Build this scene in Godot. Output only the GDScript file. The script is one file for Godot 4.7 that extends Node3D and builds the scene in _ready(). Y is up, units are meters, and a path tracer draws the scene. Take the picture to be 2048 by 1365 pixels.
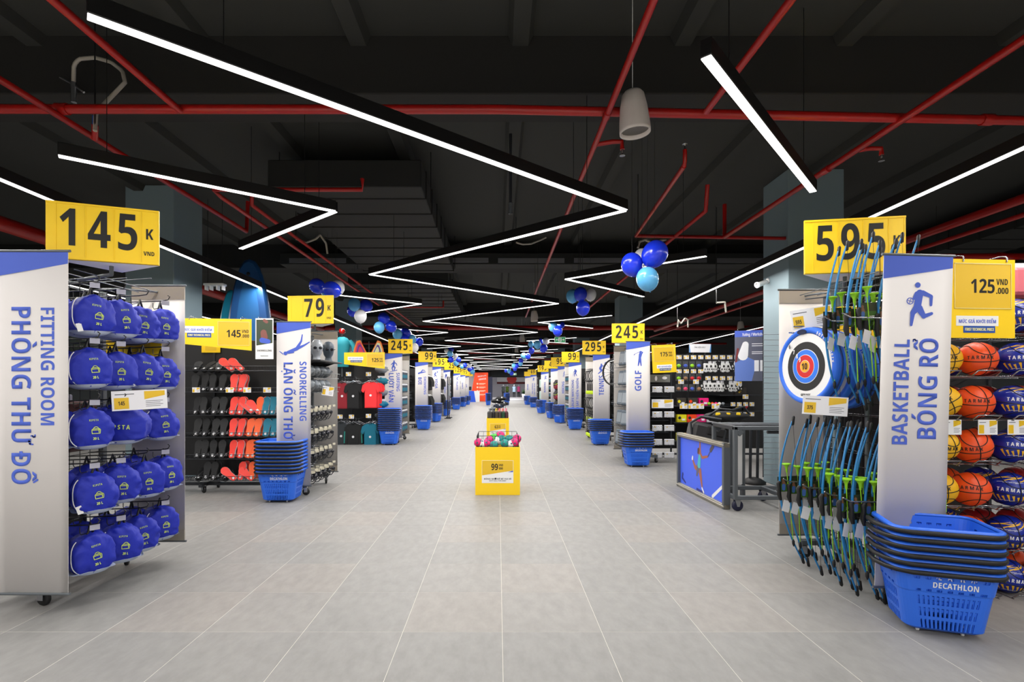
extends Node3D
# A sports shop aisle. Camera at 1.48 m looks down the aisle along -z; "d" is always the distance down the aisle (z = -d).
const F = 1035.0
const EYE = 1.48
const LY = 3.18
var mats = {}
var texts = {}
var font
var used = {}
var rng = RandomNumberGenerator.new()
const ORD = ["first", "second", "third", "fourth", "fifth", "sixth", "seventh", "eighth", "ninth", "tenth", "eleventh", "twelfth", "thirteenth", "fourteenth", "fifteenth", "sixteenth", "seventeenth", "eighteenth", "nineteenth", "twentieth"]

func _ready():
	rng.seed = 7
	# ---- camera
	var cam = Camera3D.new()
	cam.name = "camera"
	cam.projection = Camera3D.PROJECTION_FRUSTUM
	cam.near = 0.1
	cam.far = 200.0
	cam.size = 0.1 * 1365.0 / F
	cam.frustum_offset = Vector2(0.1 * (1024.0 - 996.0) / F, 0.1 * (774.0 - 682.5) / F)
	cam.position = Vector3(0, EYE, 0)
	add_child(cam)
	cam.current = true
	# ---- environment and exposure (an indoor place: black outside)
	var we = WorldEnvironment.new()
	we.name = "world_environment"
	var e = Environment.new()
	e.background_mode = Environment.BG_COLOR
	e.background_color = Color(0, 0, 0)
	e.tonemap_mode = Environment.TONE_MAPPER_LINEAR
	e.tonemap_exposure = 1.0
	e.sdfgi_enabled = true
	e.ssao_enabled = true
	e.ssil_enabled = true
	we.environment = e
	add_child(we)
	font = SystemFont.new()
	font.font_names = PackedStringArray(["Droid Sans"])
	font.font_weight = 700
	materials()
	# ---- lamps
	ceiling_lights()
	# ---- the room
	room()
	mall()
	# ---- things overhead
	pipes()
	overhead()
	balloons()
	# ---- shop furniture and goods
	bag_rack()
	bow_rack()
	ball_shelf()
	shoe_gondola()
	goggle_rack()
	surf_gondola()
	golf_gondola()
	far_racks()
	banners()
	price_prisms()
	hanging_signs()
	basket_stacks()
	bins()
	cart_corner()

# ------------------------------------------------------------------ helpers
func PT(u, v, d):
	return Vector3((u - 996.0) / F * d, EYE - (v - 774.0) / F * d, -d)

func PX(u, d):
	return (u - 996.0) / F * d

func PY(v, d):
	return EYE - (v - 774.0) / F * d

func mat(n, c, rough = 0.6, metal = 0.0):
	if mats.has(n):
		return mats[n]
	var m = StandardMaterial3D.new()
	m.resource_name = n
	m.albedo_color = c
	m.roughness = rough
	m.metallic = metal
	mats[n] = m
	return m

func S():
	var st = SurfaceTool.new()
	st.begin(Mesh.PRIMITIVE_TRIANGLES)
	st.set_smooth_group(-1)
	return st

func M(st):
	st.generate_normals()
	return st.commit()

# a flat polygon, wound so that its front looks along «out»
func face(st, p, out):
	var n = (p[1] - p[0]).cross(p[2] - p[0])
	if n.length_squared() < 1e-16 and p.size() > 3:
		n = (p[2] - p[0]).cross(p[3] - p[0])
	var flip = n.dot(out) > 0.0
	for i in range(1, p.size() - 1):
		st.add_vertex(p[0])
		if flip:
			st.add_vertex(p[i + 1])
			st.add_vertex(p[i])
		else:
			st.add_vertex(p[i])
			st.add_vertex(p[i + 1])

func box(st, c, s, b = Basis()):
	var h = s * 0.5
	var ax = [b.x * h.x, b.y * h.y, b.z * h.z]
	for k in 3:
		var n = ax[k]
		var u = ax[(k + 1) % 3]
		var v = ax[(k + 2) % 3]
		for sg in [-1.0, 1.0]:
			face(st, [c + n * sg - u - v, c + n * sg - u + v, c + n * sg + u + v, c + n * sg + u - v], n * sg)

# a box whose edges are chamfered by r
func cbox(st, c, s, r = 0.004, b = Basis()):
	var h = s * 0.5
	r = minf(r, minf(h.x, minf(h.y, h.z)) * 0.9)
	var g = h - Vector3(r, r, r)
	for k in 3:
		var k1 = (k + 1) % 3
		var k2 = (k + 2) % 3
		for sg in [-1.0, 1.0]:
			var q = []
			for t in [[-1, -1], [-1, 1], [1, 1], [1, -1]]:
				var p = Vector3()
				p[k] = h[k] * sg
				p[k1] = g[k1] * t[0]
				p[k2] = g[k2] * t[1]
				q.append(c + b * p)
			var o = Vector3()
			o[k] = sg
			face(st, q, b * o)
			for s2 in [-1.0, 1.0]:
				var q2 = []
				for t in [[0, -1], [0, 1], [1, 1], [1, -1]]:
					var p = Vector3()
					p[k] = (h[k] if t[0] == 0 else g[k]) * sg
					p[k1] = (g[k1] if t[0] == 0 else h[k1]) * s2
					p[k2] = g[k2] * t[1]
					q2.append(c + b * p)
				var o2 = Vector3()
				o2[k] = sg
				o2[k1] = s2
				face(st, q2, b * o2)
	for sx in [-1.0, 1.0]:
		for sy in [-1.0, 1.0]:
			for sz in [-1.0, 1.0]:
				face(st, [c + b * Vector3(h.x * sx, g.y * sy, g.z * sz), c + b * Vector3(g.x * sx, h.y * sy, g.z * sz), c + b * Vector3(g.x * sx, g.y * sy, h.z * sz)], b * Vector3(sx, sy, sz))

# a smooth skin over rings of equal length; caps close the ends
func loft(st, rings, closed = true, caps = true):
	st.set_smooth_group(0)
	var n = rings[0].size()
	var m = n if closed else n - 1
	var sum = 0.0                    # which way round the whole skin runs
	for i in rings.size() - 1:
		var c = Vector3()
		for j in n:
			c += rings[i][j] + rings[i + 1][j]
		c /= 2.0 * n
		for j in m:
			var k = (j + 1) % n
			var nn = (rings[i + 1][k] - rings[i][j]).cross(rings[i + 1][j] - rings[i][k])
			sum += nn.dot((rings[i][j] + rings[i + 1][k]) * 0.5 - c)
	for i in rings.size() - 1:
		for j in m:
			var k = (j + 1) % n
			for q in ([rings[i][j], rings[i + 1][k], rings[i][k], rings[i][j], rings[i + 1][j], rings[i + 1][k]] if sum > 0.0 else [rings[i][j], rings[i][k], rings[i + 1][k], rings[i][j], rings[i + 1][k], rings[i + 1][j]]):
				st.add_vertex(q)
	st.set_smooth_group(-1)
	if caps and rings.size() > 1:
		face(st, rings[0], rings[0][0] - rings[1][0])
		face(st, rings[-1], rings[-1][0] - rings[-2][0])

func tube(st, pts, r, n = 8, caps = true):
	var rings = []
	var up = Vector3(0, 1, 0)
	var d0 = (pts[1] - pts[0]).normalized()
	if absf(d0.dot(up)) > 0.9:
		up = Vector3(1, 0, 0)
	var u = (up - d0 * up.dot(d0)).normalized()
	for i in pts.size():
		var d = (pts[mini(i + 1, pts.size() - 1)] - pts[maxi(i - 1, 0)]).normalized()
		u = (u - d * u.dot(d)).normalized()
		var w = d.cross(u)
		var rr = r[i] if r is Array else r
		var ring = []
		for j in n:
			var a = TAU * j / n
			ring.append(pts[i] + (u * cos(a) + w * sin(a)) * rr)
		rings.append(ring)
	loft(st, rings, true, caps)

func lathe(st, prof, n = 16, xf = Transform3D()):
	var rings = []
	for p in prof:
		var ring = []
		for j in n:
			var a = TAU * j / n
			ring.append(xf * Vector3(p.x * cos(a), p.y, p.x * sin(a)))
		rings.append(ring)
	loft(st, rings, true, true)

func ball(st, c, r, n = 16, m = 10):
	var prof = []
	for i in m + 1:
		var a = -PI / 2 + PI * i / m
		prof.append(Vector2(maxf(cos(a), 0.001), sin(a)))
	var rv = r if r is Vector3 else Vector3(r, r, r)
	lathe(st, prof, n, Transform3D(Basis.from_scale(rv), c))

# a flat outline with thickness, its front at z = depth
func prism(st, poly, depth, xf = Transform3D(), z0 = 0.0):
	var pv = PackedVector2Array(poly)
	var t = Geometry2D.triangulate_polygon(pv)
	var zz = xf.basis.z
	for i in range(0, t.size(), 3):
		var q = []
		var q0 = []
		for k in 3:
			var p = pv[t[i + k]]
			q.append(xf * Vector3(p.x, p.y, z0 + depth))
			q0.append(xf * Vector3(p.x, p.y, z0))
		face(st, q, zz)
		face(st, q0, -zz)
	var cw = 1.0 if Geometry2D.is_polygon_clockwise(pv) else -1.0
	for i in pv.size():
		var a = pv[i]
		var b = pv[(i + 1) % pv.size()]
		var o = Vector2(-(b.y - a.y), b.x - a.x) * cw
		face(st, [xf * Vector3(a.x, a.y, z0), xf * Vector3(b.x, b.y, z0), xf * Vector3(b.x, b.y, z0 + depth), xf * Vector3(a.x, a.y, z0 + depth)], xf.basis * Vector3(o.x, o.y, 0))

func rect2(x0, y0, x1, y1):
	return [Vector2(x0, y0), Vector2(x1, y0), Vector2(x1, y1), Vector2(x0, y1)]

func circ2(c, r, n = 24, ry = -1.0):
	var p = []
	for i in n:
		p.append(c + Vector2(cos(TAU * i / n) * r, sin(TAU * i / n) * (r if ry < 0 else ry)))
	return p

# a limb of a flat figure: the hull of two circles
func limb2(a, ra, b, rb):
	var p = circ2(a, ra, 12) + circ2(b, rb, 12)
	var h = Geometry2D.convex_hull(PackedVector2Array(p))
	h.remove_at(h.size() - 1)
	return h

func numbered(called):
	if not used.has(called):
		used[called] = 0
		return called
	used[called] += 1
	return "%s_%03d" % [called, used[called]]

func obj(called, mesh, m, parent = self, xf = Transform3D()):
	var o = MeshInstance3D.new()
	o.name = numbered(called) if parent == self else called
	o.mesh = mesh if not mesh is SurfaceTool else M(mesh)
	o.material_override = m
	o.transform = xf
	parent.add_child(o, true)
	return o

func tag(o, label, category, group = ""):
	o.set_meta("label", label)
	o.set_meta("category", category)
	if group:
		o.set_meta("group", group)
	return o

func thing(called, label, category, at = Vector3(), turn = 0.0, group = ""):
	var o = Node3D.new()
	o.name = numbered(called)
	add_child(o)
	o.position = at
	o.rotation.y = turn
	return tag(o, label, category, group)

func dup(src, called, label, at, turn = 0.0):
	var o = src.duplicate()
	o.name = numbered(called)
	add_child(o)
	o.position = at
	o.rotation = Vector3(0, turn, 0)
	o.set_meta("label", label)
	return o

func struct(called, mesh, m):
	var o = obj(called, mesh, m)
	o.set_meta("kind", "structure")
	return o

# raised print; h is the height of a capital
func text_mesh(s, h, depth = 0.0012):
	var key = s + "|" + str(h) + "|" + str(depth)
	if texts.has(key):
		return texts[key]
	var plain = ""
	var marks = []
	for i in s.length():
		if VN.has(s[i]):
			plain += VN[s[i]][0]
			marks.append([i, VN[s[i]][1]])
		else:
			plain += s[i]
	var t = TextMesh.new()
	t.font = font
	t.text = plain
	t.font_size = 64
	t.pixel_size = h / (64.0 * 0.714)
	t.depth = depth
	t.curve_step = 4.0
	t.vertical_alignment = VERTICAL_ALIGNMENT_CENTER
	if marks.size() > 0:             # the accents of Vietnamese letters that the font lacks
		var box_h = text_mesh("H", h, depth).get_aabb()
		var total = font.get_string_size(plain, HORIZONTAL_ALIGNMENT_LEFT, -1, 64).x
		var st = S()
		st.append_from(t, 0, Transform3D())
		st.deindex()
		st.set_smooth_group(-1)
		for m in marks:
			var w0 = font.get_string_size(plain.substr(0, m[0]), HORIZONTAL_ALIGNMENT_LEFT, -1, 64).x
			var w1 = font.get_string_size(plain.substr(0, m[0] + 1), HORIZONTAL_ALIGNMENT_LEFT, -1, 64).x
			var c = Vector2(((w0 + w1) / 2.0 - total / 2.0) * t.pixel_size, box_h.position.y)
			var low = plain[m[0]] != plain[m[0]].to_upper()
			var top = h * (0.76 if low else 1.0)
			for k in m[1]:
				var hat = plain[m[0]] in ["Â", "Ê", "Ô", "Ă"]
				var o = Vector2(c.x + (0.3 * h if hat and k != "." else 0.0), c.y + top + (0.16 * h if hat else 0.05 * h))
				var pl = []
				match k:
					"/": pl = [[-0.05, 0.02, 0.06, 0.08, 0.2, 0.05]]
					"`": pl = [[-0.1, 0.2, 0.06, 0.04, 0.02, 0.045]]
					"?": pl = [[0.0, 0.0, 0.045, 0.0, 0.07, 0.04], [0.0, 0.07, 0.04, 0.07, 0.12, 0.04], [0.07, 0.12, 0.04, 0.05, 0.19, 0.04], [0.05, 0.19, 0.04, -0.06, 0.2, 0.035]]
					"~": pl = [[-0.18, 0.06, 0.045, -0.08, 0.13, 0.045], [-0.08, 0.13, 0.045, 0.06, 0.08, 0.045], [0.06, 0.08, 0.045, 0.18, 0.14, 0.045]]
					".":
						o = c
						pl = [[0, -0.2, 0.075, 0.001, -0.2, 0.075]]
					"+":
						o = Vector2(c.x + ((w1 - w0) * 0.36) * t.pixel_size, c.y + top)
						pl = [[-0.05, -0.06, 0.06, 0.1, -0.02, 0.055], [0.1, -0.02, 0.055, 0.13, 0.12, 0.045]]
				for l in pl:
					prism(st, limb2(o + Vector2(l[0], l[1]) * h, l[2] * h, o + Vector2(l[3], l[4]) * h, l[5] * h), depth, Transform3D(), -depth / 2)
		t = M(st)
	texts[key] = t
	return t

const VN = {"Ử": ["U", "+?"], "Ư": ["U", "+"], "Ứ": ["U", "+/"], "Ồ": ["Ô", "`"], "Ố": ["Ô", "/"], "Ổ": ["Ô", "?"], "Ặ": ["Ă", "."], "Ở": ["O", "+?"], "Ớ": ["O", "+/"], "Ơ": ["O", "+"], "Ể": ["Ê", "?"], "Ế": ["Ê", "/"], "Ễ": ["Ê", "~"], "Ệ": ["Ê", "."], "Ụ": ["U", "."], "Ị": ["I", "."], "Ạ": ["A", "."], "Ẻ": ["E", "?"], "ư": ["u", "+"], "ở": ["o", "+?"], "ơ": ["o", "+"]}

func txt(parent, s, h, m, at, roll = 0.0, sx = 0.8, called = "lettering", b = Basis()):
	var o = MeshInstance3D.new()
	o.name = called
	o.mesh = text_mesh(s, h)
	o.material_override = m
	o.transform = Transform3D(b * Basis(Vector3(0, 0, 1), roll) * Basis.from_scale(Vector3(sx, 1, 1)), at) * Transform3D(Basis(), Vector3(0, -h * 0.02, 0))
	parent.add_child(o, true)
	return o

func materials():
	mat("banner_white", Color(0.79, 0.775, 0.77), 0.8)
	mat("banner_back", Color(0.75, 0.735, 0.725), 0.8)
	mat("banner_hem", Color(0.55, 0.52, 0.48), 0.8)
	mat("print_blue", Color(0.27, 0.37, 0.76), 0.7)
	mat("yellow", Color(0.95, 0.79, 0.05), 0.5)
	mat("yellow_dark", Color(0.87, 0.71, 0.16), 0.3)
	mat("black_print", Color(0.05, 0.05, 0.05), 0.6)
	mat("white", Color(0.9, 0.9, 0.9), 0.5)
	mat("white_paper", Color(0.88, 0.88, 0.9), 0.5)
	mat("chrome", Color(0.62, 0.63, 0.65), 0.25, 0.9)
	mat("steel_grey", Color(0.36, 0.38, 0.40), 0.45, 0.3)
	mat("steel_dark", Color(0.17, 0.18, 0.20), 0.45, 0.3)
	mat("black_wire", Color(0.07, 0.07, 0.08), 0.4)
	mat("black_rubber", Color(0.05, 0.05, 0.06), 0.55)
	mat("basket_blue", Color(0.15, 0.40, 0.86), 0.4)
	mat("bag_blue", Color(0.04, 0.125, 0.63), 0.6)
	mat("bag_base", Color(0.66, 0.70, 0.78), 0.6)
	mat("lime_print", Color(0.80, 0.88, 0.35), 0.6)
	mat("red_pipe", Color(0.62, 0.06, 0.04), 0.35)
	mat("ceiling_black", Color(0.17, 0.175, 0.165), 0.9)
	mat("beam_black", Color(0.11, 0.11, 0.105), 0.9)
	mat("duct_black", Color(0.10, 0.105, 0.10), 0.8)
	mat("column_blue_grey", Color(0.46, 0.53, 0.56), 0.7)
	mat("housing", Color(0.03, 0.03, 0.035), 0.5)
	mat("wall_dark", Color(0.20, 0.22, 0.23), 0.8)
	mat("lime", Color(0.55, 0.80, 0.10), 0.5)
	mat("bow_blue", Color(0.10, 0.45, 0.68), 0.35)
	mat("coral", Color(0.95, 0.26, 0.22), 0.6)
	mat("orange_sole", Color(0.95, 0.38, 0.18), 0.6)
	mat("teal", Color(0.02, 0.46, 0.56), 0.6)
	mat("dark_cloth", Color(0.06, 0.06, 0.07), 0.75)
	mat("shelf_dark", Color(0.10, 0.10, 0.11), 0.5)
	for n in ["bag_blue"]:
		var nt = NoiseTexture2D.new()
		nt.width = 256
		nt.height = 256
		nt.seamless = true
		nt.as_normal_map = true
		nt.bump_strength = 5.0
		var fn = FastNoiseLite.new()
		fn.seed = 3
		fn.frequency = 0.012
		fn.fractal_octaves = 3
		nt.noise = fn
		mats[n].normal_enabled = true
		mats[n].normal_texture = nt
		mats[n].normal_scale = 0.5
		mats[n].uv1_triplanar = true
		mats[n].uv1_scale = Vector3(3, 3, 3)

# ------------------------------------------------------------------ lamps
func light_strip(a, b, label, group):
	var len = (b - a).length()
	var c = (a + b) * 0.5
	var t = thing("linear_light", label, "ceiling light", c, 0.0, group)
	var dir = (b - a).normalized()
	t.rotation.y = atan2(-dir.z, dir.x)
	var st = S()
	cbox(st, Vector3(0, 0.055, 0), Vector3(len, 0.095, 0.06), 0.004)
	obj("housing", st, mats.housing, t)
	st = S()
	cbox(st, Vector3(0, 0.003, 0), Vector3(len - 0.008, 0.008, 0.053), 0.002)
	obj("diffuser", st, mats.glow, t)
	for s in [-1.0, 1.0]:
		st = S()
		tube(st, [Vector3(s * len * 0.36, 0.1, 0), Vector3(s * len * 0.36, 4.6 - LY, 0)], 0.003, 5, false)
		obj("suspension_wire", st, mats.black_wire, t)
	var l = AreaLight3D.new()
	l.name = "light"
	l.area_size = Vector2(len - 0.02, 0.05)
	l.light_energy = LK * len
	l.light_color = Color(1.0, 0.985, 0.965)
	l.shadow_enabled = true
	l.rotation = Vector3(-PI / 2, 0, 0)
	l.position = Vector3(0, -0.004, 0)
	t.add_child(l)
	l.area_range = 60.0
	l.area_attenuation = 2.0
	return t

const LK = 1.6

func ceiling_lights():
	var g = mat("glow", Color(1, 1, 1), 0.5)
	g.emission_enabled = true
	g.emission = Color(1, 0.99, 0.975)
	g.emission_energy_multiplier = 3.0
	var H = 1.7
	var Pd = 3.3 * H
	# the central zigzag: legs between vertices at both sides of the aisle
	var pts = [Vector3(-1.112 * H, LY, -1.397 * H)]
	for k in 9:
		pts.append(Vector3(0.725 * H, LY, -(2.94 * H + Pd * k)))
		pts.append(Vector3(-1.145 * H, LY, -(4.62 * H + Pd * k)))
	for i in pts.size() - 1:
		light_strip(pts[i], pts[i + 1], "white light strip, %s leg of the central ceiling zigzag from the shop front" % ORD[i], "legs of the central zigzag light")
	for k in 9:
		var o = Pd * k
		var v = Vector3(-0.93 * H, LY, -(2.957 * H + o))
		light_strip(Vector3(-1.91 * H, LY, -(2.245 * H + o)), v, "white light strip, first arm of the %s arrow light beside the bag rack row" % ORD[k], "arrow lights over the bag rack side")
		light_strip(v, Vector3(-1.87 * H, LY, -(3.76 * H + o)), "white light strip, second arm of the %s arrow light beside the bag rack row" % ORD[k], "arrow lights over the bag rack side")
		v = Vector3(0.63 * H, LY, -(1.57 * H + o * 0.985))
		light_strip(v, Vector3(1.62 * H, LY, -(2.66 * H + o * 0.94)), "white light strip, far arm of the %s arrow light beside the bow rack row" % ORD[k], "arrow lights over the bow rack side")
		if k > 0:
			light_strip(Vector3(1.6 * H, LY, -(0.67 * H + o)), v, "white light strip, near arm of the %s arrow light beside the bow rack row" % ORD[k], "arrow lights over the bow rack side")
	# added zigzag, out of view behind the camera, to brighten the front faces
	var ent_fill = [Vector3(1.2, LY, 0.9), Vector3(-2.0, LY, 3.4), Vector3(1.2, LY, 6.0), Vector3(-2.0, LY, 8.6)]
	light_strip(Vector3(-0.93 * H, LY, 0.56), Vector3(-1.87 * H, LY, -0.85), "added white light strip, last arm of the entrance arrow light beside the fitting room banner", "added entrance arrow lights")  # unseen arrow lights, added to lift the lower banner fronts
	light_strip(Vector3(-1.91 * H, LY, 1.8), Vector3(-0.93 * H, LY, 0.56), "added white light strip, first arm of the entrance arrow light beside the fitting room banner", "added entrance arrow lights")
	light_strip(Vector3(0.63 * H, LY, 2.9), Vector3(1.62 * H, LY, 1.3), "added white light strip, far arm of the entrance arrow light beside the basketball shelves", "added entrance arrow lights")
	for i in 3:
		light_strip(ent_fill[i], ent_fill[i + 1], "added white light strip, %s leg of the entrance zigzag over the shop front" % ORD[i], "legs of the added entrance zigzag light")
	for q in [[-3.0, "fitting room"], [3.0, "basketball"]]:  # two more unseen rows, added so banners are lit more evenly
		light_strip(Vector3(q[0], LY, 2.2), Vector3(q[0], LY, 9.8), "added white light strip running to the entrance wall on the %s side" % q[1], "added entrance light rows")
	# the straight rows outside the aisle
	for q in [[-4.09, "over the shoe gondolas"], [3.75, "over the golf gondolas"], [7.56, "beyond the columns, golf side"], [-7.2, "beyond the columns, shoe side"]]:
		for k in 7:
			var d = 1.2 + 9.0 * (k - 1)
			light_strip(Vector3(q[0], LY, -d), Vector3(q[0], LY, -(d + 8.98)), "white strip, %s length of the straight light row %s" % [ORD[k], q[1]], "straight light rows " + q[1])

# ------------------------------------------------------------------ the room
func room():
	var grout = mat("grout", Color(0.80, 0.78, 0.75), 0.7)
	var st = S()
	box(st, Vector3(0, -0.1008, -23), Vector3(29, 0.2, 68))
	var fl = struct("floor", st, grout)
	# stone tiles 0.6 m: those large in view are parts, the rest one part
	var nt = NoiseTexture2D.new()
	nt.width = 512
	nt.height = 512
	nt.seamless = true
	var fn = FastNoiseLite.new()
	fn.seed = 11
	fn.frequency = 0.02
	fn.fractal_octaves = 6
	fn.fractal_gain = 0.62
	nt.noise = fn
	var ramp = Gradient.new()
	ramp.set_color(0, Color(0.90, 0.90, 0.90))
	ramp.set_color(1, Color(1, 1, 1))
	nt.color_ramp = ramp
	var tm = []
	for k in 3:
		var m = mat("stone_tile_" + str(k), [Color(0.575, 0.568, 0.56), Color(0.56, 0.557, 0.552), Color(0.585, 0.572, 0.56)][k], 0.45)
		m.albedo_texture = nt
		m.uv1_triplanar = true
		m.uv1_world_triplanar = true
		m.uv1_scale = Vector3(0.9, 0.9, 0.45)
		m.uv1_offset = Vector3(k * 0.37, 0, k * 0.11)
		m.metallic_specular = 0.28
		tm.append(m)
	var ts = S()
	tile(ts, Vector3())
	var tmesh = M(ts)
	var rest = S()
	var n = 0
	for iz in range(0, 96):
		var d = 3.123 - 0.6 * 3 + 0.6 * iz + 0.3
		if d > 56.3:
			break
		for ix in range(-22, 23):
			var x = 0.0257 + 0.6 * ix + 0.3
			if d < 9.7 and absf(x) < d * 1.02 + 0.3 and d > 2.3 and n < 300:
				n += 1
				obj("tile", tmesh, tm[(ix * 7 + iz * 5 + (ix * iz) % 3 + 300) % 3], fl, Transform3D(Basis(), Vector3(x, 0, -d)))
			else:
				tile(rest, Vector3(x, 0, -d))
	var r = obj("tile_field", rest, tm[0], fl)
	r.set_meta("kind", "stuff")
	# shell
	st = S()
	box(st, Vector3(0, 4.72, -23), Vector3(29, 0.24, 68))
	struct("ceiling", st, mats.ceiling_black)
	for k in range(-9, 10):          # ribs of the steel deck run down the shop
		if k % 2 == 0:
			st = S()
			prism(st, [Vector2(-0.11, 0), Vector2(-0.07, -0.09), Vector2(0.07, -0.09), Vector2(0.11, 0)], 60.0, Transform3D(Basis(), Vector3(k * 0.72 + 0.2, 4.6, -56)))
			struct("trim_%d" % ((k + 10) / 2 + 1), st, mats.ceiling_black)
	st = S()
	box(st, Vector3(-14.1, 2.3, -23), Vector3(0.2, 4.9, 68))
	struct("wall_left", st, mats.wall_dark)
	st = S()
	box(st, Vector3(14.1, 2.3, -23), Vector3(0.2, 4.9, 68))
	struct("wall_right", st, mats.wall_dark)
	st = S()
	box(st, Vector3(0, 2.3, 10.6), Vector3(28, 4.9, 0.2))
	struct("wall_rear", st, mats.column_blue_grey)
	# far wall with the wide opening to the mall
	st = S()
	box(st, Vector3(-7.45, 2.3, -56.4), Vector3(13.3, 4.9, 0.25))
	box(st, Vector3(9.4, 2.3, -56.4), Vector3(9.6, 4.9, 0.25))
	box(st, Vector3(1.9, 3.6, -56.4), Vector3(5.5, 2.2, 0.25))
	struct("wall_far", st, mats.wall_dark)
	# cross beams
	var bi = 0
	for d in [4.85, 11.6, 19.5, 27.4, 34.9, 42.4, 49.9]:
		st = S()
		cbox(st, Vector3(0, 4.36, -d), Vector3(27.8, 0.55, 0.5), 0.01)
		struct("beam" if bi == 0 else "beam_%03d" % bi, st, mats.beam_black)
		bi += 1
	# columns
	var ci = 0
	for k in 5:
		for s in [-1, 1]:
			st = S()
			var x = -5.39 if s < 0 else 4.55
			var d = (8.39 if s < 0 else 7.75) + 10.3 * k
			if d > 55.0:
				continue
			cbox(st, Vector3(x, 2.3, -d), Vector3(0.75 if s < 0 else 0.8, 4.6, 0.78 if s < 0 else 0.7), 0.008)
			struct("column" if ci == 0 else "column_%03d" % ci, st, mats.column_blue_grey)
			ci += 1

func tile(st, c):
	var h = 0.2986
	var g = h - 0.0008
	var y0 = -0.001
	var y1 = -0.0005
	var a = []
	var b = []
	var lo = []
	for t in [[-1, -1], [-1, 1], [1, 1], [1, -1]]:
		a.append(c + Vector3(t[0] * g, 0, t[1] * g))
		b.append(c + Vector3(t[0] * h, y1, t[1] * h))
		lo.append(c + Vector3(t[0] * h, y0, t[1] * h))
	face(st, a, Vector3.UP)
	for i in 4:
		var k = (i + 1) % 4
		var o = (b[i] + b[k]) * 0.5 - c
		face(st, [a[i], a[k], b[k], b[i]], o + Vector3(0, 0.3, 0))
		face(st, [b[i], b[k], lo[k], lo[i]], Vector3(o.x, 0, o.z))

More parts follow.
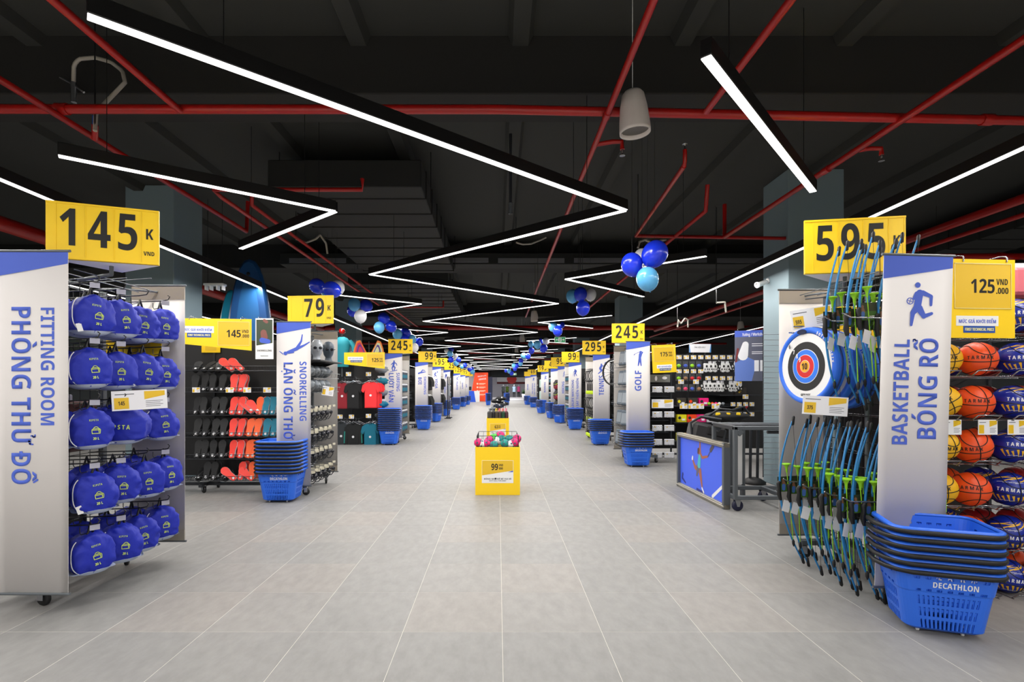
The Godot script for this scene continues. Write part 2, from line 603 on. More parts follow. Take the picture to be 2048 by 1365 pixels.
func mall():
	# the bright mall hall behind the far opening
	var st = S()
	box(st, Vector3(2, -0.1, -67), Vector3(22, 0.2, 21))
	struct("floor_mall", st, mat("mall_floor", Color(0.72, 0.71, 0.72), 0.3))
	st = S()
	box(st, Vector3(2, 3.75, -67), Vector3(22, 0.2, 21))
	struct("ceiling_mall", st, mat("mall_ceiling", Color(0.7, 0.7, 0.72), 0.8))
	st = S()
	box(st, Vector3(2, 1.8, -77.4), Vector3(22, 4.0, 0.2))
	struct("wall_mall", st, mat("mall_wall", Color(0.78, 0.77, 0.80), 0.7))
	st = S()
	box(st, Vector3(-9, 1.8, -67), Vector3(0.2, 4.0, 21))
	struct("wall_mall_left", st, mats.mall_wall)
	st = S()
	box(st, Vector3(13, 1.8, -67), Vector3(0.2, 4.0, 21))
	struct("wall_mall_right", st, mats.mall_wall)
	for k in 2:
		var t = thing("mall_ceiling_light", ["square light panel in the mall ceiling, just past the far doorway", "square light panel in the mall ceiling, deeper behind the far doorway"][k], "ceiling light", Vector3(1.5, 3.62, -61.0 - 8.0 * k), 0.0, "mall ceiling lights")
		st = S()
		cbox(st, Vector3(0, 0.0, 0), Vector3(3.1, 0.06, 3.1), 0.01)
		obj("housing", st, mats.white, t)
		st = S()
		cbox(st, Vector3(0, -0.032, 0), Vector3(3.0, 0.01, 3.0), 0.003)
		obj("diffuser", st, mats.glow, t)
		var l = AreaLight3D.new()
		l.name = "light"
		l.area_size = Vector2(2.9, 2.9)
		l.light_energy = LK * 18.0
		l.shadow_enabled = true
		l.rotation = Vector3(-PI / 2, 0, 0)
		l.position = Vector3(0, -0.045, 0)
		t.add_child(l)
	# shop fittings across the mall, a few pixels each
	var red = mat("shop_red", Color(0.85, 0.10, 0.10), 0.5)
	var t2 = thing("shop_sign", "red rounded shop sign on a white fascia across the mall", "sign", Vector3(2.05, 0, -77.29))
	st = S()
	prism(st, rect2(-2.2, 2.2, 2.2, 3.1), 0.1)
	obj("fascia", st, mats.white, t2)
	st = S()
	prism(st, circ2(Vector2(0.0, 2.62), 0.75, 8), 0.12, Transform3D(), 0.1)
	obj("emblem", st, red, t2)
	st = S()
	box(st, Vector3(0, 2.05, 0.06), Vector3(4.4, 0.3, 0.1))
	obj("awning", st, mat("dark_red", Color(0.4, 0.05, 0.08), 0.6), t2)
	var cl = [[1.35, "olive green jacket", Color(0.35, 0.45, 0.12)], [0.75, "grey coat", Color(0.25, 0.28, 0.28)], [2.25, "pale blue shirt", Color(0.65, 0.75, 0.85)], [3.0, "pink blouse", Color(0.95, 0.35, 0.6)], [7.0, "bright red vest", Color(0.8, 0.1, 0.12)], [7.9, "dark green dress", Color(0.12, 0.32, 0.25)]]
	for k in cl.size():
		var c = cl[k]
		var t = thing("mannequin", "mannequin in a %s in front of the shop across the mall" % c[1], "mannequin", Vector3(c[0], 0, -75.2 + 1.4 * (k % 3)))
		st = S()
		lathe(st, [Vector2(0.16, 0.75), Vector2(0.19, 0.9), Vector2(0.14, 1.15), Vector2(0.2, 1.42), Vector2(0.08, 1.52)], 12, Transform3D(Basis.from_scale(Vector3(1.3, 1, 0.8)), Vector3()))
		obj("top", st, mat("shop_cloth_" + str(k), c[2], 0.8), t)
		st = S()
		for s in [-1, 1]:
			tube(st, [Vector3(s * 0.09, 0.76, 0), Vector3(s * 0.1, 0.4, 0.01), Vector3(s * 0.1, 0.0, 0)], [0.09, 0.06, 0.045], 8)
		obj("legs", st, mats.dark_cloth, t)
		st = S()
		ball(st, Vector3(0, 1.66, 0), Vector3(0.085, 0.12, 0.1), 10, 8)
		obj("head", st, mats.white, t)
	var t3 = thing("planter", "white tub with a green shrub in the mall behind the doorway", "planter", Vector3(3.6, 0, -70))
	st = S()
	lathe(st, [Vector2(0.3, 0), Vector2(0.4, 0.5), Vector2(0.36, 0.5), Vector2(0.34, 0.45)], 14)
	obj("tub", st, mats.white, t3)
	st = S()
	for k in 40:
		var p = Vector3(rng.randfn() * 0.17, 0.75 + rng.randfn() * 0.13, rng.randfn() * 0.17)
		ball(st, p, Vector3(0.1, 0.05, 0.1), 6, 4)
	obj("foliage", st, mat("leaf", Color(0.16, 0.30, 0.10), 0.7), t3)
	# service desk: orange board, blue and white counter, dark pillar
	var ob = thing("information_board", "tall slanted orange board with white lettering beside the far doorway", "board", Vector3(0, 0, -52.0))
	st = S()
	prism(st, [Vector2(PX(940, 52), 0.02), Vector2(PX(976, 52), 0.02), Vector2(PX(976, 52), 2.9), Vector2(PX(950, 52), 2.9)], 0.12)
	obj("panel", st, mat("orange_board", Color(0.93, 0.27, 0.06), 0.6), ob)
	txt(ob, "DECATHLON", 0.13, mats.white, Vector3(PX(964, 52), 2.55, 0.122), 0.12, 0.8)
	txt(ob, "SERVICES", 0.15, mats.white, Vector3(PX(965, 52), 2.25, 0.122), 0.12, 0.8)
	for k in 4:
		st = S()
		prism(st, circ2(Vector2(PX(955, 52), 1.78 - k * 0.36), 0.09, 10), 0.004, Transform3D(), 0.12)
		prism(st, rect2(PX(958, 52), 1.76 - k * 0.36, PX(971, 52), 1.83 - k * 0.36), 0.004, Transform3D(), 0.12)
		prism(st, rect2(PX(958, 52), 1.68 - k * 0.36, PX(968, 52), 1.71 - k * 0.36), 0.004, Transform3D(), 0.12)
		obj("lettering", st, mat("pale_orange", Color(0.98, 0.78, 0.68), 0.6), ob)
	var ct = thing("service_counter", "blue and white service counter standing before the orange board", "counter", Vector3(0, 0, -50.3))
	st = S()
	prism(st, [Vector2(PX(936.5, 50), 0.0), Vector2(PX(951.5, 50), 0.0), Vector2(PX(948, 50), 1.07), Vector2(PX(936.5, 50), 1.07)], 0.3)
	obj("blue_front", st, mat("desk_blue", Color(0.12, 0.33, 0.85), 0.5), ct)
	st = S()
	prism(st, [Vector2(PX(951.6, 50), 0.0), Vector2(PX(959, 50), 0.0), Vector2(PX(959, 50), 1.07), Vector2(PX(948.1, 50), 1.07)], 0.3)
	obj("white_front", st, mats.white, ct)
	st = S()
	cbox(st, Vector3(PX(938.5, 50), 1.32, 0.1), Vector3(0.4, 0.35, 0.05), 0.01)
	obj("monitor", st, mats.black_rubber, ct)
	st = S()
	cbox(st, Vector3(PX(980.5, 54), 1.25, -54), Vector3(0.45, 2.5, 0.3), 0.01)
	var dp = obj("doorway_pillar", st, mat("navy", Color(0.16, 0.2, 0.32), 0.6))
	tag(dp, "dark navy pillar beside the far doorway, next to the orange board", "pillar")
	st = S()
	box(st, Vector3(PX(943, 55), 1.5, -55.6), Vector3(1.9, 3.0, 0.1))
	tag(obj("pale_partition", st, mats.mall_wall), "pale grey partition behind the service counter and orange board", "partition")
	for k in 2:
		st = S()
		var pt = thing("planter_box", ["grey planter box on the mall floor behind the doorway", "grey waste bin on the mall floor behind the doorway"][k], "box", Vector3(4.6 + k * 1.6, 0, -64 + k))
		cbox(st, Vector3(0, 0.35, 0), Vector3(0.45, 0.7, 0.45), 0.02)
		obj("body", st, mat("bin_grey", Color(0.35, 0.36, 0.45), 0.5), pt)
		st = S()
		cbox(st, Vector3(0, 0.72, 0), Vector3(0.5, 0.05, 0.5), 0.01)
		obj("rim", st, mats.steel_grey, pt)

# ------------------------------------------------------------------ overhead
func pipe(label, segs, r, heads = []):
	var t = thing("sprinkler_pipe", label, "pipe")
	var st = S()
	tube(st, segs, r, 10)
	obj("pipe", st, mats.red_pipe, t)
	for k in range(1, segs.size()):
		var q = segs[k] - segs[k - 1]
		if q.length() > 3.0:
			st = S()
			for f in [0.33, 0.71]:
				var c = segs[k - 1] + q * f
				tube(st, [c - q.normalized() * 0.045, c + q.normalized() * 0.045], r * 1.25, 10)
			obj("coupling", st, mats.red_pipe, t)
	for h in heads:                  # a branch to a sprinkler head
		st = S()
		tube(st, h, 0.021, 8)
		obj("branch", st, mats.red_pipe, t)
		var e = h[-1]
		st = S()
		var up = 1.0 if e.y > h[-2].y else -1.0
		lathe(st, [Vector2(0.012, 0), Vector2(0.012, 0.02 * up), Vector2(0.008, 0.03 * up), Vector2(0.008, 0.05 * up), Vector2(0.026, 0.052 * up), Vector2(0.026, 0.056 * up)], 10, Transform3D(Basis(), e))
		obj("sprinkler_head", st, mats.chrome, t)
	return t

func pipes():
	var Y = EYE + 2.16
	pipe("red sprinkler main crossing above the white pendant speaker, behind the first zigzag leg", [Vector3(-12, Y + 0.06, -4.12), Vector3(0, Y + 0.06, -4.14), Vector3(12, Y - 0.11, -4.3)], 0.036)
	pipe("long red sprinkler pipe passing close beside the white pendant speaker down the aisle", [Vector3(0.88, Y, 0.5), Vector3(0.86, Y, -6), Vector3(0.86, Y, -16)], 0.024, [[Vector3(0.86, Y, -4.62), Vector3(1.02, Y + 0.02, -4.6), Vector3(1.1, Y + 0.02, -4.6), Vector3(1.105, Y - 0.05, -4.6)]])
	pipe("short red branch pipe meeting the sprinkler main above the lone oblique light strip", [Vector3(1.65, Y + 0.02, 0.5), Vector3(1.65, Y + 0.02, -4.1)], 0.026)
	pipe("red sprinkler pipe passing over the far end of the lone oblique light strip", [Vector3(3.24, Y - 0.02, 0.5), Vector3(3.24, Y - 0.02, -7.4), Vector3(3.24, Y + 0.45, -7.4)], 0.028, [[Vector3(3.24, Y, -4.75), Vector3(3.4, Y + 0.02, -4.73), Vector3(3.5, Y + 0.02, -4.73), Vector3(3.505, Y - 0.04, -4.73)]])
	pipe("red branch pipe meeting the sprinkler main beside the start of the central zigzag", [Vector3(-2.52, Y + 0.03, 0.5), Vector3(-2.52, Y + 0.03, -4.1)], 0.026)
	pipe("red sprinkler pipe running above the 145K sign and the first arrow light", [Vector3(-3.5, Y, 0.5), Vector3(-3.5, Y, -7.2), Vector3(-3.48, Y + 0.42, -7.2)], 0.026)
	pipe("red pipe from a sprinkler riser down to the corner above the blue balloon trio", [Vector3(1.87, Y + 0.06, -5.2), Vector3(1.97, Y, -7.4), Vector3(4.9, Y - 0.02, -7.5)], 0.026, [[Vector3(1.87, Y + 0.06, -5.2), Vector3(1.86, Y + 0.08, -5.15), Vector3(1.86, Y + 0.2, -5.15)]])
	pipe("red sprinkler pipe passing behind the blue balloon trio", [Vector3(2.55, Y + 0.3, -6.3), Vector3(2.55, Y, -6.35), Vector3(2.48, Y, -15)], 0.026)
	pipe("red sprinkler pipe passing over the blue paddle board, outer of the pair", [Vector3(-1.5, Y + 0.14, -5.72), Vector3(-1.5, Y + 0.02, -5.72), Vector3(-3.15, Y + 0.02, -5.72), Vector3(-3.15, Y, -5.9), Vector3(-3.15, Y, -20.6)], 0.024)
	pipe("red sprinkler pipe passing over the blue paddle board, inner of the pair", [Vector3(-2.95, Y + 0.25, -6.2), Vector3(-2.95, Y + 0.02, -6.2), Vector3(-2.92, Y + 0.02, -20.6)], 0.024)
	pipe("thick red header pipe crossing the whole shop beyond the balloons", [Vector3(-13, 3.84, -20.7), Vector3(13, 3.84, -20.7)], 0.095)
	pipe("thick red pipe running down the shop behind the bag rack banner", [Vector3(-7.0, 3.78, -2), Vector3(-7.0, 3.78, -20.6)], 0.11)
	pipe("red pipe running down the shop high over the basketball shelves, upper of two", [Vector3(6.25, 3.72, -2), Vector3(6.25, 3.72, -20.6)], 0.06)
	pipe("red pipe running down the shop high over the basketball shelves, lower of two", [Vector3(6.05, 3.46, -2), Vector3(6.05, 3.46, -20.6)], 0.03)
	pipe("red cross pipe over the basketball shelves behind the 595 sign", [Vector3(4.95, 3.35, -7.5), Vector3(12, 3.4, -7.5)], 0.05)
	for k in 3:
		pipe("thin red sprinkler pipe crossing the shop, %s beyond the thick header" % ORD[k], [Vector3(-12, 3.75, -27.2 - 7.6 * k), Vector3(12, 3.75, -27.2 - 7.6 * k)], 0.05)
	pipe("red sprinkler pipe above the far end of the arrow lights with an upright riser", [Vector3(-2.6, Y + 0.02, -14.2), Vector3(-1.55, Y + 0.02, -14.2), Vector3(-1.5, Y + 0.02, -14.2), Vector3(-1.5, Y + 0.2, -14.2)], 0.022)

func overhead():
	# pendant loudspeakers in a line
	var proto
	var spots = [[1.06, 4.0, "large"], [1.1, 15.5, "small"], [1.06, 22.5, ""], [1.08, 30.0, ""], [1.06, 36.0, ""], [8.45, 18.0, ""]]
	var names = ["white pendant loudspeaker hanging large over the aisle beside the red pipe", "white pendant loudspeaker hanging beside the second zigzag corner, next beyond the large one", "white pendant loudspeaker third down the line over the aisle", "white pendant loudspeaker fourth down the line over the aisle", "white pendant loudspeaker last down the line over the aisle", "white pendant loudspeaker hanging above the workshop poster"]
	for k in spots.size():
		var y = 3.44
		var at = Vector3(spots[k][0], y, -spots[k][1])
		var turn = 0.3
		if k == 0:
			proto = thing("pendant_speaker", names[0], "loudspeaker", at, turn, "pendant loudspeakers")
			var st = S()
			var tilt = Transform3D(Basis(Vector3(0, 0, 1), 0.07), Vector3())
			lathe(st, [Vector2(0.02, 0.322), Vector2(0.065, 0.316), Vector2(0.084, 0.292), Vector2(0.102, 0.2), Vector2(0.113, 0.1), Vector2(0.118, 0.025), Vector2(0.117, 0.0), Vector2(0.110, 0.001), Vector2(0.106, 0.03)], 28, tilt)
			obj("shell", st, mat("speaker_white", Color(0.80, 0.77, 0.75), 0.6), proto)
			st = S()
			lathe(st, [Vector2(0.105, 0.03), Vector2(0.06, 0.034), Vector2(0.001, 0.034)], 28, tilt)
			obj("grille", st, mat("grille_white", Color(0.72, 0.70, 0.68), 0.7), proto)
			st = S()
			tube(st, [Vector3(-0.023, 0.318, 0), Vector3(-0.023, 1.158, 0)], 0.003, 5)
			obj("cable", st, mats.white, proto)
		else:
			dup(proto, "pendant_speaker", names[k], at, turn)
	# exit signs
	var green = mat("exit_green", Color(0.03, 0.45, 0.25), 0.5)
	green.emission_enabled = true
	green.emission = Color(0.02, 0.50, 0.28)
	green.emission_energy_multiplier = 0.6
	for k in 2:
		var d = [16.0, 45.0][k]
		var t = thing("exit_sign", ["green exit sign with white running figure and arrow hanging near the balloons", "small green exit sign hanging before the far doorway"][k], "exit sign", Vector3(PX([1120, 1029][k], d), PY([680, 749][k], d), -d))
		var st = S()
		cbox(st, Vector3(), Vector3(0.34, 0.18, 0.03), 0.004)
		obj("case", st, mats.white, t)
		st = S()
		prism(st, rect2(-0.158, -0.078, 0.158, 0.078), 0.003, Transform3D(), 0.015)
		obj("panel", st, green, t)
		st = S()
		prism(st, rect2(-0.055, -0.06, 0.045, 0.06), 0.002, Transform3D(), 0.018)
		for s in [-1, 1]:
			prism(st, [Vector2(0.14 * s, 0), Vector2(0.10 * s, 0.035), Vector2(0.10 * s, 0.012), Vector2(0.06 * s, 0.012), Vector2(0.06 * s, -0.012), Vector2(0.10 * s, -0.012), Vector2(0.10 * s, -0.035)], 0.002, Transform3D(), 0.018)
		obj("white_symbol", st, mats.white, t)
		st = S()
		prism(st, limb2(Vector2(0.005, 0.03), 0.009, Vector2(-0.005, -0.005), 0.01), 0.001, Transform3D(), 0.0201)
		prism(st, limb2(Vector2(-0.005, -0.01), 0.008, Vector2(-0.025, -0.045), 0.006), 0.001, Transform3D(), 0.0201)
		prism(st, limb2(Vector2(-0.002, -0.01), 0.008, Vector2(0.022, -0.035), 0.006), 0.001, Transform3D(), 0.0201)
		prism(st, circ2(Vector2(0.012, 0.046), 0.01, 10), 0.001, Transform3D(), 0.0201)
		obj("running_figure", st, green, t)
		st = S()
		for s in [-0.13, 0.13]:
			tube(st, [Vector3(s, 0.088, 0), Vector3(s, 4.6 - t.position.y, 0)], 0.004, 5)
		obj("hanger", st, mats.black_wire, t)
	# surveillance camera on the blue-grey column
	var t = thing("security_camera", "white bullet security camera mounted on the blue-grey column", "camera", Vector3(4.14, PY(566, 8.1), -7.95))
	var st = S()
	lathe(st, [Vector2(0.001, -0.1), Vector2(0.03, -0.1), Vector2(0.036, -0.09), Vector2(0.038, 0.07), Vector2(0.046, 0.075), Vector2(0.046, 0.1), Vector2(0.032, 0.1), Vector2(0.03, 0.085)], 14, Transform3D(Basis(Vector3(0.3, 0, 1).normalized(), 1.9), Vector3(-0.11, -0.05, 0.04)))
	obj("body", st, mats.white, t)
	st = S()
	tube(st, [Vector3(-0.1, -0.06, 0.03), Vector3(-0.05, -0.02, 0.02), Vector3(0.0, 0.0, 0)], 0.016, 8)
	lathe(st, [Vector2(0.04, -0.015), Vector2(0.045, 0.0), Vector2(0.03, 0.015)], 12, Transform3D(Basis(Vector3(0, 0, 1), PI / 2), Vector3(0.0, 0, 0)))
	obj("bracket", st, mats.white, t)
	# ducts
	var dn = ["flat black air duct above the second zigzag leg", "flat black air duct above the left row of balloons", "flat black air duct high over the basketball shelves"]
	var dd = [[-1.9, 4.12, 6.4, 11.2, 1.9], [-2.4, 4.1, 12.4, 19.1, 2.4], [8.6, 4.1, 3.0, 11.2, 1.2]]
	for k in 3:
		var q = dd[k]
		t = thing("air_duct", ["flat black air duct above the second zigzag leg", "flat black air duct beyond the foil-wrapped duct", "flat black air duct high over the basketball shelves"][k], "duct", Vector3(q[0], q[1], -(q[2] + q[3]) / 2))
		st = S()
		cbox(st, Vector3(), Vector3(q[4], 0.34, q[3] - q[2]), 0.01)
		obj("duct", st, mats.duct_black, t)
		st = S()
		var z = -(q[3] - q[2]) / 2 + 0.2
		while z < (q[3] - q[2]) / 2:
			box(st, Vector3(0, 0, z), Vector3(q[4] + 0.03, 0.365, 0.03))
			z += 0.6
		obj("flange", st, mats.beam_black, t)
		st = S()
		for s in [-1, 1]:
			for s2 in [-0.4, 0.4]:
				tube(st, [Vector3(q[4] * 0.53 * s, -0.2, s2 * (q[3] - q[2])), Vector3(q[4] * 0.53 * s, 4.62 - q[1], s2 * (q[3] - q[2]))], 0.006, 5)
		obj("hanger", st, mats.black_wire, t)
	t = thing("foil_duct", "long black duct with a silver foil-taped edge crossing the shop beneath a beam", "duct", Vector3(0.9, 4.16, -11.1))
	st = S()
	cbox(st, Vector3(0, 0.02, 0), Vector3(11.0, 0.24, 0.4), 0.01)
	obj("duct", st, mats.duct_black, t)
	var foil = mat("foil", Color(0.55, 0.55, 0.57), 0.35, 0.7)
	for k in 7:
		st = S()
		cbox(st, Vector3(-4.7 + 1.5 * k, -0.02 + 0.004 * (k % 3), 0.201), Vector3(1.2 + 0.2 * (k % 2), 0.1, 0.006), 0.002)
		obj("foil_strip", st, foil, t)
	st = S()
	for s in [-4.8, 0.0, 4.8]:
		tube(st, [Vector3(s, 0.13, 0), Vector3(s, 0.46, 0)], 0.008, 6)
	obj("hanger", st, mats.black_wire, t)
	# flexible hoses and conduit
	var hose_mat = mat("hose_grey", Color(0.62, 0.60, 0.56), 0.5)
	var hoses = [[[[190, 262], [192, 225], [205, 212], [228, 188], [250, 165], [245, 142], [222, 124], [190, 115], [158, 118], [148, 130], [147, 165], [148, 200]], 4.2, "white flexible sprinkler hose looping over the red pipes at the front"],
		[[[592, 478], [612, 486], [632, 478], [640, 470], [652, 487], [655, 508]], 8.0, "short pale cable curl above the blue paddle board"],
		[[[1276, 496], [1279, 484], [1290, 480], [1310, 488], [1322, 481], [1332, 480]], 7.6, "pale flexible hose above the blue balloon trio"],
		[[[1433, 606], [1450, 605], [1452, 625]], 9.0, "pale cable hook above the golf display"],
		[[[1355, 655], [1356, 640], [1362, 648], [1370, 637], [1376, 640], [1376, 655]], 11.0, "pale cable squiggle above the golf gloves"],
		[[[1032, 485], [1045, 489], [1062, 488], [1080, 481], [1092, 475]], 9.5, "pale flexible hose behind the third zigzag leg"],
		[[[1160, 545], [1150, 542], [1143, 548], [1147, 565]], 10.5, "pale hose hook beside the arrow light near the balloons"]]
	for h in hoses:
		var pts = []
		for i in h[0].size():
			pts.append(PT(h[0][i][0], h[0][i][1], h[1] + 0.03 * i))
		var cv = Curve3D.new()
		for i in pts.size():
			var tg = (pts[mini(i + 1, pts.size() - 1)] - pts[maxi(i - 1, 0)]) / 6.0
			cv.add_point(pts[i], -tg, tg)
		var sm = []
		for i in 41:
			sm.append(cv.sample_baked(cv.get_baked_length() * i / 40.0))
		t = thing("flexible_hose", h[2], "hose")
		st = S()
		tube(st, sm, 0.016, 8)
		obj("hose", st, hose_mat, t)
		if h[1] == 4.2:
			st = S()
			tube(st, [PT(190, 232, 4.28), PT(190, 250, 4.3)], 0.02, 8)
			obj("blue_collar", st, mat("collar_blue", Color(0.1, 0.3, 0.6), 0.5), t)
			st = S()
			tube(st, [PT(190, 250, 4.3), PT(190, 278, 4.4)], 0.024, 8)
			obj("red_tee", st, mats.red_pipe, t)
			st = S()
			tube(st, [PT(147, 165, 4.5), PT(148, 205, 4.5)], 0.022, 8)
			tube(st, [PT(120, 155, 4.5), PT(145, 168, 4.5), PT(168, 185, 4.5)], 0.01, 6)
			obj("bracket", st, mats.chrome, t)
		st = S()
		tube(st, [sm[0], Vector3(sm[0].x, 4.62, sm[0].z)], 0.006, 5)
		obj("hanger", st, mats.black_wire, t)
	# threaded rods and dark conduits under the deck
	t = thing("conduit", "thin grey conduit dropping from the deck behind the first zigzag leg", "conduit", Vector3(0.15, 0, -6.2))
	st = S()
	tube(st, [Vector3(0, 4.6, 0), Vector3(0, 3.55, 0)], 0.018, 8)
	obj("conduit", st, mats.steel_dark, t)
	st = S()
	tube(st, [Vector3(0, 3.68, 0), Vector3(0, 3.55, 0)], 0.026, 8)
	obj("coupling", st, mats.steel_grey, t)
	t = thing("hanging_bracket", "white bracket board hanging by wires beside the blue paddle board", "bracket", PT(430, 570, 8.6))
	st = S()
	cbox(st, Vector3(), Vector3(0.33, 0.035, 0.12), 0.004)
	for s in [-0.14, -0.06, 0.05, 0.14]:
		box(st, Vector3(s, -0.05, 0), Vector3(0.014, 0.08, 0.1))
	obj("board", st, mats.white, t)
	st = S()
	for s in [-0.12, 0.12]:
		tube(st, [Vector3(s, 0.015, 0), Vector3(s, 4.6 - t.position.y, 0)], 0.004, 5)
	obj("wire", st, mats.black_wire, t)

func balloons():
	var cols = {"blue": Color(0.10, 0.20, 0.80), "pale": Color(0.36, 0.66, 0.86), "white": Color(0.86, 0.86, 0.88)}
	var word = {"blue": "royal blue", "pale": "pale blue", "white": "white"}
	var src = {}
	var st = S()
	var prof = []
	for i in 19:
		var a = -PI / 2 + PI * i / 18.0
		prof.append(Vector2(maxf(cos(a), 0.0) * (1.0 - 0.07 * (1.0 - sin(a)) * 0.5) + 0.0005, sin(a) * 1.1))
	lathe(st, prof, 26)
	var bm = M(st)
	st = S()
	lathe(st, [Vector2(0.02, 0), Vector2(0.075, -0.09), Vector2(0.09, -0.1), Vector2(0.03, -0.06)], 10, Transform3D(Basis(), Vector3(0, -1.08, 0)))
	var km = M(st)
	# u, v, radius in photo pixels, distance, colour, tilt
	var L = [
		[1264, 530, 22, 5.65, "blue", 0.2, "beside the red pipe, lower dark one of the trio"], [1309, 509, 26, 5.55, "blue", -0.5, "largest of the trio beside the red pipe"], [1295, 559, 22.5, 5.5, "pale", 0.2, "at the bottom of the trio beside the red pipe"], [1284, 516, 17, 5.9, "white", 0, "half hidden behind the trio beside the red pipe"],
		[1145, 593, 13, 10.1, "pale", 0, "in the cluster under the short arrow light"], [1161, 589, 13.5, 9.95, "blue", 0, "in the cluster under the short arrow light, upper one"], [1181, 590, 12, 10.15, "white", 0, "in the cluster under the short arrow light"], [1166, 617, 14, 10, "blue", 0, "lowest of the cluster under the short arrow light"],
		[1106, 654, 9.5, 14, "pale", 0, "just above the green exit sign"], [1105, 647, 8, 14.3, "white", 0, "peeping out above the green exit sign"], [1121, 650, 8, 14.3, "blue", 1.2, "upper one just above the green exit sign"], [1115.5, 663, 9.8, 13.8, "blue", 0, "touching the green exit sign from above"],
		[1092, 683, 7, 18.6, "white", -0.3, "in the garland beside the green exit sign"], [1075, 690, 7.8, 18.4, "pale", 0, "in the garland beside the green exit sign"], [1087.5, 697.5, 7.8, 18.2, "blue", -0.4, "lowest of the garland beside the green exit sign"], [1083, 682, 6, 18.9, "blue", 0, "upper one in the garland beside the green exit sign"], [1062, 689, 6, 19, "pale", 0, "at the end of the garland beside the exit sign"], [1063, 702, 6.2, 19, "blue", 0, "at the lower end of the garland beside the exit sign"],
		[1047, 712.5, 6, 25, "pale", 0, "sixth cluster of the tennis side garland"], [1055.5, 713, 6, 25, "blue", 0.4, "sixth cluster of the tennis side garland"], [1051, 718, 4, 25.3, "white", 0, "sixth cluster of the tennis side garland"],
		[1042, 722, 5, 29, "blue", 0, "seventh cluster of the tennis side garland, upper"], [1041, 728, 4.6, 29, "pale", 0, "seventh cluster of the tennis side garland"], [1028, 732, 4.6, 34, "pale", 0, "eighth cluster of the tennis side garland"], [1034, 732, 4.6, 34, "blue", 0, "eighth cluster of the tennis side garland, upper"], [1030, 738, 4.6, 34, "blue", 0, "eighth cluster of the tennis side garland, lower"], [1018.5, 743, 4.4, 43, "pale", 0, "last cluster of the tennis side garland"], [1023, 747, 4.4, 43, "blue", 0, "last cluster of the tennis side garland, lower"], [1012, 742, 3.6, 44, "blue", 0, "last cluster of the tennis side garland, upper"],
		[635, 573, 15.5, 8.2, "blue", 0.9, "right above the 79K sign, outer dark one"], [664, 580, 17, 8.0, "blue", 1.2, "right above the 79K sign, inner dark one"], [674, 577, 15, 8.3, "white", -0.3, "right above the 79K sign"], [655, 590, 11, 8.3, "pale", 0, "peeping out above the 79K sign"],
		[708.6, 609.5, 12.5, 11, "pale", 0, "in the cluster of four past the 79K sign"], [732, 611.5, 12.5, 11.1, "blue", 1.1, "in the cluster of four past the 79K sign, upper"], [705, 622, 11, 11.3, "blue", 0, "in the cluster of four past the 79K sign, hidden one"], [721, 633.5, 12.5, 10.8, "white", 0, "lowest of the cluster of four past the 79K sign"],
		[768, 637, 11.5, 12.5, "blue", 0.8, "upper one of the trio above the surf gondola"], [758.5, 655.5, 11, 12.4, "pale", 0, "lower one of the trio above the surf gondola"], [782, 653.5, 11.3, 12.6, "blue", 0.5, "inner one of the trio above the surf gondola"],
		[795, 669, 10, 15, "pale", 0, "behind the surfing sign, upper cluster"], [811, 666, 9.5, 15.2, "blue", 1.2, "behind the surfing sign, upper cluster"], [817, 671, 8, 15.4, "white", 0, "behind the surfing sign, upper cluster"], [809, 679, 9, 15.1, "blue", 0.8, "behind the surfing sign, lower one"], [824, 679, 9, 15.3, "pale", 0, "behind the surfing sign, lower cluster"], [839, 684, 8, 15.5, "blue", 0, "behind the surfing sign, innermost"], [829, 696, 8.5, 15, "white", 0, "behind the surfing sign, lowest"],
		[893, 702, 5, 24, "white", 0, "in the cluster over the yoga row"], [902, 699, 5.5, 24.2, "blue", 1.3, "in the cluster over the yoga row, upper"], [900, 708, 6.2, 24, "pale", 0, "in the cluster over the yoga row"], [911, 713, 5, 24.5, "white", 0, "inner one in the cluster over the yoga row"], [902, 720, 5.8, 23.8, "blue", 0, "in the cluster over the yoga row, lower"], [917, 720, 5.4, 25, "blue", 0.6, "in the cluster over the yoga row, inner"], [912, 727, 5.5, 25.5, "pale", 0, "in the cluster over the yoga row, lowest"],
		[930, 731, 4.6, 34, "blue", 0, "seventh cluster of the yoga side garland"], [924, 734, 4, 34, "pale", 0, "seventh cluster of the yoga side garland"], [939, 732, 4.2, 35, "white", 0, "seventh cluster of the yoga side garland"], [939, 739, 4.8, 36, "blue", 0, "last cluster of the yoga side garland"], [945, 744, 4.8, 38, "pale", 0, "last cluster of the yoga side garland"], [944, 738, 4, 38, "blue", 0, "last cluster of the yoga side garland, upper"]]
	for q in L:
		var r = q[2] * q[3] / F
		var label = "%s balloon %s" % [word[q[4]], q[6]]
		var t = thing("balloon", label, "balloon", PT(q[0], q[1], q[3]), 0.0, "party balloons over the aisle")
		if not mats.has("balloon_" + q[4]):
			var m = mat("balloon_" + q[4], cols[q[4]], 0.22)
			m.metallic_specular = 0.5
		var xf = Transform3D(Basis(Vector3(0, 0, 1), q[5]) * Basis.from_scale(Vector3(r, r, r)), Vector3())
		obj("skin", bm, mats["balloon_" + q[4]], t, xf)
		obj("knot", km, mats["balloon_" + q[4]], t, xf)
		st = S()
		tube(st, [Vector3(0, r * 0.9, 0), Vector3(0, 4.6 - t.position.y, 0)], 0.0015, 4, false)
		obj("string", st, mats.black_wire, t)

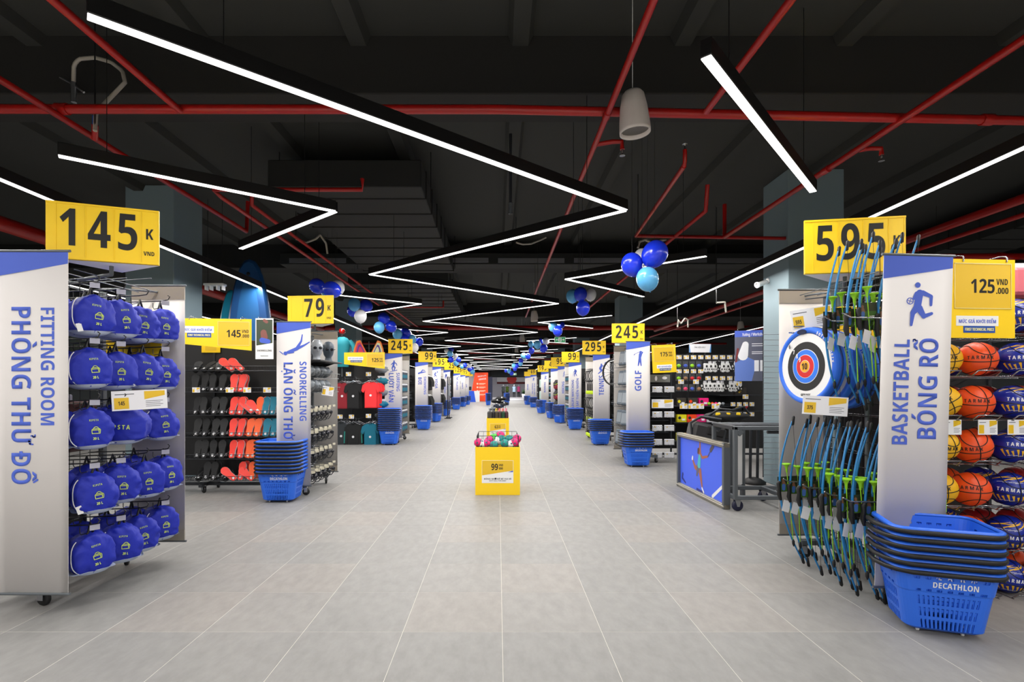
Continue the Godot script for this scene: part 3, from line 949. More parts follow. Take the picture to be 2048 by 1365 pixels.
# ------------------------------------------------------------------ racks
# the end frame of a gondola that faces the aisle: posts, wire grid, base on castors
func end_rack(label, side, d1, d2, x, post_top = 2.36):
	var t = thing("display_rack", label, "rack", Vector3(side * x, 0, -(d1 + d2) / 2))
	var w = d2 - d1
	var st = S()
	for s in [-1, 1]:
		cbox(st, Vector3(0, 1.2, s * (w / 2 - 0.06)), Vector3(0.04, 2.14, 0.05), 0.004)
	obj("post", st, mats.steel_grey, t)
	st = S()
	cbox(st, Vector3(0, 0.135, 0), Vector3(0.1, 0.05, w - 0.06), 0.005)
	for s in [-1, 1]:
		cbox(st, Vector3(0, 0.135, s * (w / 2 - 0.08)), Vector3(0.5, 0.045, 0.06), 0.005)
	obj("base", st, mats.steel_grey, t)
	for s in [-1, 1]:
		for sx in [-1, 1]:
			castor(t, Vector3(sx * 0.22, 0, s * (w / 2 - 0.08)))
	st = S()
	var y = 0.25
	while y < 2.28:
		tube(st, [Vector3(side * -0.02, y, -w / 2 + 0.06), Vector3(side * -0.02, y, w / 2 - 0.06)], 0.003, 4)
		y += 0.1
	var z = -w / 2 + 0.12
	while z < w / 2:
		tube(st, [Vector3(side * -0.02, 0.2, z), Vector3(side * -0.02, 2.27, z)], 0.003, 4)
		z += 0.1
	obj("wire_grid", st, mats.black_wire, t)
	st = S()
	tube(st, [Vector3(0, 0.15, 0), Vector3(0, post_top, 0)], 0.016, 8)
	obj("sign_pole", st, mats.steel_grey, t)
	return t

func castor(parent, at):
	if not mats.has("castor_ready"):
		mats["castor_ready"] = true
		var st = S()
		lathe(st, [Vector2(0.02, -0.016), Vector2(0.042, -0.014), Vector2(0.048, -0.006), Vector2(0.048, 0.006), Vector2(0.042, 0.014), Vector2(0.02, 0.016)], 14, Transform3D(Basis(Vector3(0, 0, 1), PI / 2), Vector3(0, 0.048, 0.012)))
		texts["castor_wheel"] = M(st)
		st = S()
		for s in [-1, 1]:
			box(st, Vector3(s * 0.024, 0.072, 0.008), Vector3(0.005, 0.06, 0.045))
		box(st, Vector3(0, 0.102, 0), Vector3(0.054, 0.01, 0.06))
		tube(st, [Vector3(0, 0.1, 0), Vector3(0, 0.125, 0)], 0.014, 8)
		texts["castor_fork"] = M(st)
	var o = obj("castor", texts["castor_fork"], mats.chrome, parent, Transform3D(Basis(Vector3(0, 1, 0), rng.randf() * 3), at))
	obj("wheel", texts["castor_wheel"], mats.black_rubber, o)

# a gondola body: back panel and shelves running away from the aisle
func gondola(label, side, d, x0, x1, shelves, depth = 0.42, both = false, h = 2.15):
	var t = thing("gondola", label, "gondola", Vector3(side * (x0 + x1) / 2, 0, -d))
	var L = x1 - x0
	var st = S()
	cbox(st, Vector3(0, h / 2 + 0.1, 0), Vector3(L, h - 0.2, 0.03), 0.003)
	obj("back_panel", st, mats.shelf_dark, t)
	st = S()
	var n = int(ceil(L / 1.2))
	for k in n + 1:
		cbox(st, Vector3(-L / 2 + L * k / n, h / 2 + 0.06, 0), Vector3(0.03, h - 0.1, 0.06), 0.003)
	obj("upright", st, mats.steel_dark, t)
	st = S()
	cbox(st, Vector3(0, 0.11, depth * 0.45), Vector3(L, 0.04, 0.05), 0.004)
	for k in n + 1:
		cbox(st, Vector3(-L / 2 + 0.03 + (L - 0.06) * k / n, 0.11, depth * 0.3 if not both else 0.0), Vector3(0.05, 0.04, depth * (1.0 if not both else 1.8)), 0.004)
	obj("base", st, mats.steel_dark, t)
	for k in n + 1:
		castor(t, Vector3(-L / 2 + 0.03 + (L - 0.06) * k / n, 0, depth * 0.7))
		castor(t, Vector3(-L / 2 + 0.03 + (L - 0.06) * k / n, 0, -0.1))
	for y in shelves:
		st = S()
		tube(st, [Vector3(-L / 2, y, depth), Vector3(L / 2, y, depth)], 0.005, 6)
		tube(st, [Vector3(-L / 2, y + 0.06, depth + 0.01), Vector3(L / 2, y + 0.06, depth + 0.01)], 0.004, 6)
		var k = 0
		while k * 0.04 < L:
			var xx = -L / 2 + k * 0.04
			tube(st, [Vector3(xx, y, 0.02), Vector3(xx, y, depth), Vector3(xx, y + 0.06, depth + 0.01)], 0.0022, 4, false)
			k += 1
		for q in [0.15, 0.3]:
			tube(st, [Vector3(-L / 2, y - 0.004, q * depth / 0.42), Vector3(L / 2, y - 0.004, q * depth / 0.42)], 0.004, 5)
		obj("wire_shelf", st, mats.steel_dark, t)
	return t

func price_card(parent, at, w, h, b = Basis(), yellow_left = true, price = ""):
	var st = S()
	prism(st, rect2(-w / 2, -h / 2, w / 2, h / 2), 0.003)
	var c = obj("price_card", st, mats.white_paper, parent, Transform3D(b, at))
	st = S()
	prism(st, rect2(-w * 0.46, -h * 0.42, -w * 0.2, h * (0.15 if yellow_left else 0.4)), 0.0008, Transform3D(), 0.003)
	prism(st, [Vector2(w * 0.08, h * 0.02), Vector2(w * 0.46, h * 0.2), Vector2(w * 0.46, h * 0.44), Vector2(w * 0.08, h * 0.44)], 0.0008, Transform3D(), 0.003)
	obj("price_field", st, mats.yellow_dark, c)
	st = S()
	for k in 4:
		prism(st, rect2(w * 0.1, -h * (0.08 + 0.09 * k), w * (0.42 - 0.05 * (k % 2)), -h * (0.055 + 0.09 * k)), 0.0006, Transform3D(), 0.003)
	prism(st, rect2(-w * 0.44, h * 0.30, -w * 0.1, h * 0.34), 0.0006, Transform3D(), 0.003)
	obj("fine_print", st, mats.steel_grey, c)
	if price:
		txt(c, price, h * 0.2, mats.black_print, Vector3(-w * 0.33, -h * 0.13, 0.0045), 0.0, 0.62, "price")
	return c

# ------------------------------------------------------------------ the bag rack
func bag_rings(n, sx, wob):
	var rows = []
	var prof = [[0.03, 0.0], [0.25, 0.0], [0.42, 0.0], [0.58, 0.0], [0.72, 0.0], [0.84, -0.001], [0.93, -0.005], [0.99, -0.02], [1.02, -0.05], [1.02, -0.085], [0.99, -0.12], [0.97, -0.15], [0.93, -0.18], [0.78, -0.2], [0.4, -0.21]]
	for i in prof.size():
		var s = prof[i][0]
		var z = prof[i][1] + 0.02 - 0.018 * minf(s, 1.0) * minf(s, 1.0)
		var ring = []
		for j in 44:
			var a = TAU * j / 44.0
			var x = 0.125 * signf(cos(a)) * pow(absf(cos(a)), 0.74) * s
			var y = 0.135 * signf(sin(a)) * pow(absf(sin(a)), 0.8 if sin(a) > 0 else 0.62) * s
			var up = clampf(y / 0.13, 0.0, 1.0)
			x *= 1.0 - 0.36 * up * up
			x += sx * up * s
			var p = Vector3(x, y + 0.13, z)
			if n != null:
				var amp = wob * clampf((s - 0.45) * 2.2, 0.04, 1.0)
				var q = n.get_noise_3d(p.x * 1.9, p.y * 0.8, p.z * 2.2)
				var q2 = n.get_noise_3d(p.x * 2.6 + 5.0, p.y * 2.6, p.z * 2.0)
				var low = clampf((p.y - 0.02) / 0.05, 0.0, 1.0)
				p += Vector3(x, y * low, 0).normalized() * (0.3 - absf(q) * 1.5 + q2 * 0.5) * amp + Vector3(0, 0, (q2 - absf(q)) * amp * 0.9)
			ring.append(p)
		rows.append(ring)
	return rows

func bag_body(seed_):
	var n = FastNoiseLite.new()
	n.seed = seed_
	n.frequency = 7.0
	n.fractal_octaves = 2
	var st = S()
	loft(st, bag_rings(n, 0.012 * (seed_ % 3 - 1), 0.02))
	return M(st)

func bag_z(x, y):
	var s = minf(1.0, sqrt(pow(x / 0.14, 2) + pow((y - 0.13) / 0.14, 2)))
	return 0.0225 - 0.018 * s * s

func bag_icon():
	var st = S()
	var th = 0.0022
	var body = [Vector2(-0.03, 0.0), Vector2(-0.032, 0.028), Vector2(-0.022, 0.036), Vector2(0.026, 0.036), Vector2(0.034, 0.026), Vector2(0.03, 0.0)]
	for i in body.size():
		prism(st, limb2(body[i], th, body[(i + 1) % body.size()], th), 0.001)
	var lp = []
	for i in 7:
		lp.append(Vector2(cos(PI * i / 6.0) * 0.02, 0.034 + sin(PI * i / 6.0) * 0.017))
	for i in 6:
		prism(st, limb2(lp[i], th, lp[i + 1], th), 0.001)
	prism(st, limb2(Vector2(-0.026, 0.026), th, Vector2(0.026, 0.026), th), 0.001)
	prism(st, limb2(Vector2(0.022, 0.036), th, Vector2(0.022, 0.008), th), 0.001)
	return M(st)

func bag_rack():
	var t = end_rack("steel wire rack on castors behind the fitting room banner, hung with blue bags", -1, 3.42, 4.38, 3.3)
	var ys = [1.97, 1.60, 1.19, 0.77, 0.36]
	var ds = [3.5, 3.74, 3.98, 4.23]
	var bodies = []
	for k in 4:
		bodies.append(bag_body(20 + k))
	var icon = bag_icon()
	var base = S()
	var rows = bag_rings(null, 0.0, 0.0)
	for r in rows:
		for j in r.size():
			var p = r[j]
			r[j] = Vector3(p.x * 1.02, -0.004 + minf(p.y, 0.024 + 0.04 * p.x), p.z + (0.001 if p.z > -0.1 else -0.003))
	loft(base, rows.slice(4))
	var basem = M(base)
	var st = S()
	var pp = []
	for j in 14:
		var a = PI * (0.75 + 0.75 * j / 13.0)
		pp.append(Vector3(0.126 * signf(cos(a)) * pow(absf(cos(a)), 0.72), 0.13 + 0.13 * signf(sin(a)) * pow(absf(sin(a)), 0.72), -0.008))
	tube(st, pp, 0.003, 6)
	var piping = M(st)
	st = S()
	tube(st, [Vector3(-0.035, 0.2, -0.05), Vector3(-0.016, 0.27, -0.06), Vector3(0, 0.325, -0.07), Vector3(0.016, 0.27, -0.08), Vector3(0.035, 0.2, -0.1)], 0.008, 6)
	var strap = M(st)
	st = S()
	prism(st, [Vector2(-0.115, 0.055), Vector2(-0.10, 0.005), Vector2(-0.07, 0.012), Vector2(-0.085, 0.065)], 0.003, Transform3D(), 0.008)
	var tagm = M(st)
	var pos = ["next to the fitting room banner", "second from the fitting room banner", "third from the fitting room banner", "next to the plain rear banner"]
	var wires = [[], [], [], [], []]
	for r in 5:
		for c in 4:
			for layer in [0, 1]:
				if r == 2 and c == 2 and layer == 0:
					continue
				var x = -2.72 - 0.245 * layer + rng.randf_range(-0.02, 0.02) + (0.03 if r > 2 else 0.0)
				var y = ys[r] - 0.13 + rng.randf_range(-0.012, 0.012)
				var turn = deg_to_rad(50 + rng.randf_range(-9, 9)) + (0.1 if c == 3 else 0.0)
				var side_on = r == 2 and c == 1 and layer == 0
				var label = "blue bag, %s row from top, %s%s" % [ORD[r], pos[c], ", behind another" if layer else ""]
				if side_on:
					label = "blue bag hung side-on showing its long face in the third row from the top"
					turn = 0.35
				var b = thing("sports_bag", label, "bag", Vector3(x, y, -(ds[c] - 0.02 * r * 0.5)), turn, "blue sports bags on the rack")
				obj("body", bodies[(r * 3 + c * 5 + layer) % 4], mats.bag_blue, b, Transform3D(Basis.from_scale(Vector3(1.35 if side_on else 1.0, 1, 1)), Vector3()))
				obj("base_panel", basem, mats.bag_base, b, Transform3D(Basis.from_scale(Vector3(1.3 if side_on else 1.0, 1, 1)), Vector3()))
				obj("strap", strap, mats.black_rubber, b)
				if layer == 0:
					var roll = rng.randf_range(-0.16, 0.16)
					if side_on:
						txt(b, "K I P S T A", 0.03, mats.lime_print, Vector3(0, 0.12, 0.024), roll, 0.8)
					else:
						txt(b, "K I P S T A", 0.0125, mats.lime_print, Vector3(0.0, 0.19, bag_z(0.04, 0.19) + 0.004), roll, 0.62)
						txt(b, "20 L", 0.016, mats.lime_print, Vector3(0.012, 0.066, bag_z(0.02, 0.07) + 0.004), roll, 0.8)
						obj("bag_print", icon, mats.lime_print, b, Transform3D(Basis(Vector3(0, 0, 1), roll) * Basis.from_scale(Vector3(0.72, 0.88, 1)), Vector3(0.012, 0.10, 0.0225)))
						obj("piping", piping, mats.white, b)
						if (r + c) % 3 == 0:
							obj("care_label", tagm, mats.white, b)
	for r in 5:
		st = S()
		for c in 4:
			var y = ys[r] + 0.2
			var z = -(ds[c] - 3.9) + 0.06
			tube(st, [Vector3(-0.0, y - 0.02, z), Vector3(0.58, y, z), Vector3(0.64, y + 0.01, z), Vector3(0.655, y + 0.035, z), Vector3(0.64, y + 0.045, z)], 0.0045, 6)
			for q in [0.28, 0.4, 0.52]:
				tube(st, [Vector3(q, y - 0.015, z), Vector3(q, y - 0.05, z), Vector3(q + 0.01, y - 0.065, z), Vector3(q + 0.05, y - 0.055, z)], 0.003, 5)
		obj("hook_row", st, mats.black_wire, t)
	st = S()
	for r in 5:
		for c in [0, 1, 3]:
			box(st, Vector3(0.62, ys[r] + 0.185, -(ds[c] - 3.9) + 0.06), Vector3(0.004, 0.035, 0.055), Basis(Vector3(0, 1, 0), -0.7))
	obj("ticket_holder", st, mat("ticket_grey", Color(0.62, 0.62, 0.68), 0.4), t)
	st = S()
	for s in [-0.28, 0.0, 0.3]:
		tube(st, [Vector3(-0.3, 2.24 - 0.2 * s, s), Vector3(0.5, 2.3 - 0.2 * s, s)], 0.004, 6)
	for s in [-0.3, -0.1, 0.1, 0.3, 0.45]:
		tube(st, [Vector3(s, 2.27, -0.42), Vector3(s, 2.27, 0.42)], 0.004, 6)
	obj("top_grid", st, mats.steel_grey, t)
	price_card(t, Vector3(0.72, 1.385, 0.17), 0.33, 0.14, Basis(Vector3(0, 1, 0), 0.6) * Basis(Vector3(0, 0, 1), 0.05), true, "145")
	# the dark packs hanging on the other side of the rack
	for k in 3:
		var pk = thing("hanging_pack", "dark goods pack behind the blue bags, %s hook level from the floor" % ORD[k], "pack", Vector3(-3.42, 0.36 + 0.6 * k, -3.9 - 0.1 * k), 0.0, "packs behind the blue bags")
		st = S()
		cbox(st, Vector3(0, 0.2, 0), Vector3(0.12, 0.4, 0.7), 0.02)
		obj("body", st, mat("pack_dark_" + str(k), [Color(0.08, 0.08, 0.09), Color(0.30, 0.05, 0.05), Color(0.06, 0.14, 0.1)][k], 0.6), pk)
		st = S()
		cbox(st, Vector3(0, 0.43, 0), Vector3(0.03, 0.06, 0.3), 0.01)
		obj("header", st, mats.white_paper, pk)

# ------------------------------------------------------------------ the bow rack
func bow_parts(t):
	if not texts.has("bow_limb"):
		for s in [1.0, -1.0]:
			var pts = []
			var rr = []
			for i in 13:
				var f = i / 12.0
				pts.append(Vector3(0.012 + 0.135 * pow(f, 1.7), s * (0.06 + 0.51 * f), 0))
				rr.append(0.0085 - 0.0025 * f)
			var st = S()
			tube(st, pts, rr, 8)
			texts["bow_limb" if s > 0 else "bow_limb_low"] = M(st)
			st = S()
			var e = pts[-1]
			tube(st, [e + Vector3(-0.006, -s * 0.035, 0), e + Vector3(0.0, -s * 0.03, 0), e + Vector3(0.012, s * 0.03, 0), e + Vector3(0.016, s * 0.04, 0)], [0.006, 0.0125, 0.0115, 0.005], 8)
			texts["bow_tip" if s > 0 else "bow_tip_low"] = M(st)
		var st = S()
		tube(st, [Vector3(0.012, 0.08, 0), Vector3(0.0, 0.06, 0), Vector3(0.004, 0.02, 0), Vector3(0.0, -0.03, 0), Vector3(0.01, -0.075, 0)], [0.012, 0.017, 0.014, 0.018, 0.012], 8)
		texts["bow_grip"] = M(st)
		st = S()
		tube(st, [Vector3(0.152, 0.6, 0), Vector3(0.152, -0.6, 0)], 0.0016, 4)
		texts["bow_string"] = M(st)
		st = S()
		tube(st, [Vector3(0.07, 0.2, 0.008), Vector3(0.085, -0.42, 0.008)], 0.0032, 6)
		texts["arrow_shaft"] = M(st)
		st = S()
		lathe(st, [Vector2(0.006, -0.06), Vector2(0.01, -0.02), Vector2(0.02, 0.0), Vector2(0.034, 0.008), Vector2(0.035, 0.014), Vector2(0.02, 0.01), Vector2(0.001, 0.004)], 12, Transform3D(Basis(), Vector3(0.07, 0.21, 0.008)))
		texts["arrow_cup"] = M(st)
		st = S()
		lathe(st, [Vector2(0.004, 0), Vector2(0.011, 0.02), Vector2(0.011, 0.045), Vector2(0.003, 0.06)], 8, Transform3D(Basis(), Vector3(0.085, -0.46, 0.008)))
		texts["arrow_end"] = M(st)
		st = S()
		prism(st, rect2(0.0, -0.01, 0.165, 0.115), 0.003, Transform3D(), -0.012)
		texts["card"] = M(st)
		st = S()
		prism(st, rect2(0.003, -0.008, 0.162, 0.055), 0.0008, Transform3D(), -0.009)
		texts["card_grass"] = M(st)
		st = S()
		prism(st, circ2(Vector2(0.045, 0.088), 0.011, 10), 0.0006, Transform3D(), -0.008)
		prism(st, limb2(Vector2(0.046, 0.07), 0.012, Vector2(0.05, 0.05), 0.014), 0.0006, Transform3D(), -0.0079)
		texts["card_child"] = M(st)
		st = S()
		prism(st, limb2(Vector2(0.046, 0.04), 0.015, Vector2(0.044, 0.012), 0.013), 0.0006, Transform3D(), -0.0078)
		texts["card_shirt"] = M(st)
		st = S()
		prism(st, [Vector2(0.005, -0.16), Vector2(0.06, -0.18), Vector2(0.085, -0.09), Vector2(0.03, -0.07)], 0.001, Transform3D(), 0.012)
		texts["paper_tag"] = M(st)
	obj("limb", texts["bow_limb"], mats.bow_blue, t)
	obj("limb", texts["bow_limb_low"], mats.bow_blue, t)
	obj("tip", texts["bow_tip"], mats.black_rubber, t)
	obj("tip", texts["bow_tip_low"], mats.black_rubber, t)
	obj("grip", texts["bow_grip"], mats.black_rubber, t)
	obj("string", texts["bow_string"], mats.black_rubber, t)
	var a = obj("arrow", texts["arrow_shaft"], mats.lime, t)
	obj("suction_cup", texts["arrow_cup"], mats.lime, a)
	obj("nock", texts["arrow_end"], mats.black_rubber, a)
	var c = obj("photo_card", texts["card"], mat("card_wood", Color(0.16, 0.20, 0.10), 0.5), t)
	obj("photo_grass", texts["card_grass"], mat("card_green", Color(0.22, 0.38, 0.10), 0.5), c)
	obj("photo_child", texts["card_child"], mat("card_skin", Color(0.50, 0.34, 0.25), 0.5), c)
	obj("photo_shirt", texts["card_shirt"], mat("card_blue", Color(0.25, 0.40, 0.68), 0.5), c)
	txt(c, "JUNIOR", 0.016, mats.white, Vector3(0.118, 0.014, -0.007), 0.0, 0.85)
	obj("paper_tag", texts["paper_tag"], mats.white_paper, t)

func bow_rack():
	var t = end_rack("steel wire rack behind the basketball banner, hung with toy bows and targets", 1, 3.46, 4.56, 2.86)
	var lower = [4.22, 3.95, 3.69, 3.49]
	var upper = [3.8, 3.6]
	var proto = null
	var n = 0
	var spot = ["farthest hook near the plain banner", "second hook from the plain banner", "third hook from the plain banner", "hook against the basketball banner"]
	for r in 2:
		for c in (4 if r == 0 else 2):
			for k in (5 if r == 0 else 6):
				var x = 2.315 + 0.075 * k + (0.10 if r == 1 and c == 0 else 0.125 if r == 1 else 0.0)
				var d = (lower if r == 0 else upper)[c] + rng.randf_range(0, 0.05)
				var y = (0.62 + rng.randf_range(-0.015, 0.02)) if r == 0 else (1.925 + rng.randf_range(-0.02, 0.03))
				var label = "blue toy bow, %s on the %s, lower row" % [ORD[k], spot[c]] if r == 0 else "blue toy bow, %s on the %s, upper row" % [ORD[k], ["upper hook beside the round target", "upper hook against the basketball banner"][c]]
				var turn = rng.randf_range(-0.25, 0.25) + 0.15
				var o
				if proto == null:
					proto = thing("toy_bow", label, "toy bow", Vector3(x, y, -d), turn, "toy bows on the rack")
					bow_parts(proto)
					o = proto
				else:
					o = dup(proto, "toy_bow", label, Vector3(x, y, -d), turn)
				o.rotation.z = (0.03 if r == 0 else 0.04) + rng.randf_range(-0.04, 0.04)
				n += 1
	var st = S()
	for c in 4:
		var z = -lower[c] + 4.01 + 0.02
		tube(st, [Vector3(0.0, 0.70, z), Vector3(-0.5, 0.71, z), Vector3(-0.545, 0.735, z)], 0.005, 6)
	for c in 2:
		var z = -upper[c] + 4.01 + 0.02
		tube(st, [Vector3(0.0, 1.95, z), Vector3(-0.42, 1.96, z), Vector3(-0.48, 1.99, z)], 0.005, 6)
	tube(st, [Vector3(0.0, 1.98, -0.12), Vector3(-0.5, 1.96, -0.12)], 0.006, 6)
	tube(st, [Vector3(0.0, 1.92, -0.3), Vector3(-0.44, 1.93, -0.3)], 0.006, 6)
	obj("hook_arm", st, mats.chrome, t)
	st = S()
	for s in [-0.3, 0.0, 0.25]:
		tube(st, [Vector3(-0.3, 2.24 + 0.1 * s, s), Vector3(0.6, 2.3, s)], 0.005, 6)
	for s in [-0.25, -0.1, 0.1, 0.3, 0.5]:
		tube(st, [Vector3(s, 2.27, -0.46), Vector3(s, 2.27, 0.46)], 0.004, 6)
	obj("top_grid", st, mats.steel_grey, t)
	price_card(t, Vector3(PX(1625, 4.1) - 2.86, PY(635, 4.1), -0.1), 0.29, 0.155, Basis(Vector3(0, 1, 0), -0.35) * Basis(Vector3(0, 0, 1), 0.14), true, "595")
	price_card(t, Vector3(PX(1648, 3.72) - 2.86, PY(812, 3.72), 0.3), 0.285, 0.135, Basis(Vector3(0, 1, 0), -0.3) * Basis(Vector3(0, 0, 1), -0.06), true, "375")
	# round foam targets
	var wh = mats.white
	var disc_cols = [[0.262, wh, "white_ring"], [0.195, mat("target_black", Color(0.09, 0.09, 0.09), 0.6), "black_ring"], [0.137, wh, "thin_white_ring"], [0.132, mat("target_blue", Color(0.16, 0.46, 0.90), 0.5), "blue_ring"], [0.094, wh, "inner_white_ring"], [0.09, mat("target_red", Color(0.80, 0.10, 0.12), 0.5), "red_ring"], [0.05, wh, "centre_outline"], [0.047, mat("target_yellow", Color(0.93, 0.65, 0.12), 0.5), "yellow_centre"]]
	for k in 3:
		var o = thing("archery_target", ["round foam target showing its numbered rings, front one of three", "round blue foam target, middle of the three stacked behind the bows", "round blue foam target, rearmost of the three stacked behind the bows"][k], "target", Vector3(PX(1609, 4.12) + 0.16 * k, PY(732, 4.12) - 0.02 * k, -4.12 - 0.04 * k), -1.4 - 0.03 * k, "round foam targets")
		st = S()
		var rim = mat("target_foam", Color(0.16, 0.42, 0.88), 0.55)
		var ring = []
		for i in 48:
			var a = TAU * i / 48.0
			var r = 0.305
			if absf(a - PI * 0.54) < 0.2:
				r = 0.305
			ring.append(Vector2(cos(a) * r, sin(a) * r))
		prism(st, ring, 0.06, Transform3D(), -0.09)
		var rings = []
		for q in [[0.305, -0.03], [0.303, -0.012], [0.295, -0.002], [0.28, 0.0], [0.27, -0.004], [0.262, -0.01]]:
			var rr = []
			for i in 48:
				var a = TAU * i / 48.0
				rr.append(Vector3(cos(a) * q[0], sin(a) * q[0], q[1]))
			rings.append(rr)
		loft(st, rings, true, false)
		obj("foam_body", st, rim, o)
		st = S()
		lathe(st, [Vector2(0.305, -0.068), Vector2(0.309, -0.066), Vector2(0.309, -0.052), Vector2(0.305, -0.05)], 48, Transform3D(Basis(Vector3(1, 0, 0), PI / 2), Vector3()))
		obj("edge_band", st, mat("target_edge", Color(0.10, 0.22, 0.5), 0.6), o)
		st = S()
		prism(st, circ2(Vector2(-0.03, 0.272), 0.05, 16, 0.02), 0.004, Transform3D(), -0.002)
		obj("handle_slot", st, mat("slot_dark", Color(0.04, 0.10, 0.25), 0.7), o)
		var z = -0.012
		for q in disc_cols:
			st = S()
			prism(st, circ2(Vector2(0, -0.005), q[0], 48), 0.0012, Transform3D(), z)
			z += 0.0014
			obj(q[2], st, q[1], o)
		txt(o, "10", 0.05, mats.black_print, Vector3(0, -0.005, 0.001), 0.0, 0.8, "score_number")
		for q in [["6", 45, 0.228, 0], ["7", 45, 0.163, 1], ["8", 45, 0.112, 1], ["9", 45, 0.07, 1]]:
			var a = deg_to_rad(180 - q[1])
			txt(o, q[0], 0.034, mats.black_print if q[3] == 0 else mats.white, Vector3(cos(a) * q[2], sin(a) * q[2], 0.0012), 0.1, 0.8, "score_number")
		var word = "soft archery"
		for i in word.length():
			var a = deg_to_rad(62 - i * 5.2)
			if word[i] != " ":
				txt(o, word[i], 0.028, mats.white, Vector3(cos(a) * 0.284, sin(a) * 0.284, 0.001), a - PI / 2, 0.85)
		txt(o, "GEOLOGIC", 0.018, mats.black_print, Vector3(0.0, -0.232, -0.0092), 0.0, 0.8)
	# lime boxes of spare arrows on the mesh behind
	for k in 4:
		var o = thing("arrow_box", "lime and blue arrow set box behind the bows, %s level from the floor" % ORD[k], "box", Vector3(2.98, 0.3 + 0.33 * k, -3.62), 0.0, "arrow set boxes behind the bows")
		st = S()
		cbox(st, Vector3(0, 0.13, 0), Vector3(0.1, 0.26, 0.26), 0.004)
		obj("carton", st, mats.lime, o)
		st = S()
		cbox(st, Vector3(-0.051, 0.14, 0), Vector3(0.004, 0.1, 0.22), 0.001)
		cbox(st, Vector3(0.0, 0.14, 0.131), Vector3(0.09, 0.1, 0.004), 0.001)
		obj("blue_print", st, mats.basket_blue, o)

# ------------------------------------------------------------------ the basketball shelves
func wrap_print(m, r, called, mt, parent, xf):
	var a = m.get_mesh_arrays() if m is PrimitiveMesh else m.surface_get_arrays(0)
	var v = a[Mesh.ARRAY_VERTEX]
	for i in v.size():
		var p = v[i]
		var lon = p.x * 0.82 / r
		var lat = p.y / r
		var rr = r + 0.0006 + p.z
		v[i] = Vector3(sin(lon) * cos(lat), sin(lat), cos(lon) * cos(lat)) * rr
	var st = S()
	var ix = a[Mesh.ARRAY_INDEX]
	if ix == null or ix.size() == 0:
		for p in v:
			st.add_vertex(p)
	else:
		for i in ix:
			st.add_vertex(v[i])
	return obj(called, st, mt, parent, xf)

func ribbon(st, r, a, b, w0, w1, n = 8):
	var pts = []
	for i in n + 1:
		var f = float(i) / n
		var q = a.lerp(b, f)
		var w = lerpf(w0, w1, f) * 0.5
		var nrm = (b - a).orthogonal().normalized() * w
		var row = []
		for s in [-1, 1]:
			var l = q + nrm * s
			row.append(Vector3(sin(l.x) * cos(l.y), sin(l.y), cos(l.x) * cos(l.y)) * (r + 0.0008))
		pts.append(row)
	for i in n:
		var q = [pts[i][0], pts[i][1], pts[i + 1][1], pts[i + 1][0]]
		face(st, q, q[0])

func ball_proto(r, m, seam_m, word_m, streaks, label, at):
	var o = thing("basketball", label, "ball", at, 0.0, "basketballs on the shelves")
	var st = S()
	ball(st, Vector3(), r, 28, 18)
	obj("skin", st, m, o)
	if streaks:
		var ym = mat("streak_yellow", Color(0.88, 0.68, 0.10), 0.5)
		for k in 8:
			var x = -1.0 + 0.27 * k
			st = S()
			ribbon(st, r, Vector2(x - 0.15, 0.55 + 0.1 * (k % 3)), Vector2(x + 0.75, 0.85 + 0.12 * (k % 2)), 0.07, 0.02)
			obj("yellow_stripe", st, ym, o)
		for k in 7:
			var x = -0.85 + 0.25 * k
			st = S()
			ribbon(st, r, Vector2(x, -0.3 - 0.05 * (k % 3)), Vector2(x + 0.12, -0.75), 0.13, 0.03)
			obj("yellow_stripe", st, ym, o)
		for k in 4:
			var x = -0.6 + 0.3 * k
			for q in [[0.0, -0.72, 0.3, -0.66, 0.03], [-0.1, 0.42, 0.35, 0.5, 0.02]]:
				st = S()
				ribbon(st, r, Vector2(x + q[0], q[1]), Vector2(x + q[2], q[3]), q[4], q[4] * 0.6)
				obj("white_stripe", st, mats.white, o)
	st = S()
	var c1 = []
	var c2 = []
	var c3 = []
	var c4 = []
	for i in 41:
		var a = TAU * i / 40.0
		c1.append(Vector3(cos(a), 0, sin(a)) * (r + 0.0003))
		c2.append(Vector3(0, cos(a), sin(a)) * (r + 0.0003))
		var y = 0.62 + 0.22 * cos(2 * a)
		var h = sqrt(1.0 - y * y)
		c3.append(Vector3(cos(a) * h, y, sin(a) * h) * (r + 0.0003))
		c4.append(Vector3(cos(a) * h, -y, sin(a) * h) * (r + 0.0003))
	for c in [c1, c2, c3, c4]:
		tube(st, c, 0.0032, 5, false)
	obj("seams", st, seam_m, o, Transform3D(Basis.from_euler(Vector3(0.25, 0.5, 0.12)), Vector3()))
	wrap_print(text_mesh("T A R M A K", 0.024), r, "lettering", word_m, o, Transform3D())
	return o

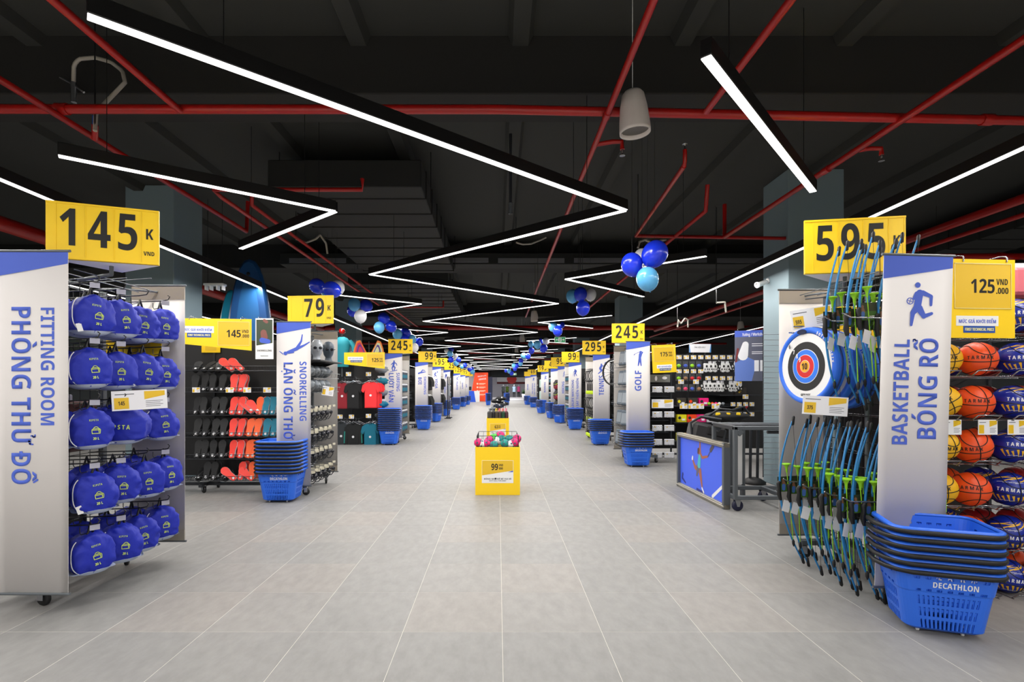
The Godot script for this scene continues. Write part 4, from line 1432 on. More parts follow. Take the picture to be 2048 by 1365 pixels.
func ball_shelf():
	var ys = [1.99, 1.68, 1.37, 1.055, 0.745, 0.435, 0.125]
	var t = gondola("dark gondola of wire shelves full of basketballs behind the yellow 125.000 sign", 1, 4.55, 3.02, 4.3, [], 0.5)
	var cx = (3.02 + 4.3) / 2
	var st
	for y in ys:
		st = S()
		for x in range(0, 5):
			var u = 3.12 + 0.28 * x - cx
			for s in [-0.09, 0.09]:
				tube(st, [Vector3(u + s, y - 0.12, 0.02), Vector3(u + s, y - 0.125, 0.95)], 0.0035, 5)
			tube(st, [Vector3(u - 0.085, y - 0.125, 0.93), Vector3(u - 0.08, y - 0.088, 0.975), Vector3(u + 0.08, y - 0.088, 0.975), Vector3(u + 0.085, y - 0.125, 0.93)], 0.005, 6)
		tube(st, [Vector3(3.05 - cx, y - 0.13, 0.3), Vector3(4.27 - cx, y - 0.13, 0.3)], 0.005, 5)
		tube(st, [Vector3(3.05 - cx, y - 0.13, 0.84), Vector3(4.27 - cx, y - 0.13, 0.84)], 0.005, 5)
		obj("wire_shelf", st, mats.chrome, t)
	for k in 3:
		price_card(t, Vector3(PX([1903, 1975, 2034][k], 3.62) - cx, PY(855, 3.62), 0.93), 0.135, 0.105)
	var orange = mat("ball_orange", Color(0.90, 0.30, 0.08), 0.45)
	var yel = mat("ball_yellow", Color(0.90, 0.68, 0.08), 0.45)
	var blu = mat("ball_blue", Color(0.03, 0.13, 0.55), 0.35)
	var red = mat("ball_red", Color(0.55, 0.05, 0.05), 0.45)
	var p = [ball_proto(0.115, yel, mats.black_print, mats.black_print, false, "yellow basketball beside the basketball banner, second shelf from the top", Vector3(3.21, ys[1], -3.74)),
		ball_proto(0.119, orange, mats.black_print, mats.black_print, false, "orange basketball with a word right under the yellow price sign", Vector3(3.44, ys[1], -3.72)),
		ball_proto(0.119, blu, mat("seam_navy", Color(0.02, 0.03, 0.12), 0.5), mats.white, true, "blue basketball with yellow streaks, second shelf from the top", Vector3(3.73, ys[1], -3.72)),
		ball_proto(0.119, red, mats.black_print, mats.black_print, false, "red basketball at the outer end of the top ball shelf", Vector3(4.02, ys[0], -3.72))]
	var nm = ["yellow", "orange", "blue yellow-streaked", "red"]
	for q in [[0, 1], [1, 1], [2, 1], [3, 0]]:
		p[q[0]].rotation = Vector3(-0.05, -0.55, 0)
	for r in 7:
		for c in 4:
			for layer in [0, 1]:
				if layer == 0 and ((r == 1 and c < 3) or (r == 0 and c != 2)):
					continue
				if r == 0 and layer == 1 and c < 2:
					continue
				var kind = c if layer == 0 else [3, 1, 2, 3][(c + r) % 4]
				var x = [3.21, 3.44, 3.72, 4.0][c] - 0.012 * r + (0.04 if layer else 0.0)
				var o = dup(p[kind], "basketball", "%s basketball, %s shelf from the top, %s column from the banner%s" % [nm[kind], ORD[r], ORD[c], ", behind another" if layer else ""], Vector3(x, ys[r] + (0.005 if kind == 0 else 0.0), -3.72 - 0.26 * layer), 0.0)
				o.rotation = Vector3(rng.randf_range(-0.2, 0.15), -0.6 + rng.randf_range(-0.35, 0.35), rng.randf_range(-0.45, 0.45) if kind != 2 else rng.randf_range(-0.12, 0.12))
	# red mini balls bag at the top
	var o = thing("toy_pack", "pink and white toy pack on the topmost wire level above the basketballs", "pack", Vector3(3.95, 2.16, -3.9))
	st = S()
	cbox(st, Vector3(0, 0.1, 0), Vector3(0.3, 0.2, 0.2), 0.02)
	obj("bag", st, mat("pack_pink", Color(0.85, 0.45, 0.5), 0.5), o)
	st = S()
	cbox(st, Vector3(0, 0.22, 0), Vector3(0.2, 0.06, 0.02), 0.004)
	obj("header", st, mats.white_paper, o)

# ------------------------------------------------------------------ shoes
func shoe_meshes():
	var st = S()
	var out = []
	var wid = [[0.0, 0.02], [0.04, 0.035], [0.3, 0.039], [0.45, 0.039], [0.7, 0.052], [0.85, 0.05], [0.95, 0.033], [1.0, 0.012]]
	for i in wid.size():
		out.append(Vector2(wid[i][1], wid[i][0] * 0.25))
	for i in range(wid.size() - 1, -1, -1):
		out.append(Vector2(-wid[i][1], wid[i][0] * 0.25))
	prism(st, out, 0.012, Transform3D(), 0.0)
	texts["shoe_sole"] = M(st)
	st = S()
	var rings = []
	var hs = [0.03, 0.055, 0.06, 0.055, 0.06, 0.045, 0.025, 0.008]
	for i in wid.size():
		var ring = []
		for j in 9:
			var a = PI * j / 8.0
			ring.append(Vector3(cos(a) * (wid[i][1] + 0.003), wid[i][0] * 0.25, 0.004 - sin(a) * hs[i]))
		rings.append(ring)
	loft(st, rings, true, true)
	texts["shoe_upper"] = M(st)
	st = S()
	prism(st, rect2(-0.014, 0.02, 0.014, 0.055), 0.001, Transform3D(), 0.0125)
	texts["shoe_tag"] = M(st)
	# three tread lines on the sole
	st = S()
	for k in 5:
		box(st, Vector3(0, 0.05 + 0.035 * k, 0.0125), Vector3(0.045, 0.006, 0.002))
	texts["shoe_tread"] = M(st)

func shoe_gondola():
	var ys = [1.70, 1.405, 1.09, 0.79, 0.49, 0.19]
	var t = gondola("dark wire shelf gondola of water shoes beside the snorkelling banner", -1, 7.5, 3.0, 5.2, ys, 0.42, true)
	shoe_meshes()
	var uw = mat("shoe_white", Color(0.74, 0.75, 0.77), 0.6)
	var kinds = {"black": [mat("shoe_black", Color(0.05, 0.055, 0.07), 0.6), mat("shoe_black_upper", Color(0.04, 0.04, 0.045), 0.7)], "coral": [mats.coral, uw], "orange": [mats.orange_sole, uw], "teal": [mats.teal, uw]}
	# columns: u in the row at d 7.08, kind
	var plan = [
		[[384, "black", 1], [399, "black", 1], [414, "black", 1], [430, "black", 1], [450, "coral", 2], [469, "coral", 2]],
		[[385, "black", 0], [402, "black", 0], [420, "black", 0], [438, "black", 0], [463, "coral", 0], [477, "coral", 0]],
		[[386, "black", 0], [402, "black", 0], [423, "black", 0], [440, "black", 0], [459, "coral", 0], [475, "coral", 0], [489, "coral", 3], [502, "coral", 3], [514, "orange", 0], [527, "teal", 0], [541, "teal", 0]],
		[[387, "black", 0], [404, "black", 0], [423, "black", 0], [441, "black", 0], [459, "coral", 0], [475, "coral", 0], [493, "orange", 0], [509, "orange", 0], [527, "teal", 0], [542, "teal", 0]],
		[[389, "black", 0], [403, "black", 0], [421, "black", 0], [439, "black", 0], [459, "coral", 0], [476, "coral", 0], [492, "orange", 0], [502, "orange", 0], [525, "teal", 0], [541, "teal", 0]],
		[[390, "black", 1], [407, "black", 0], [423, "black", 0], [443, "black", 1], [454, "coral", 2], [477, "coral", 0], [490, "coral", 2], [499, "orange", 0], [524, "teal", 0]]]
	var protos = {}
	for r in 6:
		for c in plan[r].size():
			for layer in [0, 1]:
				var q = plan[r][c]
				if layer == 1 and q[2] != 0:
					continue
				var d = 7.13 + 0.09 * layer
				var h = ys[r] + 0.007
				var label = "%s water shoe, %s shelf from the top, %s from the bag rack%s" % [q[1], ORD[r], ORD[c], ", tucked behind" if layer else ""]
				var at = Vector3(PX(q[0], 7.08) + 0.012 * layer, h, -d)
				var o
				if not protos.has(q[1]):
					o = thing("water_shoe", label, "shoe", at, 0.0, "water shoes on the wire shelves")
					var so = obj("sole", texts.shoe_sole, kinds[q[1]][0], o)
					obj("tread", texts.shoe_tread, kinds[q[1]][0], so)
					obj("upper", texts.shoe_upper, kinds[q[1]][1], o)
					obj("price_tag", texts.shoe_tag, mats.white_paper, o)
					protos[q[1]] = o
				else:
					o = dup(protos[q[1]], "water_shoe", label, at)
				var rot = Vector3(deg_to_rad(-14), rng.randf_range(-0.15, 0.15), rng.randf_range(-0.14, 0.06))
				if q[2] == 1:
					rot = Vector3(deg_to_rad(-60), rng.randf_range(-0.3, 0.3), 0)
					o.position.z -= 0.02
				elif q[2] == 2:
					rot = Vector3(deg_to_rad(-22), 0.2, 0.85)
					o.position.x += 0.09
				elif q[2] == 3:
					rot = Vector3(deg_to_rad(-35), 0.3, 0.7)
					o.position.x += 0.09
					o.position.y += 0.03
				o.rotation = rot
	for q in [392, 459, 494, 534]:
		price_card(t, Vector3(PX(q, 7.05) + 4.1, 1.435, 0.445), 0.105, 0.07)
	# upright sprung dividers on the shelves
	var st = S()
	for r in range(1, 6):
		for u in [393, 411, 431, 450]:
			var x = PX(u, 7.1) + 4.1
			tube(st, [Vector3(x, ys[r], 0.1), Vector3(x + 0.05, ys[r] + 0.13, 0.3), Vector3(x - 0.02, ys[r] + 0.02, 0.43)], 0.0035, 5)
	obj("divider_wire", st, mats.chrome, t)
	# boards standing behind the gondola
	var o = thing("paddle_board", "tall dark blue paddle board standing nose up behind the shoe gondola", "board", Vector3(PX(500, 8.95), 0, -8.95))
	var outline = board2(3.68, 0.43)
	st = S()
	board_mesh(st, outline, 0.12)
	obj("hull", st, mat("sup_blue", Color(0.08, 0.28, 0.50), 0.4), o)
	st = S()
	var inner = []
	for p in outline:
		if p.y > 0.3:
			inner.append(Vector2(p.x * 0.62, 0.3 + (p.y - 0.3) * 0.9))
	prism(st, inner, 0.004, Transform3D(), 0.06)
	var gm = mat("sup_panel", Color(1, 1, 1), 0.45)
	gm.albedo_color = Color(0.12, 0.36, 0.58)
	obj("deck_pad", st, gm, o)
	st = S()
	lathe(st, [Vector2(0.03, 0), Vector2(0.03, 0.015), Vector2(0.012, 0.02)], 12, Transform3D(Basis(Vector3(1, 0, 0), PI / 2), Vector3(0, 3.42, 0.06)))
	obj("leash_ring", st, mats.black_rubber, o)
	o = thing("surfboard", "turquoise surfboard standing behind the edge of the dark blue paddle board", "board", Vector3(PX(463, 9.2), 0, -9.2))
	st = S()
	board_mesh(st, board2(3.2, 0.28), 0.09)
	obj("hull", st, mat("surf_turquoise", Color(0.05, 0.55, 0.68), 0.4), o)
	st = S()
	box(st, Vector3(0, 1.5, 0.047), Vector3(0.012, 2.6, 0.004))
	obj("stringer", st, mats.white, o)

func board2(h, w):
	var p = []
	for s in [1, -1]:
		for i in 13:
			var f = sin((i / 12.0 if s > 0 else 1.0 - i / 12.0) * PI / 2)
			var ww = w * pow(sin(PI * clampf(0.2 + f * 0.8, 0, 1)), 0.42) if f > 0.05 else w * 0.75
			p.append(Vector2(s * maxf(ww, 0.004), f * h))
	return p

func board_mesh(st, outline, th):
	var rings = []
	for q in [[0.9, -0.5], [1.0, -0.25], [1.0, 0.25], [0.9, 0.5]]:
		var ring = []
		for p in outline:
			ring.append(Vector3(p.x * q[0], p.y * (0.985 if q[0] < 1 else 1.0), q[1] * th))
		rings.append(ring)
	loft(st, rings)

# ------------------------------------------------------------------ goggles and other clumps on pegs
func peg_pack(label, at, kind, turn, group):
	var o = thing("hanging_" + kind, label, kind, at, turn, group)
	if not texts.has("pp_" + kind):
		var st = S()
		prism(st, rect2(-0.03, -0.025, 0.03, 0.012), 0.003)
		texts["pp_" + kind] = M(st)
		st = S()
		if kind == "goggles":
			for s in [-1, 1]:
				ball(st, Vector3(s * 0.032, -0.07, 0.012), Vector3(0.032, 0.027, 0.018), 10, 6)
			texts["pp2_" + kind] = M(st)
			st = S()
			tube(st, [Vector3(-0.05, -0.065, 0.01), Vector3(-0.06, -0.12, -0.02), Vector3(-0.02, -0.17, -0.03), Vector3(0.02, -0.17, -0.03), Vector3(0.06, -0.12, -0.02), Vector3(0.05, -0.065, 0.01)], 0.007, 6)
			texts["pp3_" + kind] = M(st)
		else:
			cbox(st, Vector3(0, -0.12, 0), Vector3(0.1, 0.17, 0.04), 0.012)
			texts["pp2_" + kind] = M(st)
			st = S()
			cbox(st, Vector3(0, -0.1, 0.022), Vector3(0.07, 0.06, 0.006), 0.002)
			texts["pp3_" + kind] = M(st)
	obj("header_card", texts["pp_" + kind], mat("header_cream", Color(0.80, 0.78, 0.70), 0.6), o)
	obj("lenses" if kind == "goggles" else "body", texts["pp2_" + kind], mat("goggle_dark", Color(0.08, 0.09, 0.13), 0.2), o)
	obj("strap" if kind == "goggles" else "print", texts["pp3_" + kind], mats.steel_dark if kind == "goggles" else mat("clear_grey", Color(0.50, 0.53, 0.56), 0.3), o)
	return o

func goggle_rack():
	mat("clear_grey", Color(0.50, 0.53, 0.56), 0.3)
	var t = end_rack("steel wire rack of swimming goggles between the snorkelling banner and its plain rear banner", -1, 6.98, 8.0, 2.85)
	var ys = [1.16, 0.86, 0.58, 0.31]
	var st = S()
	var proto = null
	for r in 4:
		for c in 5:
			var d = 7.08 + 0.19 * c
			var x = -2.56 + 0.01 * r
			tube(st, [Vector3(0, ys[r] + 0.03, 7.49 - d), Vector3(0.36, ys[r] + 0.03, 7.49 - d)], 0.004, 5)
			for k in 3:
				var label = "goggles pack, %s peg row, %s peg from the snorkelling banner, %s on its peg" % [ORD[r], ORD[c], ORD[k]]
				var at = Vector3(x - 0.07 * k, ys[r] + rng.randf_range(-0.01, 0.01), -d)
				if proto == null:
					proto = peg_pack(label, at, "goggles", 0.9, "goggles on pegs by the snorkelling banner")
				else:
					dup(proto, "hanging_goggles", label, at, 0.9 + rng.randf_range(-0.3, 0.3))
	obj("peg", st, mats.chrome, t)
	st = S()
	for r in 4:
		for c in 5:
			box(st, Vector3(0.365, ys[r] + 0.035, 7.49 - 7.08 - 0.19 * c), Vector3(0.004, 0.03, 0.045), Basis(Vector3(0, 1, 0), -0.7))
	obj("ticket_holder", st, mat("header_cream", Color(0.8, 0.78, 0.7)), t)
	st = S()
	cbox(st, Vector3(0.2, 1.84, 0.0), Vector3(0.5, 0.02, 0.98), 0.004)
	for z in [-0.4, 0.0, 0.4]:
		prism(st, [Vector2(0, 1.83), Vector2(0.36, 1.83), Vector2(0, 1.7)], 0.01, Transform3D(Basis(), Vector3(0, 0, z)))
	obj("display_shelf", st, mats.shelf_dark, t)
	st = S()
	for y in [1.62, 1.42]:
		for k in 6:
			tube(st, [Vector3(0, y, -0.45 + 0.18 * k), Vector3(0.4, y - 0.02, -0.45 + 0.18 * k), Vector3(0.42, y + 0.05, -0.45 + 0.18 * k)], 0.003, 5)
		tube(st, [Vector3(0.42, y + 0.05, -0.47), Vector3(0.42, y + 0.05, 0.47)], 0.004, 5)
		tube(st, [Vector3(0.4, y - 0.02, -0.47), Vector3(0.4, y - 0.02, 0.47)], 0.004, 5)
	obj("wire_basket", st, mats.steel_grey, t)
	price_card(t, Vector3(0.46, 1.42, 0.22), 0.16, 0.13, Basis(Vector3(0, 1, 0), 0.6) * Basis(Vector3(0, 0, 1), -0.15))
	# display heads with swim caps and goggles
	var cap = mat("swim_cap", Color(0.27, 0.31, 0.36), 0.5)
	var hn = ["grey display head in a swim cap and goggles nearest the snorkelling banner", "grey display head wrapped in clear film on the rack above the goggles", "grey display head in a swim cap farthest along the goggles rack shelf"]
	for k in 3:
		var o = thing("head_mannequin", hn[k], "display head", Vector3(-2.68 + 0.06 * k, 1.852, -7.15 - 0.33 * k), 0.5, "display heads on the goggles rack")
		st = S()
		lathe(st, [Vector2(0.075, 0.0), Vector2(0.055, 0.04), Vector2(0.05, 0.07), Vector2(0.075, 0.11), Vector2(0.09, 0.17), Vector2(0.095, 0.21), Vector2(0.085, 0.26), Vector2(0.05, 0.3), Vector2(0.002, 0.312)], 18, Transform3D(Basis.from_scale(Vector3(0.9, 1, 1.12)), Vector3()))
		ball(st, Vector3(0, 0.15, 0.1), Vector3(0.012, 0.025, 0.016), 8, 6)
		obj("head", st, cap if k != 1 else mat("film_grey", Color(0.62, 0.64, 0.67), 0.25), o)
		st = S()
		for s in [-1, 1]:
			ball(st, Vector3(s * 0.035, 0.185, 0.095), Vector3(0.028, 0.02, 0.018), 10, 6)
		var pts = []
		for i in 13:
			var a = PI * 0.05 + PI * 0.9 * i / 12.0
			pts.append(Vector3(cos(a) * 0.092, 0.19, -sin(a) * 0.112 + 0.05 * cos(a) * cos(a)))
		tube(st, pts, 0.006, 6)
		obj("goggles", st, mats.goggle_dark, o)
	for r in 2:
		for k in 4:
			var o = thing("net_bag", "clear crumpled net bag, %s wire basket on the goggles rack, %s from the snorkelling banner" % [["upper", "lower"][r], ORD[k]], "net bag", Vector3(-2.62, [1.62, 1.42][r] + 0.055, -7.1 - 0.22 * k), 0.4, "net bags on the goggles rack")
			st = S()
			blob(st, Vector3(0, 0.02, 0), Vector3(0.11, 0.085, 0.09), 31 + r * 5 + k)
			obj("bag", st, mat("net_grey", Color(0.32, 0.34, 0.36), 0.35), o)
			st = S()
			blob(st, Vector3(0.02, 0.035, 0.03), Vector3(0.08, 0.06, 0.07), 61 + r * 5 + k)
			obj("film", st, mats.clear_grey, o)

func blob(st, c, r, seed_, n = 14, m = 9):
	var fn = FastNoiseLite.new()
	fn.seed = seed_
	fn.frequency = 1.1
	var rings = []
	for i in m + 1:
		var a = -PI / 2 + PI * i / m
		var ring = []
		for j in n:
			var b = TAU * j / n
			var d = Vector3(cos(a) * cos(b), sin(a), cos(a) * sin(b))
			ring.append(c + d * r * (1.0 + 0.45 * fn.get_noise_3dv(d * 1.6)))
		rings.append(ring)
	loft(st, rings)

# ------------------------------------------------------------------ surf clothes
func shirt_mesh(long_sleeve = false):
	var st = S()
	var o = [Vector2(-0.21, -0.66), Vector2(0.21, -0.66), Vector2(0.215, -0.3), Vector2(0.20, -0.16)]
	if long_sleeve:
		o += [Vector2(0.25, -0.55), Vector2(0.33, -0.54), Vector2(0.30, -0.1)]
	else:
		o += [Vector2(0.28, -0.27), Vector2(0.335, -0.22), Vector2(0.29, -0.08)]
	o += [Vector2(0.19, -0.025), Vector2(0.075, 0.0), Vector2(0.04, -0.04), Vector2(-0.04, -0.04), Vector2(-0.075, 0.0), Vector2(-0.19, -0.025)]
	if long_sleeve:
		o += [Vector2(-0.30, -0.1), Vector2(-0.33, -0.54), Vector2(-0.25, -0.55), Vector2(-0.20, -0.16)]
	else:
		o += [Vector2(-0.29, -0.08), Vector2(-0.335, -0.22), Vector2(-0.28, -0.27), Vector2(-0.20, -0.16)]
	o += [Vector2(-0.215, -0.3)]
	var mid = []
	for p in o:
		mid.append(Vector2(p.x * 0.9, -0.33 + (p.y + 0.33) * 0.94))
	prism(st, o, 0.03, Transform3D(), -0.015)
	prism(st, mid, 0.05, Transform3D(), -0.025)
	return M(st)

func hanging_shirt(label, at, m, mesh, turn, group):
	var t = thing("hanging_shirt", label, "shirt", at, turn, group)
	obj("cloth", mesh, m, t, Transform3D(Basis.from_scale(Vector3(0.7, 1, 1)), Vector3()))
	var st = S()
	tube(st, [Vector3(-0.18, -0.03, 0), Vector3(0, 0.05, 0), Vector3(0.18, -0.03, 0)], 0.008, 6)
	tube(st, [Vector3(0, 0.05, 0), Vector3(0, 0.1, 0), Vector3(0.02, 0.12, 0)], 0.004, 5)
	obj("hanger", st, mats.chrome, t)
	st = S()
	prism(st, circ2(Vector2(0.0, -0.34), 0.03, 12), 0.003, Transform3D(), 0.026)
	obj("size_sticker", st, mats.white_paper, t)
	return t

func surf_gondola():
	var t = gondola("dark gondola of surf shirts beside the surfing banner", -1, 13.95, 2.95, 4.9, [], 0.4, true)
	var st = S()
	for y in [1.70, 0.66]:
		for u in [690, 712, 736, 756]:
			var x = PX(u, 13.2) + 3.925
			tube(st, [Vector3(x, y - 0.02, 0.0), Vector3(x, y, 0.75), Vector3(x, y + 0.03, 0.77)], 0.008, 6)
	obj("hook_arm", st, mats.steel_grey, t)
	var sh = shirt_mesh()
	var ls = shirt_mesh(true)
	var print_m = mat("dark_print", Color(0.16, 0.18, 0.2), 0.7)
	var list = [[684, 1.70, mat("red_cloth", Color(0.55, 0.08, 0.14), 0.7), sh, "dark red shirt at the outer end of the upper surf shirt row"], [706, 1.70, mats.dark_cloth, sh, "black surf shirt in the upper row beside the coral one"], [741, 1.72, mat("coral_cloth", Color(0.95, 0.20, 0.22), 0.75), sh, "coral surf shirt in the upper row beside the surfing banner"], [682, 0.68, print_m, ls, "grey patterned surf shirt in the lower row, outermost"], [706, 0.66, mat("black_teal", Color(0.05, 0.06, 0.07), 0.7), ls, "black surf shirt with teal sleeves in the lower row"], [740, 0.66, mat("teal_cloth", Color(0.02, 0.42, 0.52), 0.75), sh, "teal surf shirt in the lower row beside the basket stack"]]
	for q in list:
		for k in 3:
			var o = hanging_shirt(q[4] if k == 0 else q[4] + (", second behind it" if k == 1 else ", third behind it"), Vector3(PX(q[0], 13.2) + 0.045 * k, q[1] - 0.12, -13.22 - 0.1 * k), q[2], q[3], 0.1, "surf shirts on hooks")
			if k == 0 and q[0] == 706 and q[1] < 1.0:
				st = S()
				for s in [-1, 1]:
					prism(st, [Vector2(0.24 * s, -0.5), Vector2(0.335 * s, -0.5), Vector2(0.32 * s, -0.2), Vector2(0.25 * s, -0.2)], 0.04, Transform3D(), -0.02)
				obj("teal_sleeve", st, mat("sleeve_teal", Color(0.12, 0.5, 0.46), 0.7), o, Transform3D(Basis.from_scale(Vector3(0.7, 1, 1)), Vector3()))
	for q in [[697, 1.80], [737, 1.80], [703, 0.72], [737, 0.74], [680, 0.72]]:
		price_card(t, Vector3(PX(q[0], 13.12) + 3.925, q[1], 0.83), 0.13, 0.10)
	# goods between the shirts and the banner
	for k in 6:
		var o = thing("leash_pack", "teal and clear surf leash pack beside the coral shirt, %s from the floor" % ORD[k], "pack", Vector3(PX(760, 13.3), 0.35 + 0.3 * k, -13.5), 0.0, "surf leash packs")
		st = S()
		blob(st, Vector3(0, 0.08, 0), Vector3(0.17, 0.09, 0.1), 90 + k)
		obj("coil", st, mats.teal if k % 2 == 0 else mats.clear_grey, o)
		st = S()
		cbox(st, Vector3(0, 0.18, 0.03), Vector3(0.2, 0.06, 0.01), 0.002)
		obj("header", st, mats.white_paper, o)
	# torso mannequin with the red ball head
	var o = thing("torso_mannequin", "turquoise torso mannequin with a red ball head above the surf gondola", "mannequin", Vector3(PX(684, 13.6), 0, -13.6))
	st = S()
	lathe(st, [Vector2(0.15, 2.0), Vector2(0.165, 2.15), Vector2(0.16, 2.35), Vector2(0.19, 2.55), Vector2(0.2, 2.66), Vector2(0.12, 2.76), Vector2(0.06, 2.79)], 16, Transform3D(Basis.from_scale(Vector3(1.15, 1, 0.7)), Vector3()))
	for s in [-1, 1]:
		tube(st, [Vector3(0.2 * s, 2.68, 0), Vector3(0.3 * s, 2.55, 0), Vector3(0.34 * s, 2.35, 0.02)], [0.06, 0.065, 0.06], 8)
	obj("shirt", st, mat("turquoise_cloth", Color(0.08, 0.52, 0.58), 0.7), o)
	st = S()
	tube(st, [Vector3(0, 2.78, 0), Vector3(0, 2.88, 0)], 0.05, 10)
	obj("neck", st, mats.dark_cloth, o)
	st = S()
	ball(st, Vector3(0, 2.93, 0), 0.085, 14, 10)
	obj("head", st, mat("red_gloss", Color(0.55, 0.03, 0.03), 0.25), o)
	st = S()
	tube(st, [Vector3(0, 2.0, 0), Vector3(0, 1.75, 0)], 0.02, 8)
	obj("stand", st, mats.steel_grey, o)
	# butterfly kite
	o = thing("kite", "colourful butterfly kite standing on top of the surf gondola", "kite", Vector3(PX(738, 13.5), 2.16, -13.5), 0.2)
	var wing = [Vector2(0.0, 0.05), Vector2(0.1, 0.3), Vector2(0.3, 0.66), Vector2(0.42, 0.62), Vector2(0.5, 0.4), Vector2(0.55, 0.18), Vector2(0.52, 0.0), Vector2(0.2, 0.0)]
	var kc = [mat("kite_pink", Color(0.75, 0.12, 0.3), 0.5), mat("kite_orange", Color(0.85, 0.45, 0.1), 0.5), mat("kite_purple", Color(0.3, 0.15, 0.5), 0.5), mat("kite_pale", Color(0.75, 0.78, 0.62), 0.5)]
	for s in [-1, 1]:
		for k in 4:
			var f = 1.0 - 0.22 * k
			var w = []
			for p in wing:
				w.append(Vector2(s * (0.28 + (p.x - 0.28) * f), 0.34 + (p.y - 0.34) * f))
			st = S()
			prism(st, w, 0.003, Transform3D(Basis(Vector3(0, 1, 0), -0.25 * s), Vector3()), 0.003 * k)
			obj("wing_panel", st, kc[[1, 0, 2, 0][k]] if s < 0 else kc[[1, 3, 2, 3][k]], o, Transform3D(Basis.from_scale(Vector3(0.75, 0.8, 1)), Vector3()))
	st = S()
	tube(st, [Vector3(0, -0.02, 0), Vector3(0, 0.5, 0)], 0.012, 6)
	obj("spar", st, mats.black_rubber, o)

# ------------------------------------------------------------------ golf
func glove_mesh():
	var st = S()
	cbox(st, Vector3(0, -0.09, 0), Vector3(0.085, 0.1, 0.022), 0.009)
	for k in 4:
		var x = -0.033 + 0.022 * k
		tube(st, [Vector3(x, -0.13, 0), Vector3(x * 1.1, -0.2 - [0.0, 0.012, 0.016, 0.006][k], 0)], [0.0115, 0.009], 7)
	tube(st, [Vector3(0.035, -0.08, 0), Vector3(0.06, -0.12, 0.005), Vector3(0.062, -0.155, 0.008)], [0.013, 0.012, 0.009], 7)
	return M(st)

